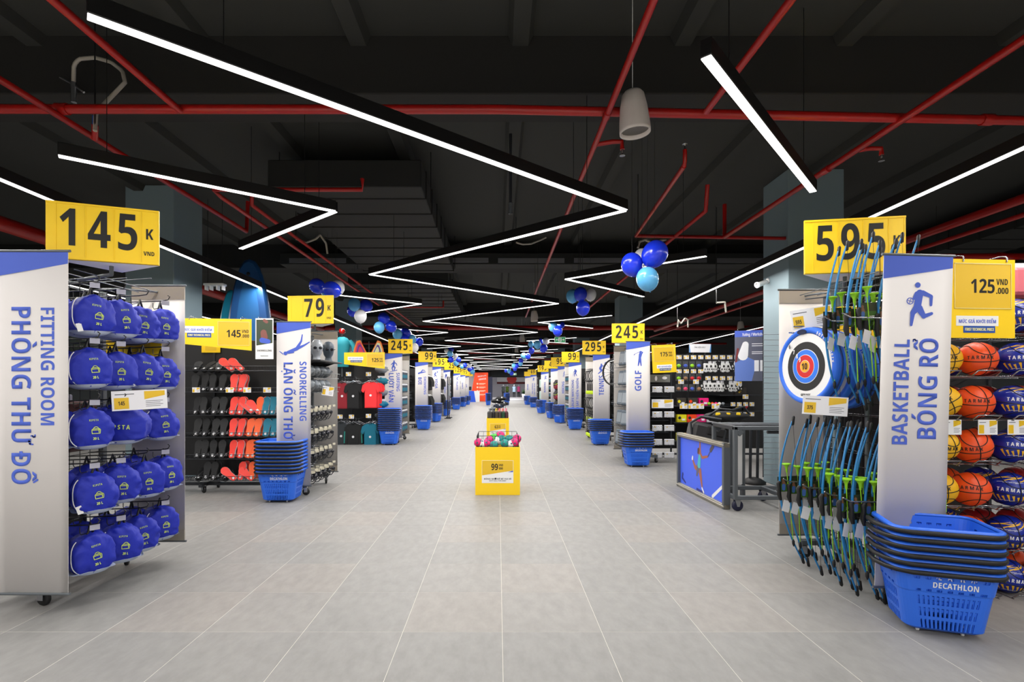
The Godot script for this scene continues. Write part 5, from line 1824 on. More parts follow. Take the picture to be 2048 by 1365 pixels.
func golf_gondola():
	var t = gondola("long dark gondola of golf goods beside the golf banner", 1, 10.75, 2.95, 5.9, [], 0.42, true)
	var gx = 4.425
	var st
	# a column of small wire trays next to the banner
	var cc = 0
	for k in 8:
		var y = PY([780, 780, 830, 857, 885, 911, 937, 960][k], 10.1) - 0.05
		if k == 0 or k == 7:
			continue
		for c in 2:
			if k == 2 and false:
				continue
			var x = PX([1313, 1337][c], 10.1)
			var o = thing("wire_tray", "wire tray of white cards by the golf banner, %s from the top, %s column" % [ORD[k - 1], ["inner", "outer"][c]], "tray", Vector3(x, y, -10.18), 0.0, "wire trays beside the golf banner")
			st = S()
			for q in 8:
				var xx = -0.1 + 0.2 * q / 7.0
				tube(st, [Vector3(xx, 0, -0.14), Vector3(xx, 0, 0.14), Vector3(xx, 0.09, 0.16)], 0.0025, 4)
			for yy in [0.0, 0.09]:
				tube(st, [Vector3(-0.1, yy, 0.145 + yy * 0.15), Vector3(0.1, yy, 0.145 + yy * 0.15)], 0.0035, 5)
			tube(st, [Vector3(-0.1, 0.0, -0.14), Vector3(0.1, 0.0, -0.14)], 0.0035, 5)
			obj("wire", st, mats.chrome, o)
			st = S()
			cbox(st, Vector3(0, 0.06, 0.12), Vector3(0.19, 0.11, 0.012), 0.002)
			obj("white_pack", st, mats.white_paper, o)
			st = S()
			prism(st, circ2(Vector2(-0.04, 0.08), 0.014, 8), 0.002, Transform3D(), 0.126)
			obj("yellow_dot", st, mats.yellow_dark, o)
	st = S()
	for x in [2.99, 3.45]:
		cbox(st, Vector3(x - gx, 1.05, 0.43), Vector3(0.03, 1.95, 0.03), 0.003)
	for k in 8:
		cbox(st, Vector3(3.2 - gx, 0.32 + 0.24 * k, 0.2), Vector3(0.44, 0.015, 0.4), 0.002)
	obj("tray_frame", st, mats.steel_dark, t)
	price_card(t, Vector3(PX(1326, 10.0) - gx, PY(808, 10.0), 0.72), 0.42, 0.17)
	var o = thing("photo_header", "grey product photo strip under the yellow 175.000 sign", "sign", Vector3(PX(1328, 10.0), PY(757, 10.0), -10.28))
	st = S()
	cbox(st, Vector3(), Vector3(0.42, 0.15, 0.012), 0.002)
	obj("board", st, mat("photo_grey", Color(0.42, 0.43, 0.42), 0.5), o)
	st = S()
	prism(st, circ2(Vector2(-0.07, 0.0), 0.025, 10, 0.05), 0.001, Transform3D(), 0.006)
	prism(st, circ2(Vector2(0.1, 0.01), 0.05, 10, 0.03), 0.001, Transform3D(), 0.006)
	obj("photo_print", st, mats.white_paper, o)
	# pegs with gloves
	var gm = glove_mesh()
	st = S()
	prism(st, circ2(Vector2(0.01, -0.1), 0.02, 10, 0.025), 0.002, Transform3D(), 0.011)
	prism(st, rect2(-0.035, -0.17, -0.015, -0.145), 0.002, Transform3D(), 0.011)
	prism(st, rect2(0.015, -0.17, 0.035, -0.145), 0.002, Transform3D(), 0.011)
	var pm = M(st)
	st = S()
	box(st, Vector3(0, -0.025, 0), Vector3(0.05, 0.045, 0.004))
	var hm = M(st)
	var cols = ["white", "white", "white", "black", "white", "white", "black", "white", "white"]
	var pegs = S()
	for r in 2:
		for c in 10:
			var u = (1412 if r == 0 else 1402) + 8.6 * c
			var at = Vector3(PX(u, 10.2), PY([723, 762][r], 10.2), -10.2)
			tube(pegs, [Vector3(at.x - gx, at.y, 0.0), Vector3(at.x - gx, at.y, 0.58)], 0.004, 5)
			var col = cols[(c * 2 + r * 3) % 9]
			for k in 2:
				var g = thing("golf_glove", "%s golf glove, %s glove row, %s peg from the golf banner%s" % [col, ["upper", "lower"][r], ORD[c], ", behind" if k else ""], "glove", at + Vector3(0.012 * k, 0, -0.06 * k), rng.randf_range(-0.4, 0.4), "golf gloves on pegs")
				obj("glove", gm, mats.white if col == "white" else mats.dark_cloth, g, Transform3D(Basis(Vector3(0, 0, 1), rng.randf_range(-0.1, 0.1)), Vector3()))
				if k == 0:
					obj("palm_patch", pm, mats.dark_cloth if col == "white" else mats.white, g)
				obj("header_card", hm, mats.dark_cloth if c % 3 == 0 else mats.white_paper, g)
	obj("peg", pegs, mats.chrome, t)
	for r in 3:
		for k in 9:
			var u = 1358 + 14.5 * k
			var v = [715, 743, 757][r]
			if (r == 1 and k > 3) or (r == 2 and k < 4):
				continue
			price_card(t, Vector3(PX(u, 10.12) - gx, PY(v, 10.12), 0.63), 0.10, 0.075)
	for k in 4:
		price_card(t, Vector3(PX([1362, 1392, 1478, 1491][k], 10.12) - gx, PY([764, 764, 768, 794][k], 10.12), 0.63), 0.11, 0.085)
	for k in 4:
		for r in 2:
			price_card(t, Vector3(PX(1466 + 12.6 * k, 10.12) - gx, PY([809, 829][r], 10.12), 0.63), 0.09, 0.075)
	# small blister packs by the cards
	var bc = [["lime", mats.lime], ["blue", mats.print_blue], ["red", mat("blister_red", Color(0.8, 0.1, 0.15), 0.4)], ["pink", mat("blister_pink", Color(0.9, 0.25, 0.45), 0.4)], ["tan", mat("blister_tan", Color(0.6, 0.45, 0.32), 0.5)]]
	for r in 3:
		for k in 4:
			var q = bc[[0, 1, 0, 1, 0, 4, 2, 2, 4, 3, 1, 4][r * 4 + k]]
			var g = thing("blister_pack", "%s blister pack on the golf gondola, %s card row, %s from the tray column" % [q[0], ORD[r], ORD[k]], "blister pack", Vector3(PX(1357 + 13.5 * k, 10.2), PY([727, 752, 773][r], 10.2) - 0.05, -10.2), 0.0, "blister packs on the golf gondola")
			st = S()
			cbox(st, Vector3(0, 0.02, 0), Vector3(0.11, 0.14, 0.01), 0.002)
			obj("card", st, mat("card_grey", Color(0.28, 0.29, 0.30), 0.5), g)
			st = S()
			ball(st, Vector3(0, 0.0, 0.012), Vector3(0.042, 0.035, 0.022), 10, 6)
			obj("tees", st, q[1], g)
	# shelves with bright boxes
	st = S()
	for y in [PY(812, 10.2), PY(845, 10.2), PY(882, 10.2)]:
		cbox(st, Vector3((PX(1352, 10.2) + PX(1470, 10.2)) / 2 - gx, y - 0.01, 0.3), Vector3(1.25, 0.02, 0.55), 0.003)
		tube(st, [Vector3(PX(1352, 10.2) - gx, y + 0.03, 0.58), Vector3(PX(1470, 10.2) - gx, y + 0.03, 0.58)], 0.004, 5)
	obj("shelf", st, mats.steel_dark, t)
	var hi = {"yellow": mat("hi_yellow", Color(0.88, 0.85, 0.08), 0.4), "orange": mat("hi_orange", Color(0.95, 0.28, 0.06), 0.4), "pink": mat("hi_pink", Color(0.92, 0.10, 0.48), 0.4), "white": mats.white_paper, "smoke": mat("smoke", Color(0.24, 0.22, 0.2), 0.3)}
	var boxes = [[1363, 812, "smoke", "yellow"], [1386, 812, "smoke", "orange"], [1408, 812, "pink", "pink"], [1364, 845, "yellow", "yellow"], [1384, 845, "orange", "orange"], [1403, 845, "pink", "pink"], [1423, 845, "white", "white"], [1441, 845, "white", "white"], [1364, 882, "yellow", "yellow"], [1384, 882, "orange", "orange"], [1404, 882, "pink", "pink"]]
	var bi = 0
	for q in boxes:
		var g = thing("golf_ball_box", "%s golf ball box, %s from the tray column on the %s bright box shelf" % [q[2], ORD[bi % 3 if bi < 3 else (bi - 3 if bi < 8 else bi - 8)], "upper" if bi < 3 else ("middle" if bi < 8 else "lower")], "box", Vector3(PX(q[0], 10.2), PY(q[1], 10.2), -10.25), 0.0, "golf ball boxes")
		bi += 1
		st = S()
		cbox(st, Vector3(0, 0.075, 0), Vector3(0.185, 0.15, 0.1), 0.004)
		obj("carton", st, hi[q[2]], g)
		st = S()
		prism(st, circ2(Vector2(-0.045, 0.085), 0.03, 14), 0.002, Transform3D(), 0.05)
		prism(st, circ2(Vector2(-0.045, 0.085), 0.018, 12), 0.002, Transform3D(), 0.0521)
		obj("round_print", st, hi[q[3]] if q[2] == "smoke" else mats.steel_dark, g)
		st = S()
		prism(st, rect2(0.0, 0.03, 0.06, 0.07), 0.002, Transform3D(), 0.05)
		obj("label_print", st, mats.white_paper, g)
	for k in 4:
		price_card(t, Vector3(PX([1368, 1385, 1401, 1432][k], 10.0) - gx, PY(813, 10.0), 0.73), 0.15, 0.10)
	for k in 5:
		var n = ["lime", "orange", "pink", "white", "grey"][k]
		var g = thing("golf_ball", "%s practice ball in the row beside the pink golf ball box" % n, "ball", Vector3(PX(1420 + 7 * k, 10.15), PY(812, 10.15) + 0.035, -10.2), 0.0, "coloured practice balls")
		st = S()
		ball(st, Vector3(), 0.034, 12, 8)
		obj("shell", st, {"lime": mats.lime, "orange": hi.orange, "pink": hi.pink, "white": mats.white, "grey": mats.clear_grey}[n], g)
		st = S()
		cbox(st, Vector3(0, -0.033, 0), Vector3(0.04, 0.006, 0.04), 0.002)
		obj("cup", st, mats.steel_dark, g)
	for k in 3:
		var g = thing("accessory_box", ["dark accessory box with a yellow emblem behind the workshop poster", "black accessory pack on the golf gondola's outer shelf", "black and red accessory pack on the lower outer golf shelf"][k], "box", Vector3(PX([1484, 1478, 1497][k], 10.2), PY([790, 822, 822][k], 10.2), -10.3), 0.0)
		st = S()
		cbox(st, Vector3(0, 0.07, 0), Vector3(0.22, 0.14, 0.1), 0.004)
		obj("carton", st, hi.smoke if k == 0 else mats.dark_cloth, g)
		st = S()
		prism(st, limb2(Vector2(-0.03, 0.05), 0.018, Vector2(0.0, 0.09), 0.018), 0.002, Transform3D(), 0.05)
		obj("emblem", st, mats.yellow_dark if k < 2 else bc[2][1], g)
	st = S()
	cbox(st, Vector3(PX(1484, 10.2) - gx, PY(790, 10.2) - 0.012, 0.3), Vector3(0.9, 0.02, 0.55), 0.003)
	cbox(st, Vector3(PX(1490, 10.2) - gx, PY(822, 10.2) - 0.012, 0.3), Vector3(0.8, 0.02, 0.55), 0.003)
	obj("shelf", st, mats.steel_dark, t)
	# white and grey packs on the aisle end of the golf gondola
	var r2 = end_rack("white backed end rack of grey golf bags behind the golf banner", 1, 9.98, 10.95, 2.85)
	st = S()
	cbox(st, Vector3(0.0, 1.2, 0), Vector3(0.02, 2.0, 0.9), 0.003)
	obj("white_panel", st, mats.banner_back, r2)
	for r in 5:
		for k in 2:
			var g = thing("shoe_bag", "grey clear-windowed golf bag on the end rack, %s level from the floor, %s" % [ORD[r], ["front", "rear"][k]], "bag", Vector3(2.5 + 0.02 * r, 0.3 + 0.40 * r, -10.2 - 0.38 * k), -0.9, "grey golf bags on the end rack")
			st = S()
			cbox(st, Vector3(0, 0.16, 0), Vector3(0.22, 0.30, 0.07), 0.02, Basis(Vector3(1, 0, 0), -0.2))
			obj("body", st, mat("slate", Color(0.30, 0.35, 0.40), 0.4), g)
			st = S()
			cbox(st, Vector3(0, 0.16, 0.038), Vector3(0.16, 0.2, 0.006), 0.004, Basis(Vector3(1, 0, 0), -0.2))
			obj("window", st, mats.clear_grey, g)
	st = S()
	for r in 5:
		var y = 0.28 + 0.40 * r
		for z in [-0.42, -0.15, 0.15, 0.42]:
			tube(st, [Vector3(0, y + 0.02, z), Vector3(-0.42, y - 0.01, z), Vector3(-0.46, y + 0.07, z)], 0.004, 5)
		for q in [[-0.46, 0.07], [-0.42, -0.01], [-0.2, 0.005]]:
			tube(st, [Vector3(q[0], y + q[1], -0.45), Vector3(q[0], y + q[1], 0.45)], 0.004, 5)
	obj("wire_shelf", st, mats.steel_grey, r2)

# ------------------------------------------------------------------ farther gondolas
func far_racks():
	# side, banner distance, goods on the aisle end
	var L = [[1, 14.0, "racket"], [1, 18.5, "pack"], [1, 22.0, "rucksack"], [1, 24.8, "pack"], [1, 30.5, "pale"], [1, 38.0, "rucksack"], [1, 43.1, "pack"], [-1, 42.7, "pack"], [-1, 13.5, "pack"], [-1, 18.4, "black"], [-1, 22.6, "black"], [-1, 26.8, "pack"], [-1, 34.0, "pack"], [-1, 38.6, "pack"]]
	var where = {14.0: "tennis", 18.5: "wildlife watching", 22.0: "first hiking", 24.8: "fifth", 30.5: "sixth", 38.0: "seventh", 43.1: "last bow side", 42.7: "last bag side", 13.5: "surfing", 18.4: "swimming", 22.6: "yoga", 26.8: "fifth bag side", 34.0: "pilates", 38.6: "seventh bag side"}
	var protos = {}
	var gcol = 0
	for q in L:
		var s = q[0]
		var d = q[1]
		var w = where[d]
		var r = end_rack("steel end rack behind the %s banner" % w, s, d + 0.05, d + 1.1, 2.85)
		var st = S()
		cbox(st, Vector3(s * 0.03, 1.2, 0), Vector3(0.02, 1.95, 0.98), 0.003)
		obj("white_panel", st, mats.banner_back, r)
		if not (s < 0 and d < 14):
			gondola("gondola of dark goods running away from the %s banner" % w, s, d + 0.55, 2.98, 4.1, [0.4, 1.0, 1.6], 0.4, true)
			for k in 6:      # blocks of folded goods on its near side
				gcol = (gcol + 3) % 7
				var o = thing("goods_pile", "dark folded goods on the gondola behind the %s banner, %s" % [w, ["low inner", "middle inner", "high inner", "low outer", "middle outer", "high outer"][k]], "clothes", Vector3(s * (3.32 + 0.48 * (k / 3)), [0.42, 1.02, 1.62][k % 3], -(d + 0.3)), 0.0, "folded goods on the farther gondolas")
				st = S()
				for j in 3:
					cbox(st, Vector3(0, 0.05 + 0.1 * j, 0), Vector3(0.44 - 0.03 * j, 0.09, 0.3), 0.02)
				obj("folded_cloth", st, mat("pile_" + str(gcol), [Color(0.07, 0.08, 0.1), Color(0.12, 0.14, 0.2), Color(0.1, 0.1, 0.1), Color(0.2, 0.21, 0.23), Color(0.06, 0.12, 0.2), Color(0.25, 0.08, 0.1), Color(0.08, 0.08, 0.09)][gcol], 0.8), o)
				st = S()
				cbox(st, Vector3(0, -0.01, 0.17), Vector3(0.12, 0.07, 0.008), 0.002)
				obj("price_ticket", st, mats.white_paper, o)
		var rows = {"racket": [1.95, 1.2, 0.75], "pack": [1.9, 1.55, 1.2, 0.85, 0.5], "rucksack": [1.75, 1.3, 0.85, 0.4], "pale": [1.9, 1.2, 0.7], "black": [1.9, 1.2]}[q[2]]
		for i in rows.size():
			for c in 4:
				var at = Vector3(s * 2.58, rows[i], -(d + 0.2 + 0.24 * c))
				var label = "%s on the rack behind the %s banner, %s row, %s along" % [{"racket": "yellow-tipped tennis racket", "pack": "small hanging pack", "rucksack": "dark bright-buckled rucksack", "pale": "pale mint towel", "black": "black hanging garment"}[q[2]], w, ORD[i], ORD[c]]
				var key = q[2]
				if not protos.has(key):
					protos[key] = far_good(key, label, at, s)
				else:
					var o = dup(protos[key], {"racket": "tennis_racket", "pack": "hanging_pack", "rucksack": "rucksack", "pale": "towel", "black": "garment"}[key], label, at, s * -0.75)
		st = S()
		for y in rows:
			for c in 4:
				tube(st, [Vector3(0, y + 0.02, 0.375 - 0.24 * c), Vector3(s * -0.34, y + 0.02, 0.375 - 0.24 * c)], 0.005, 5)
		obj("peg", st, mats.chrome, r)
	# bicycle wheel beside the tennis rack
	var o = thing("bicycle_wheel", "black spoked bicycle wheel hanging between the tennis and golf racks", "wheel", Vector3(PX(1226, 12.6), PY(745, 12.6), -12.6), -0.9)
	var st = S()
	var pts = []
	for i in 29:
		pts.append(Vector3(cos(TAU * i / 28.0) * 0.31, sin(TAU * i / 28.0) * 0.31, 0))
	tube(st, pts, 0.022, 8, false)
	obj("tyre", st, mats.black_rubber, o)
	st = S()
	for i in 16:
		tube(st, [Vector3(0, 0, 0), Vector3(cos(TAU * i / 16.0) * 0.29, sin(TAU * i / 16.0) * 0.29, 0)], 0.004, 4, false)
	obj("spokes", st, mats.chrome, o)
	st = S()
	tube(st, [Vector3(0, 0, -0.05), Vector3(0, 0, 0.05)], 0.03, 10)
	obj("hub", st, mats.steel_dark, o)
	st = S()
	tube(st, [Vector3(0, 0.3, 0), Vector3(0, 0.42, 0), Vector3(0.3, 0.44, -0.1)], 0.006, 5)
	obj("hook", st, mats.chrome, o)
	st = S()
	tube(st, [Vector3(0.3, 0.44, -0.1), Vector3(0.3, -o.position.y + 0.01, -0.1)], 0.02, 8)
	cbox(st, Vector3(0.3, -o.position.y + 0.01, -0.1), Vector3(0.3, 0.02, 0.3), 0.004)
	obj("stand", st, mats.steel_dark, o)
	# ladder-like dark clothes rail in the yoga row
	o = thing("clothes_rail", "thin dark upright rail frame standing in the aisle edge beyond the yoga banner", "rail", Vector3(-2.32, 0, -24.2))
	st = S()
	for z in [-0.35, 0.35]:
		tube(st, [Vector3(0, 0.02, z), Vector3(0, 1.95, z)], 0.022, 8)
	for y in [0.4, 0.8, 1.2, 1.6, 1.93]:
		tube(st, [Vector3(0, y, -0.35), Vector3(0, y, 0.35)], 0.014, 6)
	for z in [-0.35, 0.35]:
		cbox(st, Vector3(0, 0.02, z), Vector3(0.3, 0.04, 0.05), 0.005)
	obj("frame", st, mats.steel_dark, o)
	st = S()
	for z in [-0.2, 0.0, 0.2]:
		cbox(st, Vector3(0, 1.3, z), Vector3(0.06, 0.5, 0.08), 0.02)
	obj("rolled_mat", st, mats.clear_grey, o)

func far_good(key, label, at, s):
	var names = {"racket": "tennis_racket", "pack": "hanging_pack", "rucksack": "rucksack", "pale": "towel", "black": "garment"}
	var o = thing(names[key], label, {"racket": "racket", "pack": "pack", "rucksack": "rucksack", "pale": "towel", "black": "clothes"}[key], at, s * -0.75, "goods on the farther end racks")
	var st = S()
	match key:
		"racket":
			var pts = []
			for i in 21:
				pts.append(Vector3(cos(TAU * i / 20.0) * 0.11, -0.17 + sin(TAU * i / 20.0) * 0.15, 0))
			tube(st, pts, 0.012, 7, false)
			tube(st, [Vector3(-0.05, -0.3, 0), Vector3(0, -0.42, 0), Vector3(0.05, -0.3, 0)], 0.01, 6)
			obj("frame", st, mats.black_rubber, o)
			st = S()
			tube(st, [Vector3(0, -0.4, 0), Vector3(0, -0.58, 0)], 0.016, 8)
			obj("grip", st, mats.dark_cloth, o)
			st = S()
			cbox(st, Vector3(0, -0.63, 0.0), Vector3(0.11, 0.1, 0.05), 0.02)
			obj("yellow_tip", st, mat("neon_yellow", Color(0.78, 0.9, 0.12), 0.5), o)
			st = S()
			for k in 7:
				tube(st, [Vector3(-0.09 + 0.03 * k, -0.04, 0), Vector3(-0.09 + 0.03 * k, -0.3, 0)], 0.001, 3, false)
				tube(st, [Vector3(-0.1, -0.06 - 0.035 * k, 0), Vector3(0.1, -0.06 - 0.035 * k, 0)], 0.001, 3, false)
			obj("strings", st, mats.white, o)
		"pack":
			cbox(st, Vector3(0, -0.13, 0), Vector3(0.13, 0.2, 0.05), 0.015)
			obj("body", st, mat("pack_slate", Color(0.26, 0.29, 0.34), 0.4), o)
			st = S()
			cbox(st, Vector3(0, -0.01, 0), Vector3(0.12, 0.05, 0.01), 0.002)
			obj("header", st, mats.white_paper, o)
			st = S()
			cbox(st, Vector3(0, -0.14, 0.027), Vector3(0.08, 0.09, 0.008), 0.003)
			obj("print", st, mats.teal, o)
		"rucksack":
			blob(st, Vector3(0, -0.2, 0), Vector3(0.14, 0.2, 0.11), 5)
			obj("body", st, mats.dark_cloth, o)
			st = S()
			blob(st, Vector3(0.01, -0.26, 0.07), Vector3(0.1, 0.1, 0.06), 9)
			obj("pocket", st, mat("pocket_red", Color(0.55, 0.07, 0.18), 0.6), o)
			st = S()
			cbox(st, Vector3(0, -0.15, 0.12), Vector3(0.12, 0.018, 0.02), 0.004, Basis(Vector3(0, 0, 1), 0.4))
			obj("buckle", st, mats.neon_yellow if mats.has("neon_yellow") else mats.lime, o)
		"pale":
			cbox(st, Vector3(0, -0.24, 0), Vector3(0.16, 0.46, 0.06), 0.02)
			obj("cloth", st, mat("mint", Color(0.68, 0.78, 0.76), 0.8), o)
			st = S()
			cbox(st, Vector3(0, -0.01, 0), Vector3(0.1, 0.04, 0.02), 0.004)
			obj("hanger", st, mats.white, o)
		"black":
			cbox(st, Vector3(0, -0.3, 0), Vector3(0.3, 0.5, 0.08), 0.03)
			for sg in [-1, 1]:
				tube(st, [Vector3(0.12 * sg, -0.1, 0), Vector3(0.2 * sg, -0.25, 0), Vector3(0.2 * sg, -0.42, 0)], [0.05, 0.05, 0.04], 8)
			obj("cloth", st, mats.dark_cloth, o)
			st = S()
			tube(st, [Vector3(-0.14, -0.05, 0), Vector3(0, 0.01, 0), Vector3(0.14, -0.05, 0)], 0.01, 6)
			obj("hanger", st, mats.white, o)
	return o

# ------------------------------------------------------------------ banners
func fit(parent, s, h, len, m, at, roll, b = Basis(), called = "lettering"):
	var tm = text_mesh(s, h)
	var w = tm.get_aabb().size.x
	return txt(parent, s, h, m, at, roll, clampf(len / maxf(w, 0.001), 0.4, 1.4), called, b)

func figure(parent, at, size, limbs, m, called = "pictogram"):
	var st = S()
	var z = 0.0
	for l in limbs:
		var a = Vector2(l[0], l[1])
		var b = Vector2(l[3], l[4])
		prism(st, limb2(a * size, l[2] * size, b * size, l[5] * size), 0.001, Transform3D(), z)
		z += 0.00002
	return obj(called, st, m, parent, Transform3D(Basis(), at))

const RUNNER = [[-0.12, 0.46, 0.065, -0.12, 0.46, 0.065], [-0.07, 0.27, 0.085, -0.12, -0.06, 0.085], [0.0, 0.28, 0.06, 0.2, 0.2, 0.04], [0.2, 0.2, 0.04, 0.2, 0.0, 0.03], [-0.14, 0.26, 0.05, -0.2, 0.14, 0.035], [-0.12, -0.06, 0.085, -0.22, -0.2, 0.06], [-0.22, -0.2, 0.055, -0.25, -0.48, 0.03], [-0.08, -0.08, 0.085, 0.04, -0.27, 0.055], [0.04, -0.27, 0.05, 0.22, -0.2, 0.035]]
const DIVER = [[-0.32, -0.28, 0.075, -0.32, -0.28, 0.075], [-0.24, -0.24, 0.05, 0.12, -0.1, 0.07], [0.12, -0.1, 0.065, 0.3, 0.2, 0.035], [0.3, 0.2, 0.035, 0.34, 0.45, 0.02], [0.12, -0.1, 0.06, 0.42, 0.04, 0.035], [0.42, 0.04, 0.035, 0.62, 0.16, 0.02], [-0.42, -0.3, 0.02, -0.55, -0.2, 0.012], [-0.2, -0.26, 0.035, 0.0, -0.24, 0.025]]
const SURFER = [[0.05, 0.42, 0.07, 0.05, 0.42, 0.07], [0.05, 0.3, 0.08, -0.02, 0.0, 0.08], [0.0, 0.3, 0.05, -0.2, 0.12, 0.03], [0.1, 0.3, 0.05, 0.26, 0.2, 0.03], [0.26, 0.2, 0.03, 0.3, 0.05, 0.025], [-0.02, 0.0, 0.08, -0.12, -0.18, 0.05], [-0.12, -0.18, 0.05, -0.06, -0.4, 0.04], [0.0, 0.0, 0.07, 0.14, -0.14, 0.05], [0.14, -0.14, 0.05, 0.06, -0.36, 0.04], [-0.3, -0.5, 0.02, 0.3, -0.36, 0.03]]
const GOLFER = [[0.05, 0.42, 0.07, 0.05, 0.42, 0.07], [0.05, 0.28, 0.11, 0.0, 0.0, 0.08], [0.0, 0.0, 0.08, -0.1, -0.48, 0.035], [0.03, 0.0, 0.07, 0.1, -0.48, 0.035], [0.12, 0.3, 0.04, 0.2, 0.42, 0.03], [0.2, 0.42, 0.03, 0.06, 0.5, 0.03], [0.06, 0.5, 0.015, -0.35, 0.3, 0.012], [-0.35, 0.3, 0.02, -0.38, 0.24, 0.025]]
const TENNIS = [[-0.06, 0.3, 0.07, -0.06, 0.3, 0.07], [-0.06, 0.18, 0.085, -0.16, -0.05, 0.075], [-0.05, 0.2, 0.045, 0.14, 0.18, 0.035], [0.14, 0.18, 0.025, 0.24, 0.3, 0.02], [0.28, 0.36, 0.1, 0.3, 0.42, 0.09], [-0.16, -0.05, 0.07, -0.06, -0.22, 0.05], [-0.06, -0.22, 0.05, -0.3, -0.42, 0.035], [-0.14, -0.05, 0.07, 0.08, -0.22, 0.05], [0.08, -0.22, 0.045, 0.16, -0.5, 0.03], [-0.12, 0.16, 0.04, -0.22, 0.0, 0.03]]
const SWIMMER = [[-0.3, -0.05, 0.09, -0.3, -0.05, 0.09], [-0.2, 0.0, 0.08, 0.4, 0.1, 0.04], [-0.1, 0.02, 0.06, 0.1, 0.3, 0.05], [0.1, 0.3, 0.045, 0.34, 0.24, 0.03]]
const HIKER = [[0.0, 0.42, 0.075, 0.0, 0.42, 0.075], [0.0, 0.28, 0.09, 0.02, 0.0, 0.085], [0.14, 0.3, 0.08, 0.15, 0.1, 0.08], [-0.04, 0.26, 0.04, -0.2, 0.08, 0.03], [-0.2, 0.08, 0.02, -0.26, -0.48, 0.015], [0.02, 0.0, 0.08, -0.1, -0.22, 0.05], [-0.1, -0.22, 0.05, -0.06, -0.5, 0.035], [0.04, 0.0, 0.08, 0.14, -0.24, 0.05], [0.14, -0.24, 0.045, 0.24, -0.46, 0.03]]

func banner(label, x, d, side, lines, icon, roll = 0.0, back = false):
	var t = thing("banner", label, "banner", Vector3(x, 0.15, -d), 0.0, "hanging banners of the racks")
	t.rotation.z = roll
	var w = 0.455
	var h = 2.2
	var st = S()
	var rings = []
	for i in 9:              # cloth with a faint wave
		var f = i / 8.0
		var z = 0.0012 * sin(f * 5.0 + x)
		var xx = -w / 2 + w * f
		rings.append([Vector3(xx, 0.012, z - 0.0015), Vector3(xx, 0.012, z + 0.0015), Vector3(xx, h - 0.012, z + 0.0015), Vector3(xx, h - 0.012, z - 0.0015)])
	loft(st, rings)
	obj("cloth", st, mats.banner_back if back else mats.banner_white, t)
	for y in [0.008, h - 0.004]:
		st = S()
		tube(st, [Vector3(-w / 2 - 0.012, y, 0), Vector3(w / 2 + 0.012, y, 0)], 0.009, 8)
		obj("rod", st, mats.steel_grey, t)
	st = S()
	var rx = side * (3.3 if side < 0 and d < 5 else 2.855) - x
	var rz = 0.14 if back else (-0.2 if d < 3.35 else -0.13)
	for y in [0.03, h - 0.06]:
		tube(st, [Vector3(0, y, 0.008 * signf(rz)), Vector3(rx * 0.5, y, rz), Vector3(rx, y, rz)], 0.008, 6)
	obj("arm", st, mats.steel_grey, t)
	if back:
		for q in [[h - 0.07, 0.11], [0.06, 0.09]]:
			st = S()
			box(st, Vector3(0, q[0], 0.0), Vector3(w - 0.004, q[1], 0.014))
			obj("hem", st, mats.banner_hem, t)
		return t
	st = S()
	var zf = 0.0036
	prism(st, [Vector2(-w / 2 + 0.001, h - 0.165), Vector2(w / 2 - 0.001, h - 0.085), Vector2(w / 2 - 0.001, h - 0.012), Vector2(-w / 2 + 0.001, h - 0.012)], 0.001, Transform3D(), zf - 0.0012)
	obj("blue_top", st, mats.print_blue, t)
	for l in lines:
		fit(t, l[0], l[1], l[2], mats.print_blue, Vector3(l[3], l[4], zf), PI / 2 if side > 0 else -PI / 2)
	if icon != null:
		figure(t, Vector3(icon[1], icon[2], zf), icon[3], icon[0], mats.print_blue)
		if lines[0][0] == "BASKETBALL":
			var hoop = [[-0.36, 0.1, 0.006, -0.22, 0.06, 0.006], [-0.27, 0.15, 0.006, -0.31, 0.01, 0.006]]
			for i in 12:
				hoop.append([-0.29 + 0.075 * cos(TAU * i / 12.0), 0.08 + 0.075 * sin(TAU * i / 12.0), 0.009, -0.29 + 0.075 * cos(TAU * (i + 1) / 12.0), 0.08 + 0.075 * sin(TAU * (i + 1) / 12.0), 0.009])
			figure(t, Vector3(icon[1], icon[2], zf), icon[3], hoop, mats.print_blue, "ball_print")
	return t

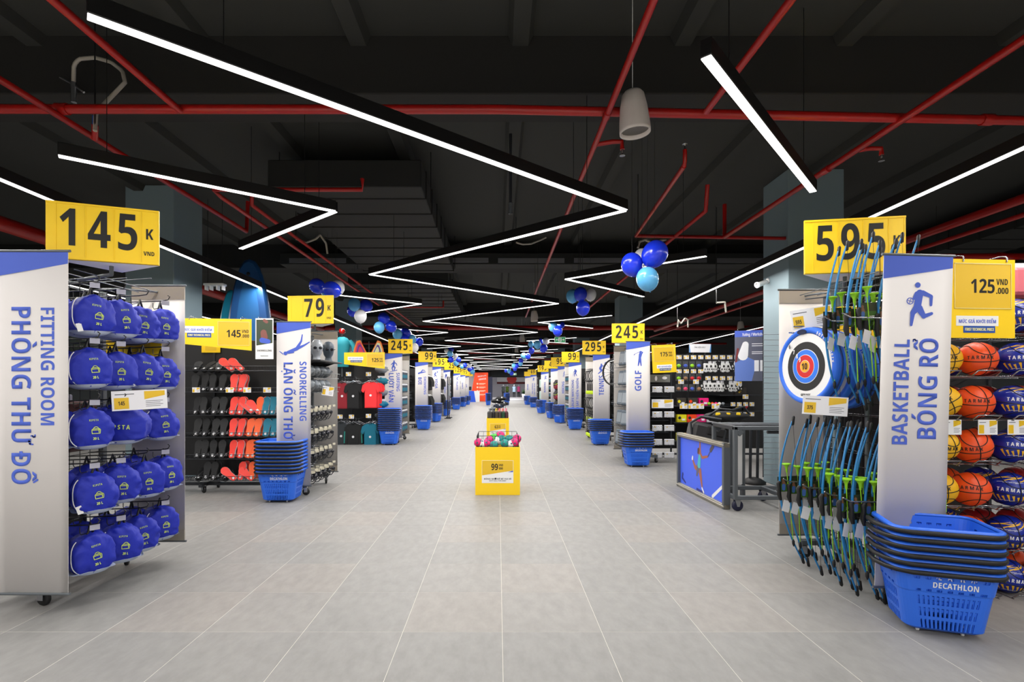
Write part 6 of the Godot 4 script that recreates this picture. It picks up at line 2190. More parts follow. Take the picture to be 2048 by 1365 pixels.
func banners():
	banner("large white banner lettered fitting room before the rack of blue bags", -2.967, 3.3, -1, [["FITTING ROOM", 0.085, 0.75, 0.097, 1.46], ["PHÒNG THỬ ĐỒ", 0.12, 1.13, -0.072, 1.276]], null)
	banner("white banner lettered snorkelling with a diver figure", -2.724, 6.9, -1, [["SNORKELLING", 0.09, 0.79, 0.125, 1.267], ["LẶN ỐNG THỞ", 0.12, 1.03, -0.073, 1.147]], [DIVER, 0.0, 1.87, 0.34])
	banner("white banner lettered surfing with a surfer figure", -2.726, 13.5, -1, [["SURFING", 0.085, 0.48, 0.12, 1.45], ["LƯỚT VÁN", 0.12, 0.76, -0.06, 1.31]], [SURFER, 0.0, 1.87, 0.3])
	banner("white banner lettered swimming with a swimmer figure", -2.70, 18.3, -1, [["SWIMMING", 0.085, 0.63, 0.12, 1.37], ["BƠI", 0.12, 0.25, -0.06, 1.54]], [SWIMMER, 0.0, 1.82, 0.34])
	banner("white banner lettered yoga beyond the swimming banner", -2.71, 22.5, -1, [["YOGA", 0.11, 0.42, 0.03, 1.47]], [TENNIS, 0.0, 1.87, 0.26])
	banner("white banner behind the dark rail, between yoga and pilates", -2.69, 26.7, -1, [["THỂ DỤC", 0.08, 0.5, 0.08, 1.4], ["THỂ HÌNH", 0.08, 0.6, -0.05, 1.3]], [HIKER, 0.0, 1.87, 0.26])
	banner("white banner lettered pilates far down the bag side", -2.70, 33.9, -1, [["PILATES", 0.11, 0.55, 0.02, 1.4]], [TENNIS, 0.05, 1.87, 0.28])
	banner("white banner second last on the bag side", -2.66, 38.5, -1, [["DANCE", 0.1, 0.45, 0.02, 1.4]], null)
	banner("white banner last on the bag side before the service counter", -2.62, 42.6, -1, [["GYM", 0.1, 0.25, 0.02, 1.4]], null)
	banner("large white banner lettered basketball beside the yellow 125.000 sign", 2.70, 3.4, 1, [["BASKETBALL", 0.098, 0.69, -0.092, 1.29], ["BÓNG RỔ", 0.122, 0.66, 0.085, 1.317]], [RUNNER, 0.033, 1.87, 0.28], -0.028)
	banner("white banner lettered golf with a golfer figure", 2.68, 9.9, 1, [["GOLF", 0.122, 0.385, 0.0, 1.445]], [GOLFER, 0.03, 1.87, 0.28])
	banner("white banner lettered tennis with a tennis player figure", 2.797, 14.0, 1, [["TENNIS", 0.13, 0.54, 0.0, 1.37]], [TENNIS, 0.02, 1.83, 0.34])
	banner("white banner lettered wildlife watching with a walker figure", 2.745, 18.45, 1, [["WILDLIFE WATCHING", 0.075, 1.15, -0.08, 1.0], ["QUAN SÁT THIÊN NHIÊN", 0.08, 1.35, 0.09, 0.95]], [HIKER, 0.0, 1.83, 0.26])
	banner("white banner lettered hiking beyond the wildlife watching banner", 2.76, 21.95, 1, [["HIKING", 0.1, 0.5, 0.0, 1.3]], [HIKER, 0.06, 1.87, 0.26])
	banner("white banner fifth on the bow side, beyond hiking", 2.75, 24.75, 1, [["CAMPING", 0.1, 0.6, 0.0, 1.3]], null)
	banner("white banner sixth on the bow side, beside the pale towels", 2.75, 30.4, 1, [["RUNNING", 0.1, 0.6, 0.0, 1.3]], [RUNNER, 0.06, 1.87, 0.26])
	banner("white banner second last on the bow side", 2.60, 37.9, 1, [["TRAIL RUNNING", 0.08, 0.8, -0.07, 1.2], ["CHẠY ĐỊA HÌNH", 0.08, 0.9, 0.08, 1.15]], [HIKER, 0.0, 1.87, 0.26])
	banner("white banner last on the bow side before the far doorway", 2.47, 43.0, 1, [["WALKING", 0.1, 0.5, 0.0, 1.3]], null)
	var rear = [[-1, 4.43, -2.907, "blue bag"], [-1, 8.07, -2.73, "swimming goggles"], [-1, 14.66, -2.74, "surf"], [1, 4.62, 2.736, "toy bow"], [1, 11.0, 2.69, "grey golf bag"], [1, 15.15, 2.79, "tennis racket"], [1, 19.6, 2.75, "wildlife watching"], [-1, 19.5, -2.7, "swimming"], [-1, 23.7, -2.72, "yoga"]]
	for q in rear:
		banner("plain greyish back of the banner at the rear end of the %s rack" % q[3], q[2], q[1], q[0], [], null, 0.0, true)

# ------------------------------------------------------------------ three-sided price signs on poles
func price_prism(digits, x, d, turn, label, y = 2.36):
	var t = thing("price_sign", label, "price sign", Vector3(x, y, -d), turn, "yellow price signs on poles")
	var w = 0.64
	var h = 0.38
	var st = S()
	var zb = -0.34
	prism(st, [Vector2(-w / 2, 0), Vector2(w / 2, 0), Vector2(w / 2, h), Vector2(-w / 2, h)], 0.02, Transform3D(), 0.0)
	for s in [-1, 1]:
		var q = [Vector3(s * w / 2, 0, 0), Vector3(0, 0, zb), Vector3(0, h, zb), Vector3(s * w / 2, h, 0)]
		face(st, q, Vector3(s, 0, -0.9))
	face(st, [Vector3(-w / 2, h, 0), Vector3(w / 2, h, 0), Vector3(0, h, zb)], Vector3.UP)
	obj("case", st, mats.yellow, t)
	st = S()
	face(st, [Vector3(-w / 2, -0.001, 0), Vector3(w / 2, -0.001, 0), Vector3(0, -0.001, zb)], Vector3.DOWN)
	obj("underside", st, mats.white, t)
	st = S()
	for k in 4:
		var xs = [-0.268, -0.106, 0.055, 0.216][k]
		var x2 = [-0.11, 0.051, 0.212, 0.31][k]
		for q in [[xs, 0.012, xs + 0.005, h - 0.012], [x2 - 0.001, 0.012, x2 + 0.003, h - 0.012]]:
			prism(st, rect2(q[0], q[1], q[2], q[3]), 0.0025, Transform3D(), 0.02)
	prism(st, rect2(-w / 2, h - 0.014, w / 2, h - 0.002), 0.004, Transform3D(), 0.02)
	prism(st, rect2(-w / 2, 0.002, w / 2, 0.014), 0.004, Transform3D(), 0.02)
	obj("slot_frame", st, mats.yellow, t)
	var sd = signf(x)
	var goal = Vector3(sd * (3.1 if sd < 0 and d < 5 else 2.85), 2.27, -(d + (0.35 if d > 5 else 0.3)))
	st = S()
	tube(st, [Vector3(0, 0, -0.12), Vector3(0, minf(2.27 - y, -0.04), -0.12), t.transform.affine_inverse() * goal], 0.014, 8)
	obj("pole", st, mats.steel_grey, t)
	var slots = [-0.19, -0.028, 0.135]
	for i in digits.length():
		var sx = slots[i + 3 - digits.length()]
		txt(t, digits[i], 0.245, mats.black_print, Vector3(sx, 0.215, 0.0215), 0.0, 0.70, "digit")
	txt(t, "K", 0.072, mats.black_print, Vector3(0.262, 0.21, 0.0215), 0.0, 0.8)
	txt(t, "VND", 0.028, mats.black_print, Vector3(0.262, 0.075, 0.0215), 0.0, 0.8)
	return t

func price_prisms():
	var L = [["145", -2.68, 3.53, 0.35, "yellow 145 K price sign on a pole above the blue bag rack", 2.33], ["79", -2.53, 7.0, -0.1, "yellow 79 K price sign above the snorkelling banner", 2.33], ["245", PX(801, 13.7), 13.7, 0.0, "yellow 245 K price sign above the surfing banner", 2.36], ["99", PX(855, 18.5), 18.5, 0.1, "yellow 99 K price sign above the swimming banner", 2.36], ["195", PX(880, 22.8), 22.8, 0.05, "yellow 195 K price sign above the yoga banner", 2.36], ["25", PX(901, 27), 27.0, 0.0, "yellow 25 K price sign beyond the yoga banner", 2.36], ["125", PX(917, 34.2), 34.2, 0.0, "yellow 125 K price sign above the pilates banner", 2.36], ["15", PX(929, 38.8), 38.8, 0.0, "yellow 15 K price sign second last on the bag side", 2.36], ["9", PX(938, 42.9), 42.9, 0.0, "yellow 9 K price sign last on the bag side", 2.36],
		["595", 2.745, 4.0, -0.17, "yellow 595 price sign above the toy bows", 2.36], ["245", PX(1256, 10.2), 10.2, -0.02, "yellow 245 K price sign above the golf banner", 2.345], ["295", PX(1188, 14.2), 14.2, 0.0, "yellow 295 K price sign above the tennis banner", 2.36], ["99", PX(1141, 18.7), 18.7, 0.0, "yellow 99 K price sign above the wildlife watching banner", 2.36], ["99", PX(1117, 22.2), 22.2, 0.0, "yellow 99 K price sign above the hiking banner", 2.36], ["49", PX(1102, 25.0), 25.0, 0.0, "yellow 49 K price sign beyond the hiking banner", 2.36], ["195", PX(1086, 30.6), 30.6, 0.0, "yellow 195 K price sign on the bow side beside the pale towels", 2.36], ["69", PX(1064, 38.1), 38.1, 0.0, "yellow 69 K price sign second last on the bow side", 2.36], ["9", PX(1056, 43.2), 43.2, 0.0, "yellow 9 K price sign last on the bow side", 2.36]]
	for q in L:
		var o = price_prism(q[0], q[1], q[2], q[3], q[4], q[5])
		if q[0] == "595":
			o.scale = Vector3(1.1, 1.1, 1.1)

# ------------------------------------------------------------------ hanging cards and posters
func sleeve_sign(label, at, w, h, turn, roll, price, caption, pocket, cap_y, poly = null):
	var t = thing("hanging_sign", label, "sign", at, turn, "yellow sleeve price signs")
	t.rotation.z = roll
	var st = S()
	prism(st, poly if poly != null else rect2(-w / 2, -h / 2, w / 2, h / 2), 0.005)
	obj("board", st, mats.yellow, t)
	st = S()
	prism(st, rect2(pocket[0], pocket[1], pocket[2], pocket[3]), 0.002, Transform3D(), 0.005)
	obj("price_insert", st, mats.yellow_dark, t)
	st = S()
	for q in [[pocket[0], pocket[1], pocket[2], pocket[1] + 0.006], [pocket[0], pocket[3] - 0.006, pocket[2], pocket[3]], [pocket[0], pocket[1], pocket[0] + 0.005, pocket[3]], [pocket[2] - 0.005, pocket[1], pocket[2], pocket[3]]]:
		prism(st, rect2(q[0], q[1], q[2], q[3]), 0.003, Transform3D(), 0.007)
	obj("sleeve_edge", st, mat("sleeve_clear", Color(0.88, 0.80, 0.50), 0.2), t)
	var pc = Vector3((pocket[0] + pocket[2]) / 2, (pocket[1] + pocket[3]) / 2, 0.0075)
	var ph = (pocket[3] - pocket[1])
	fit(t, price, ph * 0.30, ph * 0.56, mats.black_print, pc + Vector3(-ph * 0.0, 0, 0), 0.0, Basis(), "price")
	fit(t, "VND", ph * 0.13, ph * 0.27, mats.black_print, pc + Vector3(ph * 0.46, ph * 0.095, 0), 0.0, Basis(), "price")
	fit(t, ".000", ph * 0.13, ph * 0.29, mats.black_print, pc + Vector3(ph * 0.46, -ph * 0.1, 0), 0.0, Basis(), "price")
	if caption > 0.0:
		st = S()
		prism(st, rect2(cap_y.x - caption / 2, cap_y.y - caption * 0.10, cap_y.x + caption / 2, cap_y.y + caption * 0.12), 0.002, Transform3D(), 0.005)
		obj("white_label", st, mats.white, t)
		fit(t, "MỨC GIÁ KHỞI ĐIỂM", caption * 0.075, caption * 0.88, mats.print_blue, Vector3(cap_y.x, cap_y.y, 0.0075), 0.0)
		st = S()
		prism(st, rect2(cap_y.x - caption * 0.33, cap_y.y - caption * 0.25, cap_y.x + caption * 0.42, cap_y.y - caption * 0.10), 0.002, Transform3D(), 0.0055)
		obj("blue_label", st, mat("label_blue", Color(0.08, 0.28, 0.62), 0.5), t)
		fit(t, "FIRST TECHNICAL PRICE", caption * 0.06, caption * 0.68, mat("pale_yellow", Color(0.95, 0.92, 0.6), 0.5), Vector3(cap_y.x + caption * 0.045, cap_y.y - caption * 0.175, 0.008), 0.0)
	st = S()
	for s in [-0.32, 0.36]:
		tube(st, [Vector3(w * s, h / 2 - 0.02, 0.01), Vector3(w * s, h / 2 + 0.01, 0.012), Vector3(w * s + 0.006, h / 2 + 0.02, 0.0), Vector3(w * s, h / 2 + 0.03, -0.03), Vector3(w * s, h / 2 + 0.02, -0.3)], 0.004, 6)
	obj("hook", st, mats.chrome, t)
	return t

func hanging_signs():
	sleeve_sign("yellow 125.000 price sign hanging beside the basketball banner", PT(1965, 598, 3.52), 0.47, 0.535, 0.08, 0.0, "125", 0.31, [-0.215, -0.07, 0.205, 0.24], Vector2(-0.045, -0.155))
	var w = 0.95
	sleeve_sign("long yellow 145.000 price sign hanging over the shoe gondola", PT(428, 668, 6.85), w, 0.4, 0.12, 0.0, "145", 0.40, [0.05, -0.155, 0.45, 0.165], Vector2(-0.2, 0.05), [Vector2(-w / 2, -0.13), Vector2(w / 2, -0.22), Vector2(w / 2, 0.2), Vector2(-w / 2, 0.2)])
	w = 1.0
	sleeve_sign("long yellow 125.000 price sign hanging over the surf shirts", PT(729, 721, 12.9), w, 0.4, 0.05, 0.0, "125", 0.38, [0.06, -0.15, 0.47, 0.16], Vector2(-0.22, 0.04), [Vector2(-w / 2, -0.1), Vector2(w / 2, -0.21), Vector2(w / 2, 0.2), Vector2(-w / 2, 0.19)])
	sleeve_sign("yellow 175.000 price sign hanging beside the golf banner", PT(1328, 718, 9.85), 0.47, 0.53, 0.1, 0.05, "175", 0.30, [-0.2, -0.05, 0.2, 0.22], Vector2(0.0, -0.15))
	# snorkelling photo card
	var t = thing("photo_card", "narrow white snorkelling photo card hanging next to the snorkelling banner", "card", PT(529, 678, 6.78))
	var st = S()
	cbox(st, Vector3(), Vector3(0.235, 0.535, 0.006), 0.001)
	obj("board", st, mats.white, t)
	st = S()
	prism(st, [Vector2(-0.105, -0.09), Vector2(0.105, -0.055), Vector2(0.105, 0.25), Vector2(-0.105, 0.25)], 0.001, Transform3D(), 0.003)
	obj("photo_ground", st, mat("photo_green", Color(0.22, 0.27, 0.20), 0.5), t)
	st = S()
	prism(st, limb2(Vector2(-0.03, -0.02), 0.035, Vector2(0.05, -0.035), 0.03), 0.001, Transform3D(), 0.004)
	obj("photo_blue_fin", st, mats.print_blue, t)
	st = S()
	prism(st, limb2(Vector2(-0.01, 0.08), 0.04, Vector2(0.0, 0.02), 0.045), 0.001, Transform3D(), 0.0039)
	prism(st, limb2(Vector2(0.0, 0.24), 0.02, Vector2(0.03, 0.22), 0.02), 0.001, Transform3D(), 0.0039)
	obj("photo_skin", st, mat("photo_skin", Color(0.5, 0.3, 0.27), 0.5), t)
	fit(t, "SNORKELLING", 0.024, 0.19, mats.black_print, Vector3(0, -0.155, 0.004), 0.0)
	fit(t, "AQUASHOES", 0.016, 0.1, mats.clear_grey if mats.has("clear_grey") else mats.steel_grey, Vector3(0, -0.225, 0.004), 0.0)
	st = S()
	for s in [-0.08, 0.08]:
		tube(st, [Vector3(s, 0.262, 0.0), Vector3(s, 0.285, 0), Vector3(s, 0.285, -0.6)], 0.003, 5)
	obj("hook", st, mats.chrome, t)
	# workshop poster
	t = thing("poster", "grey and blue workshop poster hanging before the golf goods", "poster", PT(1501, 712, 9.0), -0.35)
	st = S()
	cbox(st, Vector3(), Vector3(0.50, 0.88, 0.008), 0.001)
	obj("board", st, mat("poster_grey", Color(0.34, 0.35, 0.42), 0.5), t)
	st = S()
	prism(st, rect2(-0.25, 0.33, 0.25, 0.44), 0.001, Transform3D(), 0.004)
	obj("blue_header", st, mats.print_blue, t)
	st = S()
	prism(st, [Vector2(-0.25, -0.44), Vector2(0.02, -0.44), Vector2(0.1, -0.1), Vector2(-0.05, -0.02), Vector2(-0.25, -0.12)], 0.001, Transform3D(), 0.004)
	obj("photo_print", st, mat("poster_blue", Color(0.35, 0.46, 0.75), 0.5), t)
	st = S()
	prism(st, limb2(Vector2(-0.08, 0.2), 0.05, Vector2(-0.12, 0.0), 0.08), 0.001, Transform3D(), 0.0045)
	prism(st, rect2(0.06, -0.27, 0.13, -0.08), 0.001, Transform3D(), 0.0045)
	prism(st, rect2(0.15, -0.27, 0.22, -0.08), 0.001, Transform3D(), 0.0045)
	for y in [0.2, 0.165, 0.06, 0.03]:
		prism(st, rect2(0.02, y, 0.2, y + 0.012), 0.001, Transform3D(), 0.0045)
	obj("white_print", st, mats.white_paper, t)
	st = S()
	prism(st, limb2(Vector2(-0.2, 0.12), 0.018, Vector2(-0.23, -0.1), 0.012), 0.001, Transform3D(), 0.005)
	obj("photo_tool", st, mat("tool_red", Color(0.45, 0.1, 0.1), 0.5), t)
	fit(t, "Xưởng / Workshop", 0.05, 0.36, mats.white, Vector3(0.05, 0.37, 0.006), 0.0)
	st = S()
	for s in [-0.2, 0.2]:
		tube(st, [Vector3(s, 0.435, 0.0), Vector3(s, 0.46, 0), Vector3(s, 0.46, -1.3)], 0.004, 5)
	obj("hook", st, mats.chrome, t)
	# pale header card over the gloves
	t = thing("header_card", "white and blue header card standing on top over the golf gloves", "card", PT(1400, 697, 10.4))
	st = S()
	cbox(st, Vector3(), Vector3(0.44, 0.17, 0.006), 0.001)
	obj("board", st, mats.white_paper, t)
	st = S()
	for s in [-1, 1]:
		prism(st, [Vector2(0.22 * s, -0.085), Vector2(0.19 * s, -0.085), Vector2(0.215 * s, 0.085), Vector2(0.22 * s, 0.085)], 0.001, Transform3D(), 0.003)
	obj("blue_print", st, mat("sky_print", Color(0.3, 0.55, 0.8), 0.5), t)
	fit(t, "PHỤ KIỆN GOLF", 0.028, 0.22, mats.steel_grey, Vector3(0, 0.02, 0.004), 0.0)
	st = S()
	for s in [-0.12, 0.12]:
		tube(st, [Vector3(s, -0.08, -0.005), Vector3(s, -0.3, -0.3)], 0.005, 5)
	obj("stand_wire", st, mats.chrome, t)
	# smaller yellow cards glimpsed behind
	for q in [[PT(268, 668, 4.3), 0.46, 0.38, "yellow card glimpsed behind the wires of the blue bag rack", 0.0], [PT(422, 696, 7.46), 0.27, 0.14, "small yellow price card behind the long 145.000 sign", 0.0], [PT(1716, 655, 4.52), 0.4, 0.36, "yellow card glimpsed behind the upper toy bows", 0.0]]:
		t = thing("yellow_card", q[3], "card", q[0], q[4])
		st = S()
		cbox(st, Vector3(), Vector3(q[1], q[2], 0.006), 0.001)
		obj("board", st, mats.yellow, t)
		st = S()
		prism(st, rect2(-q[1] * 0.3, -q[2] * 0.3, q[1] * 0.3, q[2] * 0.3), 0.001, Transform3D(), 0.003)
		obj("price_insert", st, mats.yellow_dark, t)

# ------------------------------------------------------------------ shopping baskets
func ring_xz(hx, hz, rc, nx, nz, mx, mz):
	# points and flags round a rounded rectangle; flag 1 = a slot column
	var p = []
	for k in 4:
		var along_x = k % 2 == 0
		var n = nx if along_x else nz
		var m = mx if along_x else mz
		var half = (hx if along_x else hz) - rc
		var cells = 2 * n + 1
		var br = [-half]
		for i in cells - 1:
			br.append(-half * m + 2 * half * m * i / (cells - 2.0))
		for i in br.size():
			var a = br[i]
			var v = Vector2(a, hz) if k == 0 else Vector2(hx, -a) if k == 1 else Vector2(-a, -hz) if k == 2 else Vector2(-hx, a)
			p.append([v, i % 2 == 1, i])
		var c0 = [Vector2(hx - rc, hz - rc), Vector2(hx - rc, -hz + rc), Vector2(-hx + rc, -hz + rc), Vector2(-hx + rc, hz - rc)][k]
		var a0 = [PI / 2, 0.0, -PI / 2, -PI][k]
		for i in 5:
			var a = a0 - PI / 2 * i / 5.0
			p.append([c0 + Vector2(cos(a), sin(a)) * rc, false, -1])
	return p

func basket_mesh():
	var rows = [[0.028, 0], [0.045, 0], [0.045 + 0.0001, 1], [0.098, 0], [0.118, 1], [0.171, 0], [0.191, 1], [0.244, 0], [0.262, 0], [0.272, 2], [0.286, 0], [0.345, 2], [0.36, 0], [0.40, 0]]
	var st = S()
	var prev = null
	for skin in [0.0, -0.006]:
		prev = null
		for i in rows.size():
			var y = rows[i][0]
			var f = y / 0.4
			var step = 0.004 if y > 0.262 else 0.0
			var pull = 0.02 if i == 0 else 0.0
			var r = ring_xz(lerpf(0.192, 0.252, f) + skin + step - pull, lerpf(0.158, 0.2, f) + skin + step - pull, 0.06 - pull * 0.5, 13, 8, 0.9, 0.85)
			if prev != null:
				var kind = rows[i - 1][1]
				for j in r.size():
					var k = (j + 1) % r.size()
					var hole = kind == 1 and r[j][1] or kind == 2 and r[j][2] > 0 and r[j][2] % 4 in [1, 2]
					if hole and skin == 0.0:      # the cut edges through the wall
						var fo = [Vector3(prev[j][0].x, rows[i - 1][0], prev[j][0].y), Vector3(prev[k][0].x, rows[i - 1][0], prev[k][0].y), Vector3(r[k][0].x, y, r[k][0].y), Vector3(r[j][0].x, y, r[j][0].y)]
						var cc = (fo[0] + fo[2]) * 0.5
						var inw = -Vector3(r[j][0].y - r[k][0].y, 0, r[k][0].x - r[j][0].x).normalized() * 0.006
						if inw.dot(Vector3(cc.x, 0, cc.z)) > 0.0:
							inw = -inw
						for w in 4:
							face(st, [fo[w], fo[(w + 1) % 4], fo[(w + 1) % 4] + inw, fo[w] + inw], cc - (fo[w] + fo[(w + 1) % 4]) * 0.5)
					if hole:
						continue
					var a = prev[j][0]
					var b = prev[k][0]
					var c = r[k][0]
					var d = r[j][0]
					var y0 = rows[i - 1][0]
					face(st, [Vector3(a.x, y0, a.y), Vector3(b.x, y0, b.y), Vector3(c.x, y, c.y), Vector3(d.x, y, d.y)], Vector3(a.x + c.x, 0, a.y + c.y) * (1.0 if skin == 0.0 else -1.0))
			prev = r
	var q = []
	for p in ring_xz(0.172, 0.138, 0.05, 3, 3, 0.8, 0.8):
		q.append(Vector3(p[0].x, 0.028, p[0].y))
	face(st, q, Vector3.DOWN)
	# rolled rim
	var rings = []
	for p in ring_xz(0.256, 0.204, 0.066, 4, 3, 0.8, 0.8):
		var c = p[0]
		var o = Vector2(c.x, c.y)
		o = Vector2(clampf(c.x, -0.19, 0.19), clampf(c.y, -0.138, 0.138))
		o = (c - o).normalized()
		var ring = []
		for t in [[-0.002, 0.395], [-0.002, 0.412], [0.008, 0.416], [0.024, 0.410], [0.027, 0.392], [0.022, 0.392], [0.018, 0.402]]:
			ring.append(Vector3(c.x + o.x * t[0], t[1], c.y + o.y * t[0]))
		rings.append(ring)
	rings.append(rings[0])
	loft(st, rings, true, false)
	return M(st)

func basket_handle_mesh():
	var st = S()
	var pts = []
	var base = [[-0.312, -0.10], [-0.315, 0.05], [-0.29, 0.14], [-0.25, 0.195], [-0.19, 0.228], [0.0, 0.232], [0.18, 0.23], [0.235, 0.212], [0.27, 0.165], [0.284, 0.08]]
	var rings = []
	for i in base.size():
		var a = Vector2(base[maxi(i - 1, 0)][0], base[maxi(i - 1, 0)][1])
		var b = Vector2(base[mini(i + 1, base.size() - 1)][0], base[mini(i + 1, base.size() - 1)][1])
		var n = (b - a).normalized().orthogonal()
		var c = Vector2(base[i][0], base[i][1])
		if n.dot(c) < 0:
			n = -n
		var ring = []
		for t in [[0.0, 0.378], [0.016, 0.378], [0.018, 0.392], [0.014, 0.402], [0.0, 0.402]]:
			ring.append(Vector3(c.x + n.x * t[0], t[1], c.y + n.y * t[0]))
		rings.append(ring)
	loft(st, rings)
	return M(st)

func basket_stacks():
	var body = basket_mesh()
	var handle = basket_handle_mesh()
	var stw = S()
	lathe(stw, [Vector2(0.004, -0.008), Vector2(0.014, -0.006), Vector2(0.014, 0.006), Vector2(0.004, 0.008)], 10, Transform3D(Basis(Vector3(0, 0, 1), PI / 2), Vector3(0, 0.014, 0)))
	box(stw, Vector3(0, 0.022, 0), Vector3(0.022, 0.014, 0.016))
	var wheel = M(stw)
	# x, distance, baskets, turn, where
	var L = [[2.695, 3.2, 6, -0.34, "before the basketball banner"], [PX(1278, 9.5), 9.66, 6, 0.0, "before the golf banner"], [PX(1203, 13), 13.2, 6, 0.0, "before the tennis banner"], [PX(1151, 17.7), 17.85, 8, 0.0, "before the wildlife watching banner"], [PX(1122, 20.8), 21.0, 8, -0.9, "before the hiking banner"], [PX(1103, 24.1), 24.1, 8, -1.3, "before the fifth banner on the bow side"], [PX(1083, 28.6), 28.7, 8, -1.2, "before the sixth banner on the bow side"], [PX(1066.5, 36.8), 36.8, 8, 0.0, "before the second-last bow side banner"], [PX(1054.5, 42), 42.0, 8, -1.3, "before the last banner on the bow side"],
		[PX(557, 6.62), 6.74, 9, 0.02, "before the snorkelling banner"], [PX(777, 13.1), 13.25, 12, 0.05, "before the surfing banner"], [PX(849, 18), 17.8, 10, 0.0, "before the swimming banner"], [PX(872, 22), 21.8, 9, 1.2, "before the yoga banner"], [PX(890, 26), 26.2, 9, 1.2, "before the banner between yoga and pilates"], [PX(912, 33), 33.2, 9, 0.0, "before the pilates banner"], [PX(926, 38), 38.0, 8, 1.3, "before the second-last bag side banner"], [PX(934.5, 42), 42.0, 8, 1.3, "before the last banner on the bag side"],
		[PX(976.5, 41), 41.0, 13, 1.57, "free in the aisle by the orange board"], [PX(1013.5, 41), 41.0, 13, 1.57, "free in the aisle by the far doorway"]]
	var proto = null
	for q in L:
		for k in q[2]:
			var ordn = "lowest" if k == 0 else ("topmost" if k == q[2] - 1 else ORD[k] + " from below")
			var label = "blue basket, %s in the stack %s" % [ordn, q[4]]
			var at = Vector3(q[0], 0.047 * k, -q[1])
			if proto == null:
				proto = thing("shopping_basket", label, "basket", at, q[3], "stacked blue shopping baskets")
				obj("body", body, mats.basket_blue, proto)
				obj("handle", handle, mats.black_rubber, proto)
				fit(proto, "DECATHLON", 0.033, 0.215, mats.white, Vector3(0.03, 0.315, lerpf(0.158, 0.2, 0.315 / 0.4) + 0.0055), 0.0, Basis(Vector3(1, 0, 0), 0.12))
				for sx in [-0.12, 0.1]:
					for sz in [-0.1, 0.1]:
						obj("wheel", wheel, mats.white, proto, Transform3D(Basis(), Vector3(sx, 0, sz)))
			else:
				dup(proto, "shopping_basket", label, at, q[3])

# ------------------------------------------------------------------ promotion bins in the aisle
func bin(label, d, h, price, w = 0.61, depth = 0.75):
	var t = thing("promotion_bin", label, "bin", Vector3(-0.005, 0, -(d + depth / 2)))
	var st = S()
	for q in [[Vector3(0, h / 2, depth / 2 - 0.004), Vector3(w, h, 0.008)], [Vector3(0, h / 2, -depth / 2 + 0.004), Vector3(w, h, 0.008)], [Vector3(-w / 2 + 0.004, h / 2, 0), Vector3(0.008, h, depth - 0.017)], [Vector3(w / 2 - 0.004, h / 2, 0), Vector3(0.008, h, depth - 0.017)]]:
		cbox(st, q[0], q[1], 0.002)
	obj("carton", st, mats.yellow, t)
	st = S()
	box(st, Vector3(0, h - 0.12, 0), Vector3(w - 0.02, 0.01, depth - 0.02))
	obj("inner_floor", st, mats.steel_grey, t)
	st = S()
	var hw = w / 2 - 0.02
	var hd = depth / 2 - 0.02
	for y in [h + 0.01, h + 0.15]:
		tube(st, [Vector3(-hw, y, hd), Vector3(hw, y, hd), Vector3(hw, y, -hd), Vector3(-hw, y, -hd), Vector3(-hw, y, hd)], 0.004, 5)
	for k in 9:
		var x = -hw + 2 * hw * k / 8.0
		for s in [-1, 1]:
			tube(st, [Vector3(x, h - 0.12, hd * s), Vector3(x, h + 0.15, hd * s)], 0.0022, 4)
		var z = -hd + 2 * hd * k / 8.0
		for s in [-1, 1]:
			tube(st, [Vector3(hw * s, h - 0.12, z), Vector3(hw * s, h + 0.15, z)], 0.0022, 4)
	obj("wire_cage", st, mats.steel_dark, t)
	st = S()
	var zf = depth / 2
	prism(st, rect2(-0.215, 0.165, 0.215, 0.475), 0.002, Transform3D(), zf)
	var sg = obj("sign_sheet", st, mats.white, t)
	st = S()
	prism(st, [Vector2(-0.212, 0.27), Vector2(0.21, 0.335), Vector2(0.21, 0.472), Vector2(-0.212, 0.472)], 0.001, Transform3D(), zf + 0.002)
	obj("yellow_field", st, mats.yellow_dark, sg)
	st = S()
	prism(st, [Vector2(0.14, 0.315), Vector2(0.21, 0.315), Vector2(0.21, 0.335)], 0.0015, Transform3D(), zf + 0.002)
	obj("blue_corner", st, mats.print_blue, sg)
	fit(sg, price, 0.085, 0.09 if price.length() == 2 else 0.13, mats.black_print, Vector3(-0.04, 0.385, zf + 0.004), 0.0, Basis(), "price")
	fit(sg, "VND", 0.03, 0.06, mats.black_print, Vector3(0.045, 0.41, zf + 0.004), 0.0, Basis(), "price")
	fit(sg, "000", 0.03, 0.055, mats.black_print, Vector3(0.045, 0.365, zf + 0.004), 0.0, Basis(), "price")
	fit(sg, "BÓNG NHỎ ĐỂ BÉ VUI VẺ", 0.018, 0.37, mats.steel_dark, Vector3(0.0, 0.222, zf + 0.003), 0.0)
	fit(sg, "SOFT BALL FOR BABY", 0.012, 0.3, mats.steel_dark, Vector3(0.0, 0.196, zf + 0.003), 0.0)
	return t

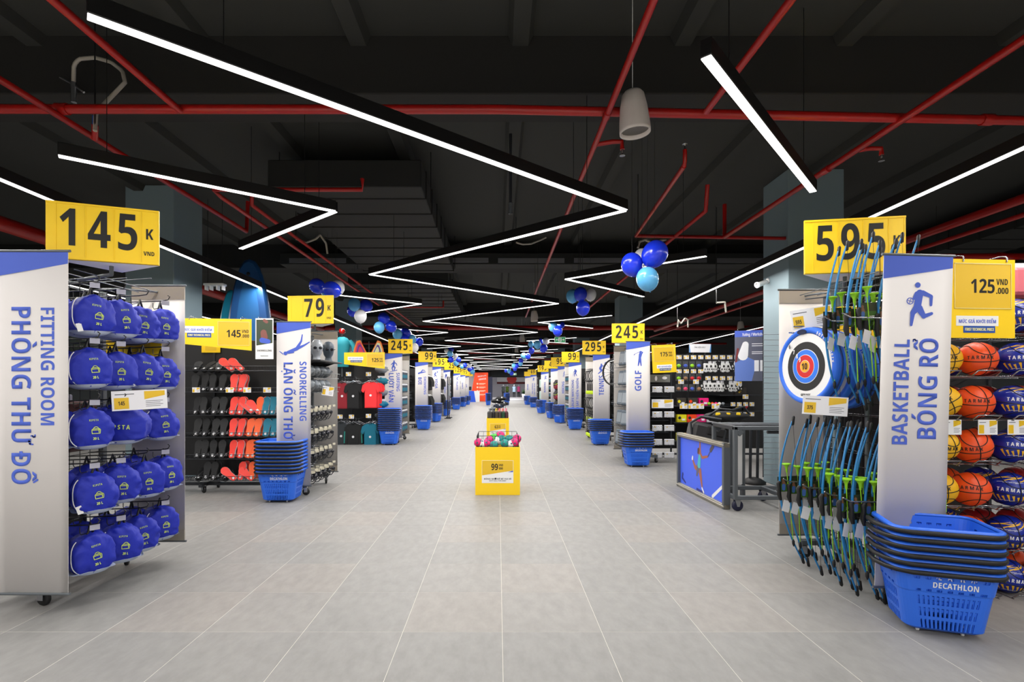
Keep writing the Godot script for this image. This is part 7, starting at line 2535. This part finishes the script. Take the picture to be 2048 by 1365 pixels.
func bins():
	bin("yellow promotion bin priced 99 in the middle of the aisle, filled with foam balls", 7.06, 0.655, "99")
	var cm = {"pink": mat("foam_pink", Color(0.88, 0.12, 0.45), 0.6), "teal": mat("foam_teal", Color(0.08, 0.55, 0.52), 0.6), "white": mats.white, "green": mat("foam_green", Color(0.30, 0.78, 0.25), 0.6)}
	var L = [[957, 888, "pink"], [965, 891, "white"], [972, 890, "pink"], [979, 883, "pink"], [988, 893, "teal"], [997, 884, "white"], [1003, 881, "teal"], [1010, 890, "teal"], [1018, 881, "teal"], [1022, 892, "white"], [1029, 888, "pink"], [1034, 880, "pink"], [988, 878, "green"], [1001, 873, "pink"]]
	var i = 0
	var where = ["in the front corner by the bag side", "white beside the front corner", "front row, second from the bag side corner", "front row, above the second", "front row centre", "pale one in the middle", "middle of the heap", "front row beside the centre", "middle row towards the bow side", "front row towards the bow side corner", "front corner by the bow side", "at the bow side edge of the heap", "lime one at the back of the heap", "topmost at the back of the heap"]
	for q in L:
		var d = 7.22 if i < 3 or i in [4, 7, 9, 10] else (7.4 if i < 12 else 7.6)
		var o = thing("foam_ball", "%s dotted foam ball in the 99 bin, %s" % [q[2], where[i]], "ball", PT(q[0], q[1] - 2, d), i * 0.9, "foam balls in the yellow bin")
		i += 1
		var st = S()
		ball(st, Vector3(), 0.062, 18, 12)
		obj("foam", st, cm[q[2]], o)
		st = S()
		for k in 14:
			var y = 1.0 - 2.0 * (k + 0.5) / 14.0
			var a = 2.4 * k
			var n = Vector3(cos(a) * sqrt(1 - y * y), y, sin(a) * sqrt(1 - y * y))
			var b = Basis.looking_at(n, Vector3.UP if absf(n.y) < 0.9 else Vector3.RIGHT)
			prism(st, circ2(Vector2(), 0.014, 8), 0.001, Transform3D(b, n * 0.0612), -0.0007)
		obj("dots", st, mat("dot_grey", Color(0.30, 0.36, 0.45), 0.6), o)
	bin("second yellow promotion bin priced 63 farther down the aisle", 14.1, 0.62, "63")
	var st
	for k in 6:
		var n = ["grey mesh kit bag", "dark striped kit bag", "yellow trimmed kit bag", "coral handled jump rope set", "red and green jump rope set", "pink jump rope set"][k]
		var o = thing("kit_bag", "%s standing in the 63 bin" % n, "bag", Vector3(-0.22 + 0.088 * k, 0.51, -14.3 - 0.05 * (k % 2)), 0.2)
		st = S()
		cbox(st, Vector3(0, 0.15, 0), Vector3(0.085, 0.3, 0.2), 0.03)
		obj("body", st, mat("kit_" + str(k), [Color(0.28, 0.27, 0.26), Color(0.2, 0.19, 0.2), Color(0.3, 0.26, 0.2), Color(0.35, 0.3, 0.3), Color(0.12, 0.3, 0.2), Color(0.35, 0.2, 0.22)][k], 0.6), o)
		st = S()
		tube(st, [Vector3(-0.03, 0.29, 0.06), Vector3(-0.02, 0.36, 0.04), Vector3(0.02, 0.36, 0.0), Vector3(0.03, 0.29, -0.04)], 0.012, 6)
		obj("handle", st, [mats.steel_grey, mats.steel_grey, mats.yellow, mats.coral, mats.coral, mats.blister_pink][k], o)
	var t = thing("wire_bin", "grey wire bin third in the aisle, topped with dark sports goods", "bin", Vector3(0.03, 0, -20.6))
	st = S()
	for y in [0.1, 0.45, 0.8]:
		tube(st, [Vector3(-0.26, y, 0.3), Vector3(0.26, y, 0.3), Vector3(0.26, y, -0.3), Vector3(-0.26, y, -0.3), Vector3(-0.26, y, 0.3)], 0.012, 6)
	for k in 9:
		for s in [-1, 1]:
			tube(st, [Vector3(-0.26 + 0.065 * k, 0.02, 0.3 * s), Vector3(-0.26 + 0.065 * k, 0.8, 0.3 * s)], 0.006, 5)
	obj("wire_cage", st, mats.chrome, t)
	st = S()
	box(st, Vector3(0, 0.5, 0), Vector3(0.5, 0.02, 0.56))
	obj("inner_floor", st, mats.steel_grey, t)
	for k in 5:
		var o = thing("sports_pad", "%s dark sports pad heaped on the third bin in the aisle" % ["lowest", "second", "third", "fourth", "topmost"][k], "pad", Vector3(-0.15 + 0.09 * (k * 2 % 5), 0.55 + 0.1 * k, -20.6 + 0.05 * (k % 2)), 0.0, "sports pads on the wire bin")
		st = S()
		blob(st, Vector3(0, 0.06, 0), Vector3(0.22, 0.08, 0.2), 200 + k)
		obj("pad", st, [mats.clear_grey, mat("pad_navy", Color(0.08, 0.14, 0.25), 0.6), mats.dark_cloth, mats.dark_cloth, mats.dark_cloth][k], o)
		st = S()
		ball(st, Vector3(0.03, 0.1, 0.17), 0.03, 8, 6)
		obj("buckle", st, mats.white, o)

# ------------------------------------------------------------------ the corner with the tennis picture and the trolley
func cart_corner():
	var t = thing("picture_frame", "framed tennis picture standing on the floor, blue court with a player", "picture frame", Vector3(2.735, 0, -6.985), -PI / 2 + 0.03)
	var W = 1.51
	var H = 0.80
	var st = S()
	cbox(st, Vector3(0, H / 2, -0.03), Vector3(W - 0.05, H - 0.05, 0.04), 0.003)
	obj("backing", st, mats.steel_grey, t)
	var fm = mat("frame_silver", Color(0.60, 0.58, 0.53), 0.35, 0.6)
	for q in [[0, 0.03, W, 0.06], [0, H - 0.03, W, 0.06]]:
		st = S()
		cbox(st, Vector3(q[0], q[1], 0), Vector3(q[2], q[3], 0.075), 0.006)
		cbox(st, Vector3(q[0], q[1], 0.04), Vector3(q[2], q[3] * 0.4, 0.02), 0.006)
		obj("rail", st, fm, t)
	for s in [-1, 1]:
		st = S()
		cbox(st, Vector3(s * (W / 2 - 0.025), H / 2, 0), Vector3(0.05, H, 0.085), 0.006)
		obj("side_rail", st, mats.steel_grey, t)
	st = S()
	prism(st, rect2(-W / 2 + 0.05, 0.055, W / 2 - 0.05, H - 0.055), 0.002, Transform3D(), 0.0)
	var pic = obj("picture", st, mat("court_blue", Color(0.26, 0.39, 0.92), 0.5), t)
	var sk = mat("print_skin", Color(0.62, 0.36, 0.27), 0.5)
	var pr = func(called, m, limbs, z):
		var s2 = S()
		for l in limbs:
			prism(s2, limb2(Vector2(6.985 - l[0], l[1]), l[2], Vector2(6.985 - l[3], l[4]), l[5]), 0.0006, Transform3D(), z)
			z += 0.00003
		obj(called, s2, m, pic)
	pr.call("court_line", mats.white, [[6.29, 0.29, 0.02, 6.62, 0.075, 0.022]], 0.002)
	pr.call("player_shadow", mat("court_shadow", Color(0.10, 0.14, 0.5), 0.5), [[7.1, 0.075, 0.018, 6.9, 0.068, 0.014], [7.6, 0.2, 0.025, 7.62, 0.14, 0.02], [7.62, 0.14, 0.02, 7.5, 0.09, 0.015]], 0.002)
	pr.call("player_skin", sk, [[7.0, 0.735, 0.018, 7.0, 0.62, 0.026], [7.0, 0.60, 0.035, 7.02, 0.5, 0.04], [7.0, 0.585, 0.026, 6.93, 0.53, 0.02], [6.93, 0.53, 0.02, 6.77, 0.565, 0.016], [7.06, 0.35, 0.042, 7.16, 0.37, 0.03], [7.16, 0.37, 0.03, 7.24, 0.46, 0.018], [7.0, 0.34, 0.045, 6.96, 0.22, 0.03], [6.96, 0.22, 0.03, 6.93, 0.13, 0.018]], 0.0028)
	pr.call("player_dress", mat("dress_aqua", Color(0.25, 0.68, 0.75), 0.5), [[7.01, 0.53, 0.034, 7.03, 0.42, 0.05]], 0.0036)
	pr.call("player_skirt", mat("skirt_grey", Color(0.36, 0.34, 0.42), 0.5), [[7.05, 0.39, 0.05, 7.1, 0.27, 0.02]], 0.0034)
	pr.call("player_hair", mat("hair_brown", Color(0.33, 0.2, 0.12), 0.5), [[7.045, 0.62, 0.03, 7.06, 0.58, 0.02]], 0.004)
	pr.call("player_shoes", mats.white, [[7.25, 0.47, 0.02, 7.24, 0.5, 0.016], [6.93, 0.12, 0.016, 6.88, 0.075, 0.016]], 0.004)
	pr.call("player_racket", mat("racket_grey", Color(0.28, 0.24, 0.3), 0.5), [[6.75, 0.57, 0.008, 6.7, 0.63, 0.008], [6.67, 0.66, 0.03, 6.6, 0.72, 0.03]], 0.004)
	# steel trolley
	t = thing("trolley", "grey steel platform trolley on four castors beside the tennis picture", "trolley", Vector3(3.1, 0, -6.43))
	var fr = mats.steel_grey
	st = S()
	for z in [0.3, -0.3]:
		cbox(st, Vector3(0.245, 0.165, z), Vector3(1.11, 0.05, 0.045), 0.006)
	for x in [-0.29, 0.33, 0.78]:
		cbox(st, Vector3(x, 0.165, 0), Vector3(0.045, 0.05, 0.56), 0.006)
	obj("base_frame", st, fr, t)
	for z in [0.3, -0.3]:
		st = S()
		cbox(st, Vector3(-0.29, 0.59, z), Vector3(0.05, 0.84, 0.045), 0.008)
		obj("post", st, fr, t)
		st = S()
		cbox(st, Vector3(0.245, 0.99, z), Vector3(1.12, 0.05, 0.045), 0.008)
		cbox(st, Vector3(-0.24, 0.94, z), Vector3(0.07, 0.07, 0.04), 0.006, Basis(Vector3(0, 0, 1), PI / 4))
		obj("top_rail", st, fr, t)
	st = S()
	cbox(st, Vector3(-0.29, 0.99, 0), Vector3(0.045, 0.05, 0.56), 0.006)
	cbox(st, Vector3(0.78, 0.99, 0), Vector3(0.045, 0.05, 0.56), 0.006)
	cbox(st, Vector3(0.245, 1.0, -0.15), Vector3(1.08, 0.012, 0.26), 0.003)
	obj("top_deck", st, mats.steel_dark, t)
	st = S()
	for z in [0.3, -0.3]:
		cbox(st, Vector3(0.78, 0.57, z), Vector3(0.045, 0.88, 0.04), 0.008)
	tube(st, [Vector3(0.1, 0.94, 0.28), Vector3(0.75, 0.94, 0.28)], 0.02, 8)
	obj("handle_post", st, mats.steel_dark, t)
	for x in [-0.27, 0.31]:
		for z in [0.27, -0.27]:
			st = S()
			lathe(st, [Vector2(0.02, -0.02), Vector2(0.06, -0.018), Vector2(0.066, -0.008), Vector2(0.066, 0.008), Vector2(0.06, 0.018), Vector2(0.02, 0.02)], 18, Transform3D(Basis(Vector3(1, 0, 0), PI / 2), Vector3(x + 0.02, 0.066, z)))
			var wh = obj("castor_wheel", st, mat("wheel_navy", Color(0.07, 0.08, 0.2), 0.5), t)
			st = S()
			for s in [-1, 1]:
				prism(st, [Vector2(x - 0.02, 0.14), Vector2(x + 0.05, 0.14), Vector2(x + 0.035, 0.055), Vector2(x + 0.005, 0.055)], 0.005, Transform3D(), z + 0.027 * s - 0.0025)
			obj("fork", st, mats.chrome, wh)
	# white board propped in the dark frame behind the trolley
	t = thing("white_board", "white board in a dark frame propped behind the trolley", "board", Vector3(PX(1474, 6.95), 0.16, -6.95), 0.0)
	st = S()
	cbox(st, Vector3(0, 0.37, 0), Vector3(0.14, 0.72, 0.02), 0.002)
	obj("panel", st, mats.white, t)
	st = S()
	for q in [[Vector3(-0.085, 0.37, 0), Vector3(0.035, 0.8, 0.04)], [Vector3(0.085, 0.37, 0), Vector3(0.035, 0.8, 0.04)], [Vector3(0, 0.76, 0), Vector3(0.2, 0.035, 0.04)], [Vector3(0, -0.02, 0), Vector3(0.2, 0.035, 0.04)]]:
		cbox(st, q[0], q[1], 0.003)
	for s in [-1, 1]:
		cbox(st, Vector3(0.085 * s, -0.1, -0.02), Vector3(0.03, 0.12, 0.1), 0.003)
	obj("frame", st, mats.steel_grey, t)
	# golf cart of dark plastic and a tool bag behind the picture
	t = thing("golf_cart_bag", "dark grey wheeled golf bag cart standing behind the tennis picture", "golf bag", Vector3(PX(1415, 7.6), 0, -7.7))
	st = S()
	cbox(st, Vector3(0.02, 0.80, 0.0), Vector3(0.5, 0.26, 0.3), 0.05, Basis(Vector3(0, 0, 1), -0.22))
	obj("shell", st, mat("plastic_grey", Color(0.16, 0.16, 0.17), 0.4), t)
	st = S()
	cbox(st, Vector3(0.1, 0.82, 0.14), Vector3(0.26, 0.14, 0.05), 0.02, Basis(Vector3(0, 0, 1), -0.22))
	obj("opening", st, mats.dark_cloth, t)
	st = S()
	tube(st, [Vector3(-0.22, 0.75, 0.1), Vector3(-0.25, 0.95, 0.1), Vector3(-0.1, 1.04, 0.1), Vector3(0.2, 1.0, 0.1)], 0.02, 8)
	tube(st, [Vector3(-0.1, 0.7, 0), Vector3(-0.15, 0.1, 0.1)], 0.025, 8)
	tube(st, [Vector3(0.2, 0.7, 0), Vector3(0.2, 0.1, 0.0)], 0.025, 8)
	obj("tube_frame", st, mats.steel_dark, t)
	for s in [-1, 1]:
		st = S()
		lathe(st, [Vector2(0.03, -0.025), Vector2(0.14, -0.02), Vector2(0.15, 0.0), Vector2(0.14, 0.02), Vector2(0.03, 0.025)], 20, Transform3D(Basis(Vector3(0, 0, 1), PI / 2), Vector3(0.02 + 0.22 * s, 0.15, 0.0)))
		obj("wheel", st, mats.black_rubber, t)
	t = thing("tool_bag", "black tool bag with yellow trims lying on the top of the golf bag cart", "bag", Vector3(PX(1452, 7.7), 0.96, -7.8))
	st = S()
	blob(st, Vector3(0.05, 0.07, 0), Vector3(0.34, 0.08, 0.16), 77)
	obj("body", st, mats.dark_cloth, t)
	for k in 3:
		st = S()
		cbox(st, Vector3(-0.12 + 0.15 * k, 0.11, 0.1), Vector3(0.07, 0.05, 0.04), 0.012)
		obj("yellow_trim", st, mats.yellow, t)
	st = S()
	tube(st, [Vector3(-0.25, 0.08, 0.05), Vector3(-0.1, 0.19, 0.1), Vector3(0.1, 0.17, 0.1), Vector3(0.3, 0.22, 0.02), Vector3(0.4, 0.1, 0)], 0.018, 7)
	obj("handle", st, mats.steel_dark, t)
	t = thing("stand_base", "black weighted stand with upright poles behind the trolley", "stand", Vector3(PX(1508, 7.9), 0, -7.9))
	st = S()
	lathe(st, [Vector2(0.16, 0.0), Vector2(0.17, 0.03), Vector2(0.1, 0.08), Vector2(0.03, 0.1)], 18)
	obj("base", st, mats.black_rubber, t)
	st = S()
	for x in [-0.06, 0.05]:
		tube(st, [Vector3(x, 0.05, 0), Vector3(x, 0.82, 0.02)], 0.022, 8)
	tube(st, [Vector3(-0.06, 0.8, 0), Vector3(-0.02, 0.85, 0.05), Vector3(0.06, 0.86, 0.08)], 0.025, 8)
	obj("pole", st, mats.steel_dark, t)
	# wire grid wall before the blue-grey column
	t = thing("grid_wall", "tall silver wire grid panel standing before the blue-grey column", "wire panel", Vector3(PX(1590, 7.0), 0, -7.05), 0.05)
	var x0 = PX(1529, 7.0) - PX(1590, 7.0)
	var x1 = 0.55
	st = S()
	var y = 0.28
	while y < 2.25:
		tube(st, [Vector3(x0, y, 0), Vector3(x1, y, 0)], 0.0045, 5)
		y += 0.0735
	obj("cross_wires", st, mats.clear_grey, t)
	st = S()
	for k in 4:
		var x = lerpf(x0, x1, k / 3.0)
		tube(st, [Vector3(x, 0.02 if k > 0 else 0.25, -0.008), Vector3(x, 2.27, -0.008)], 0.007, 6)
	obj("upright_wires", st, mats.steel_dark, t)
	st = S()
	cbox(st, Vector3(lerpf(x0, x1, 1.0 / 3.0), 0.02, 0), Vector3(0.05, 0.04, 0.4), 0.006)
	cbox(st, Vector3(x1, 0.02, 0), Vector3(0.05, 0.04, 0.4), 0.006)
	obj("foot", st, mats.steel_dark, t)
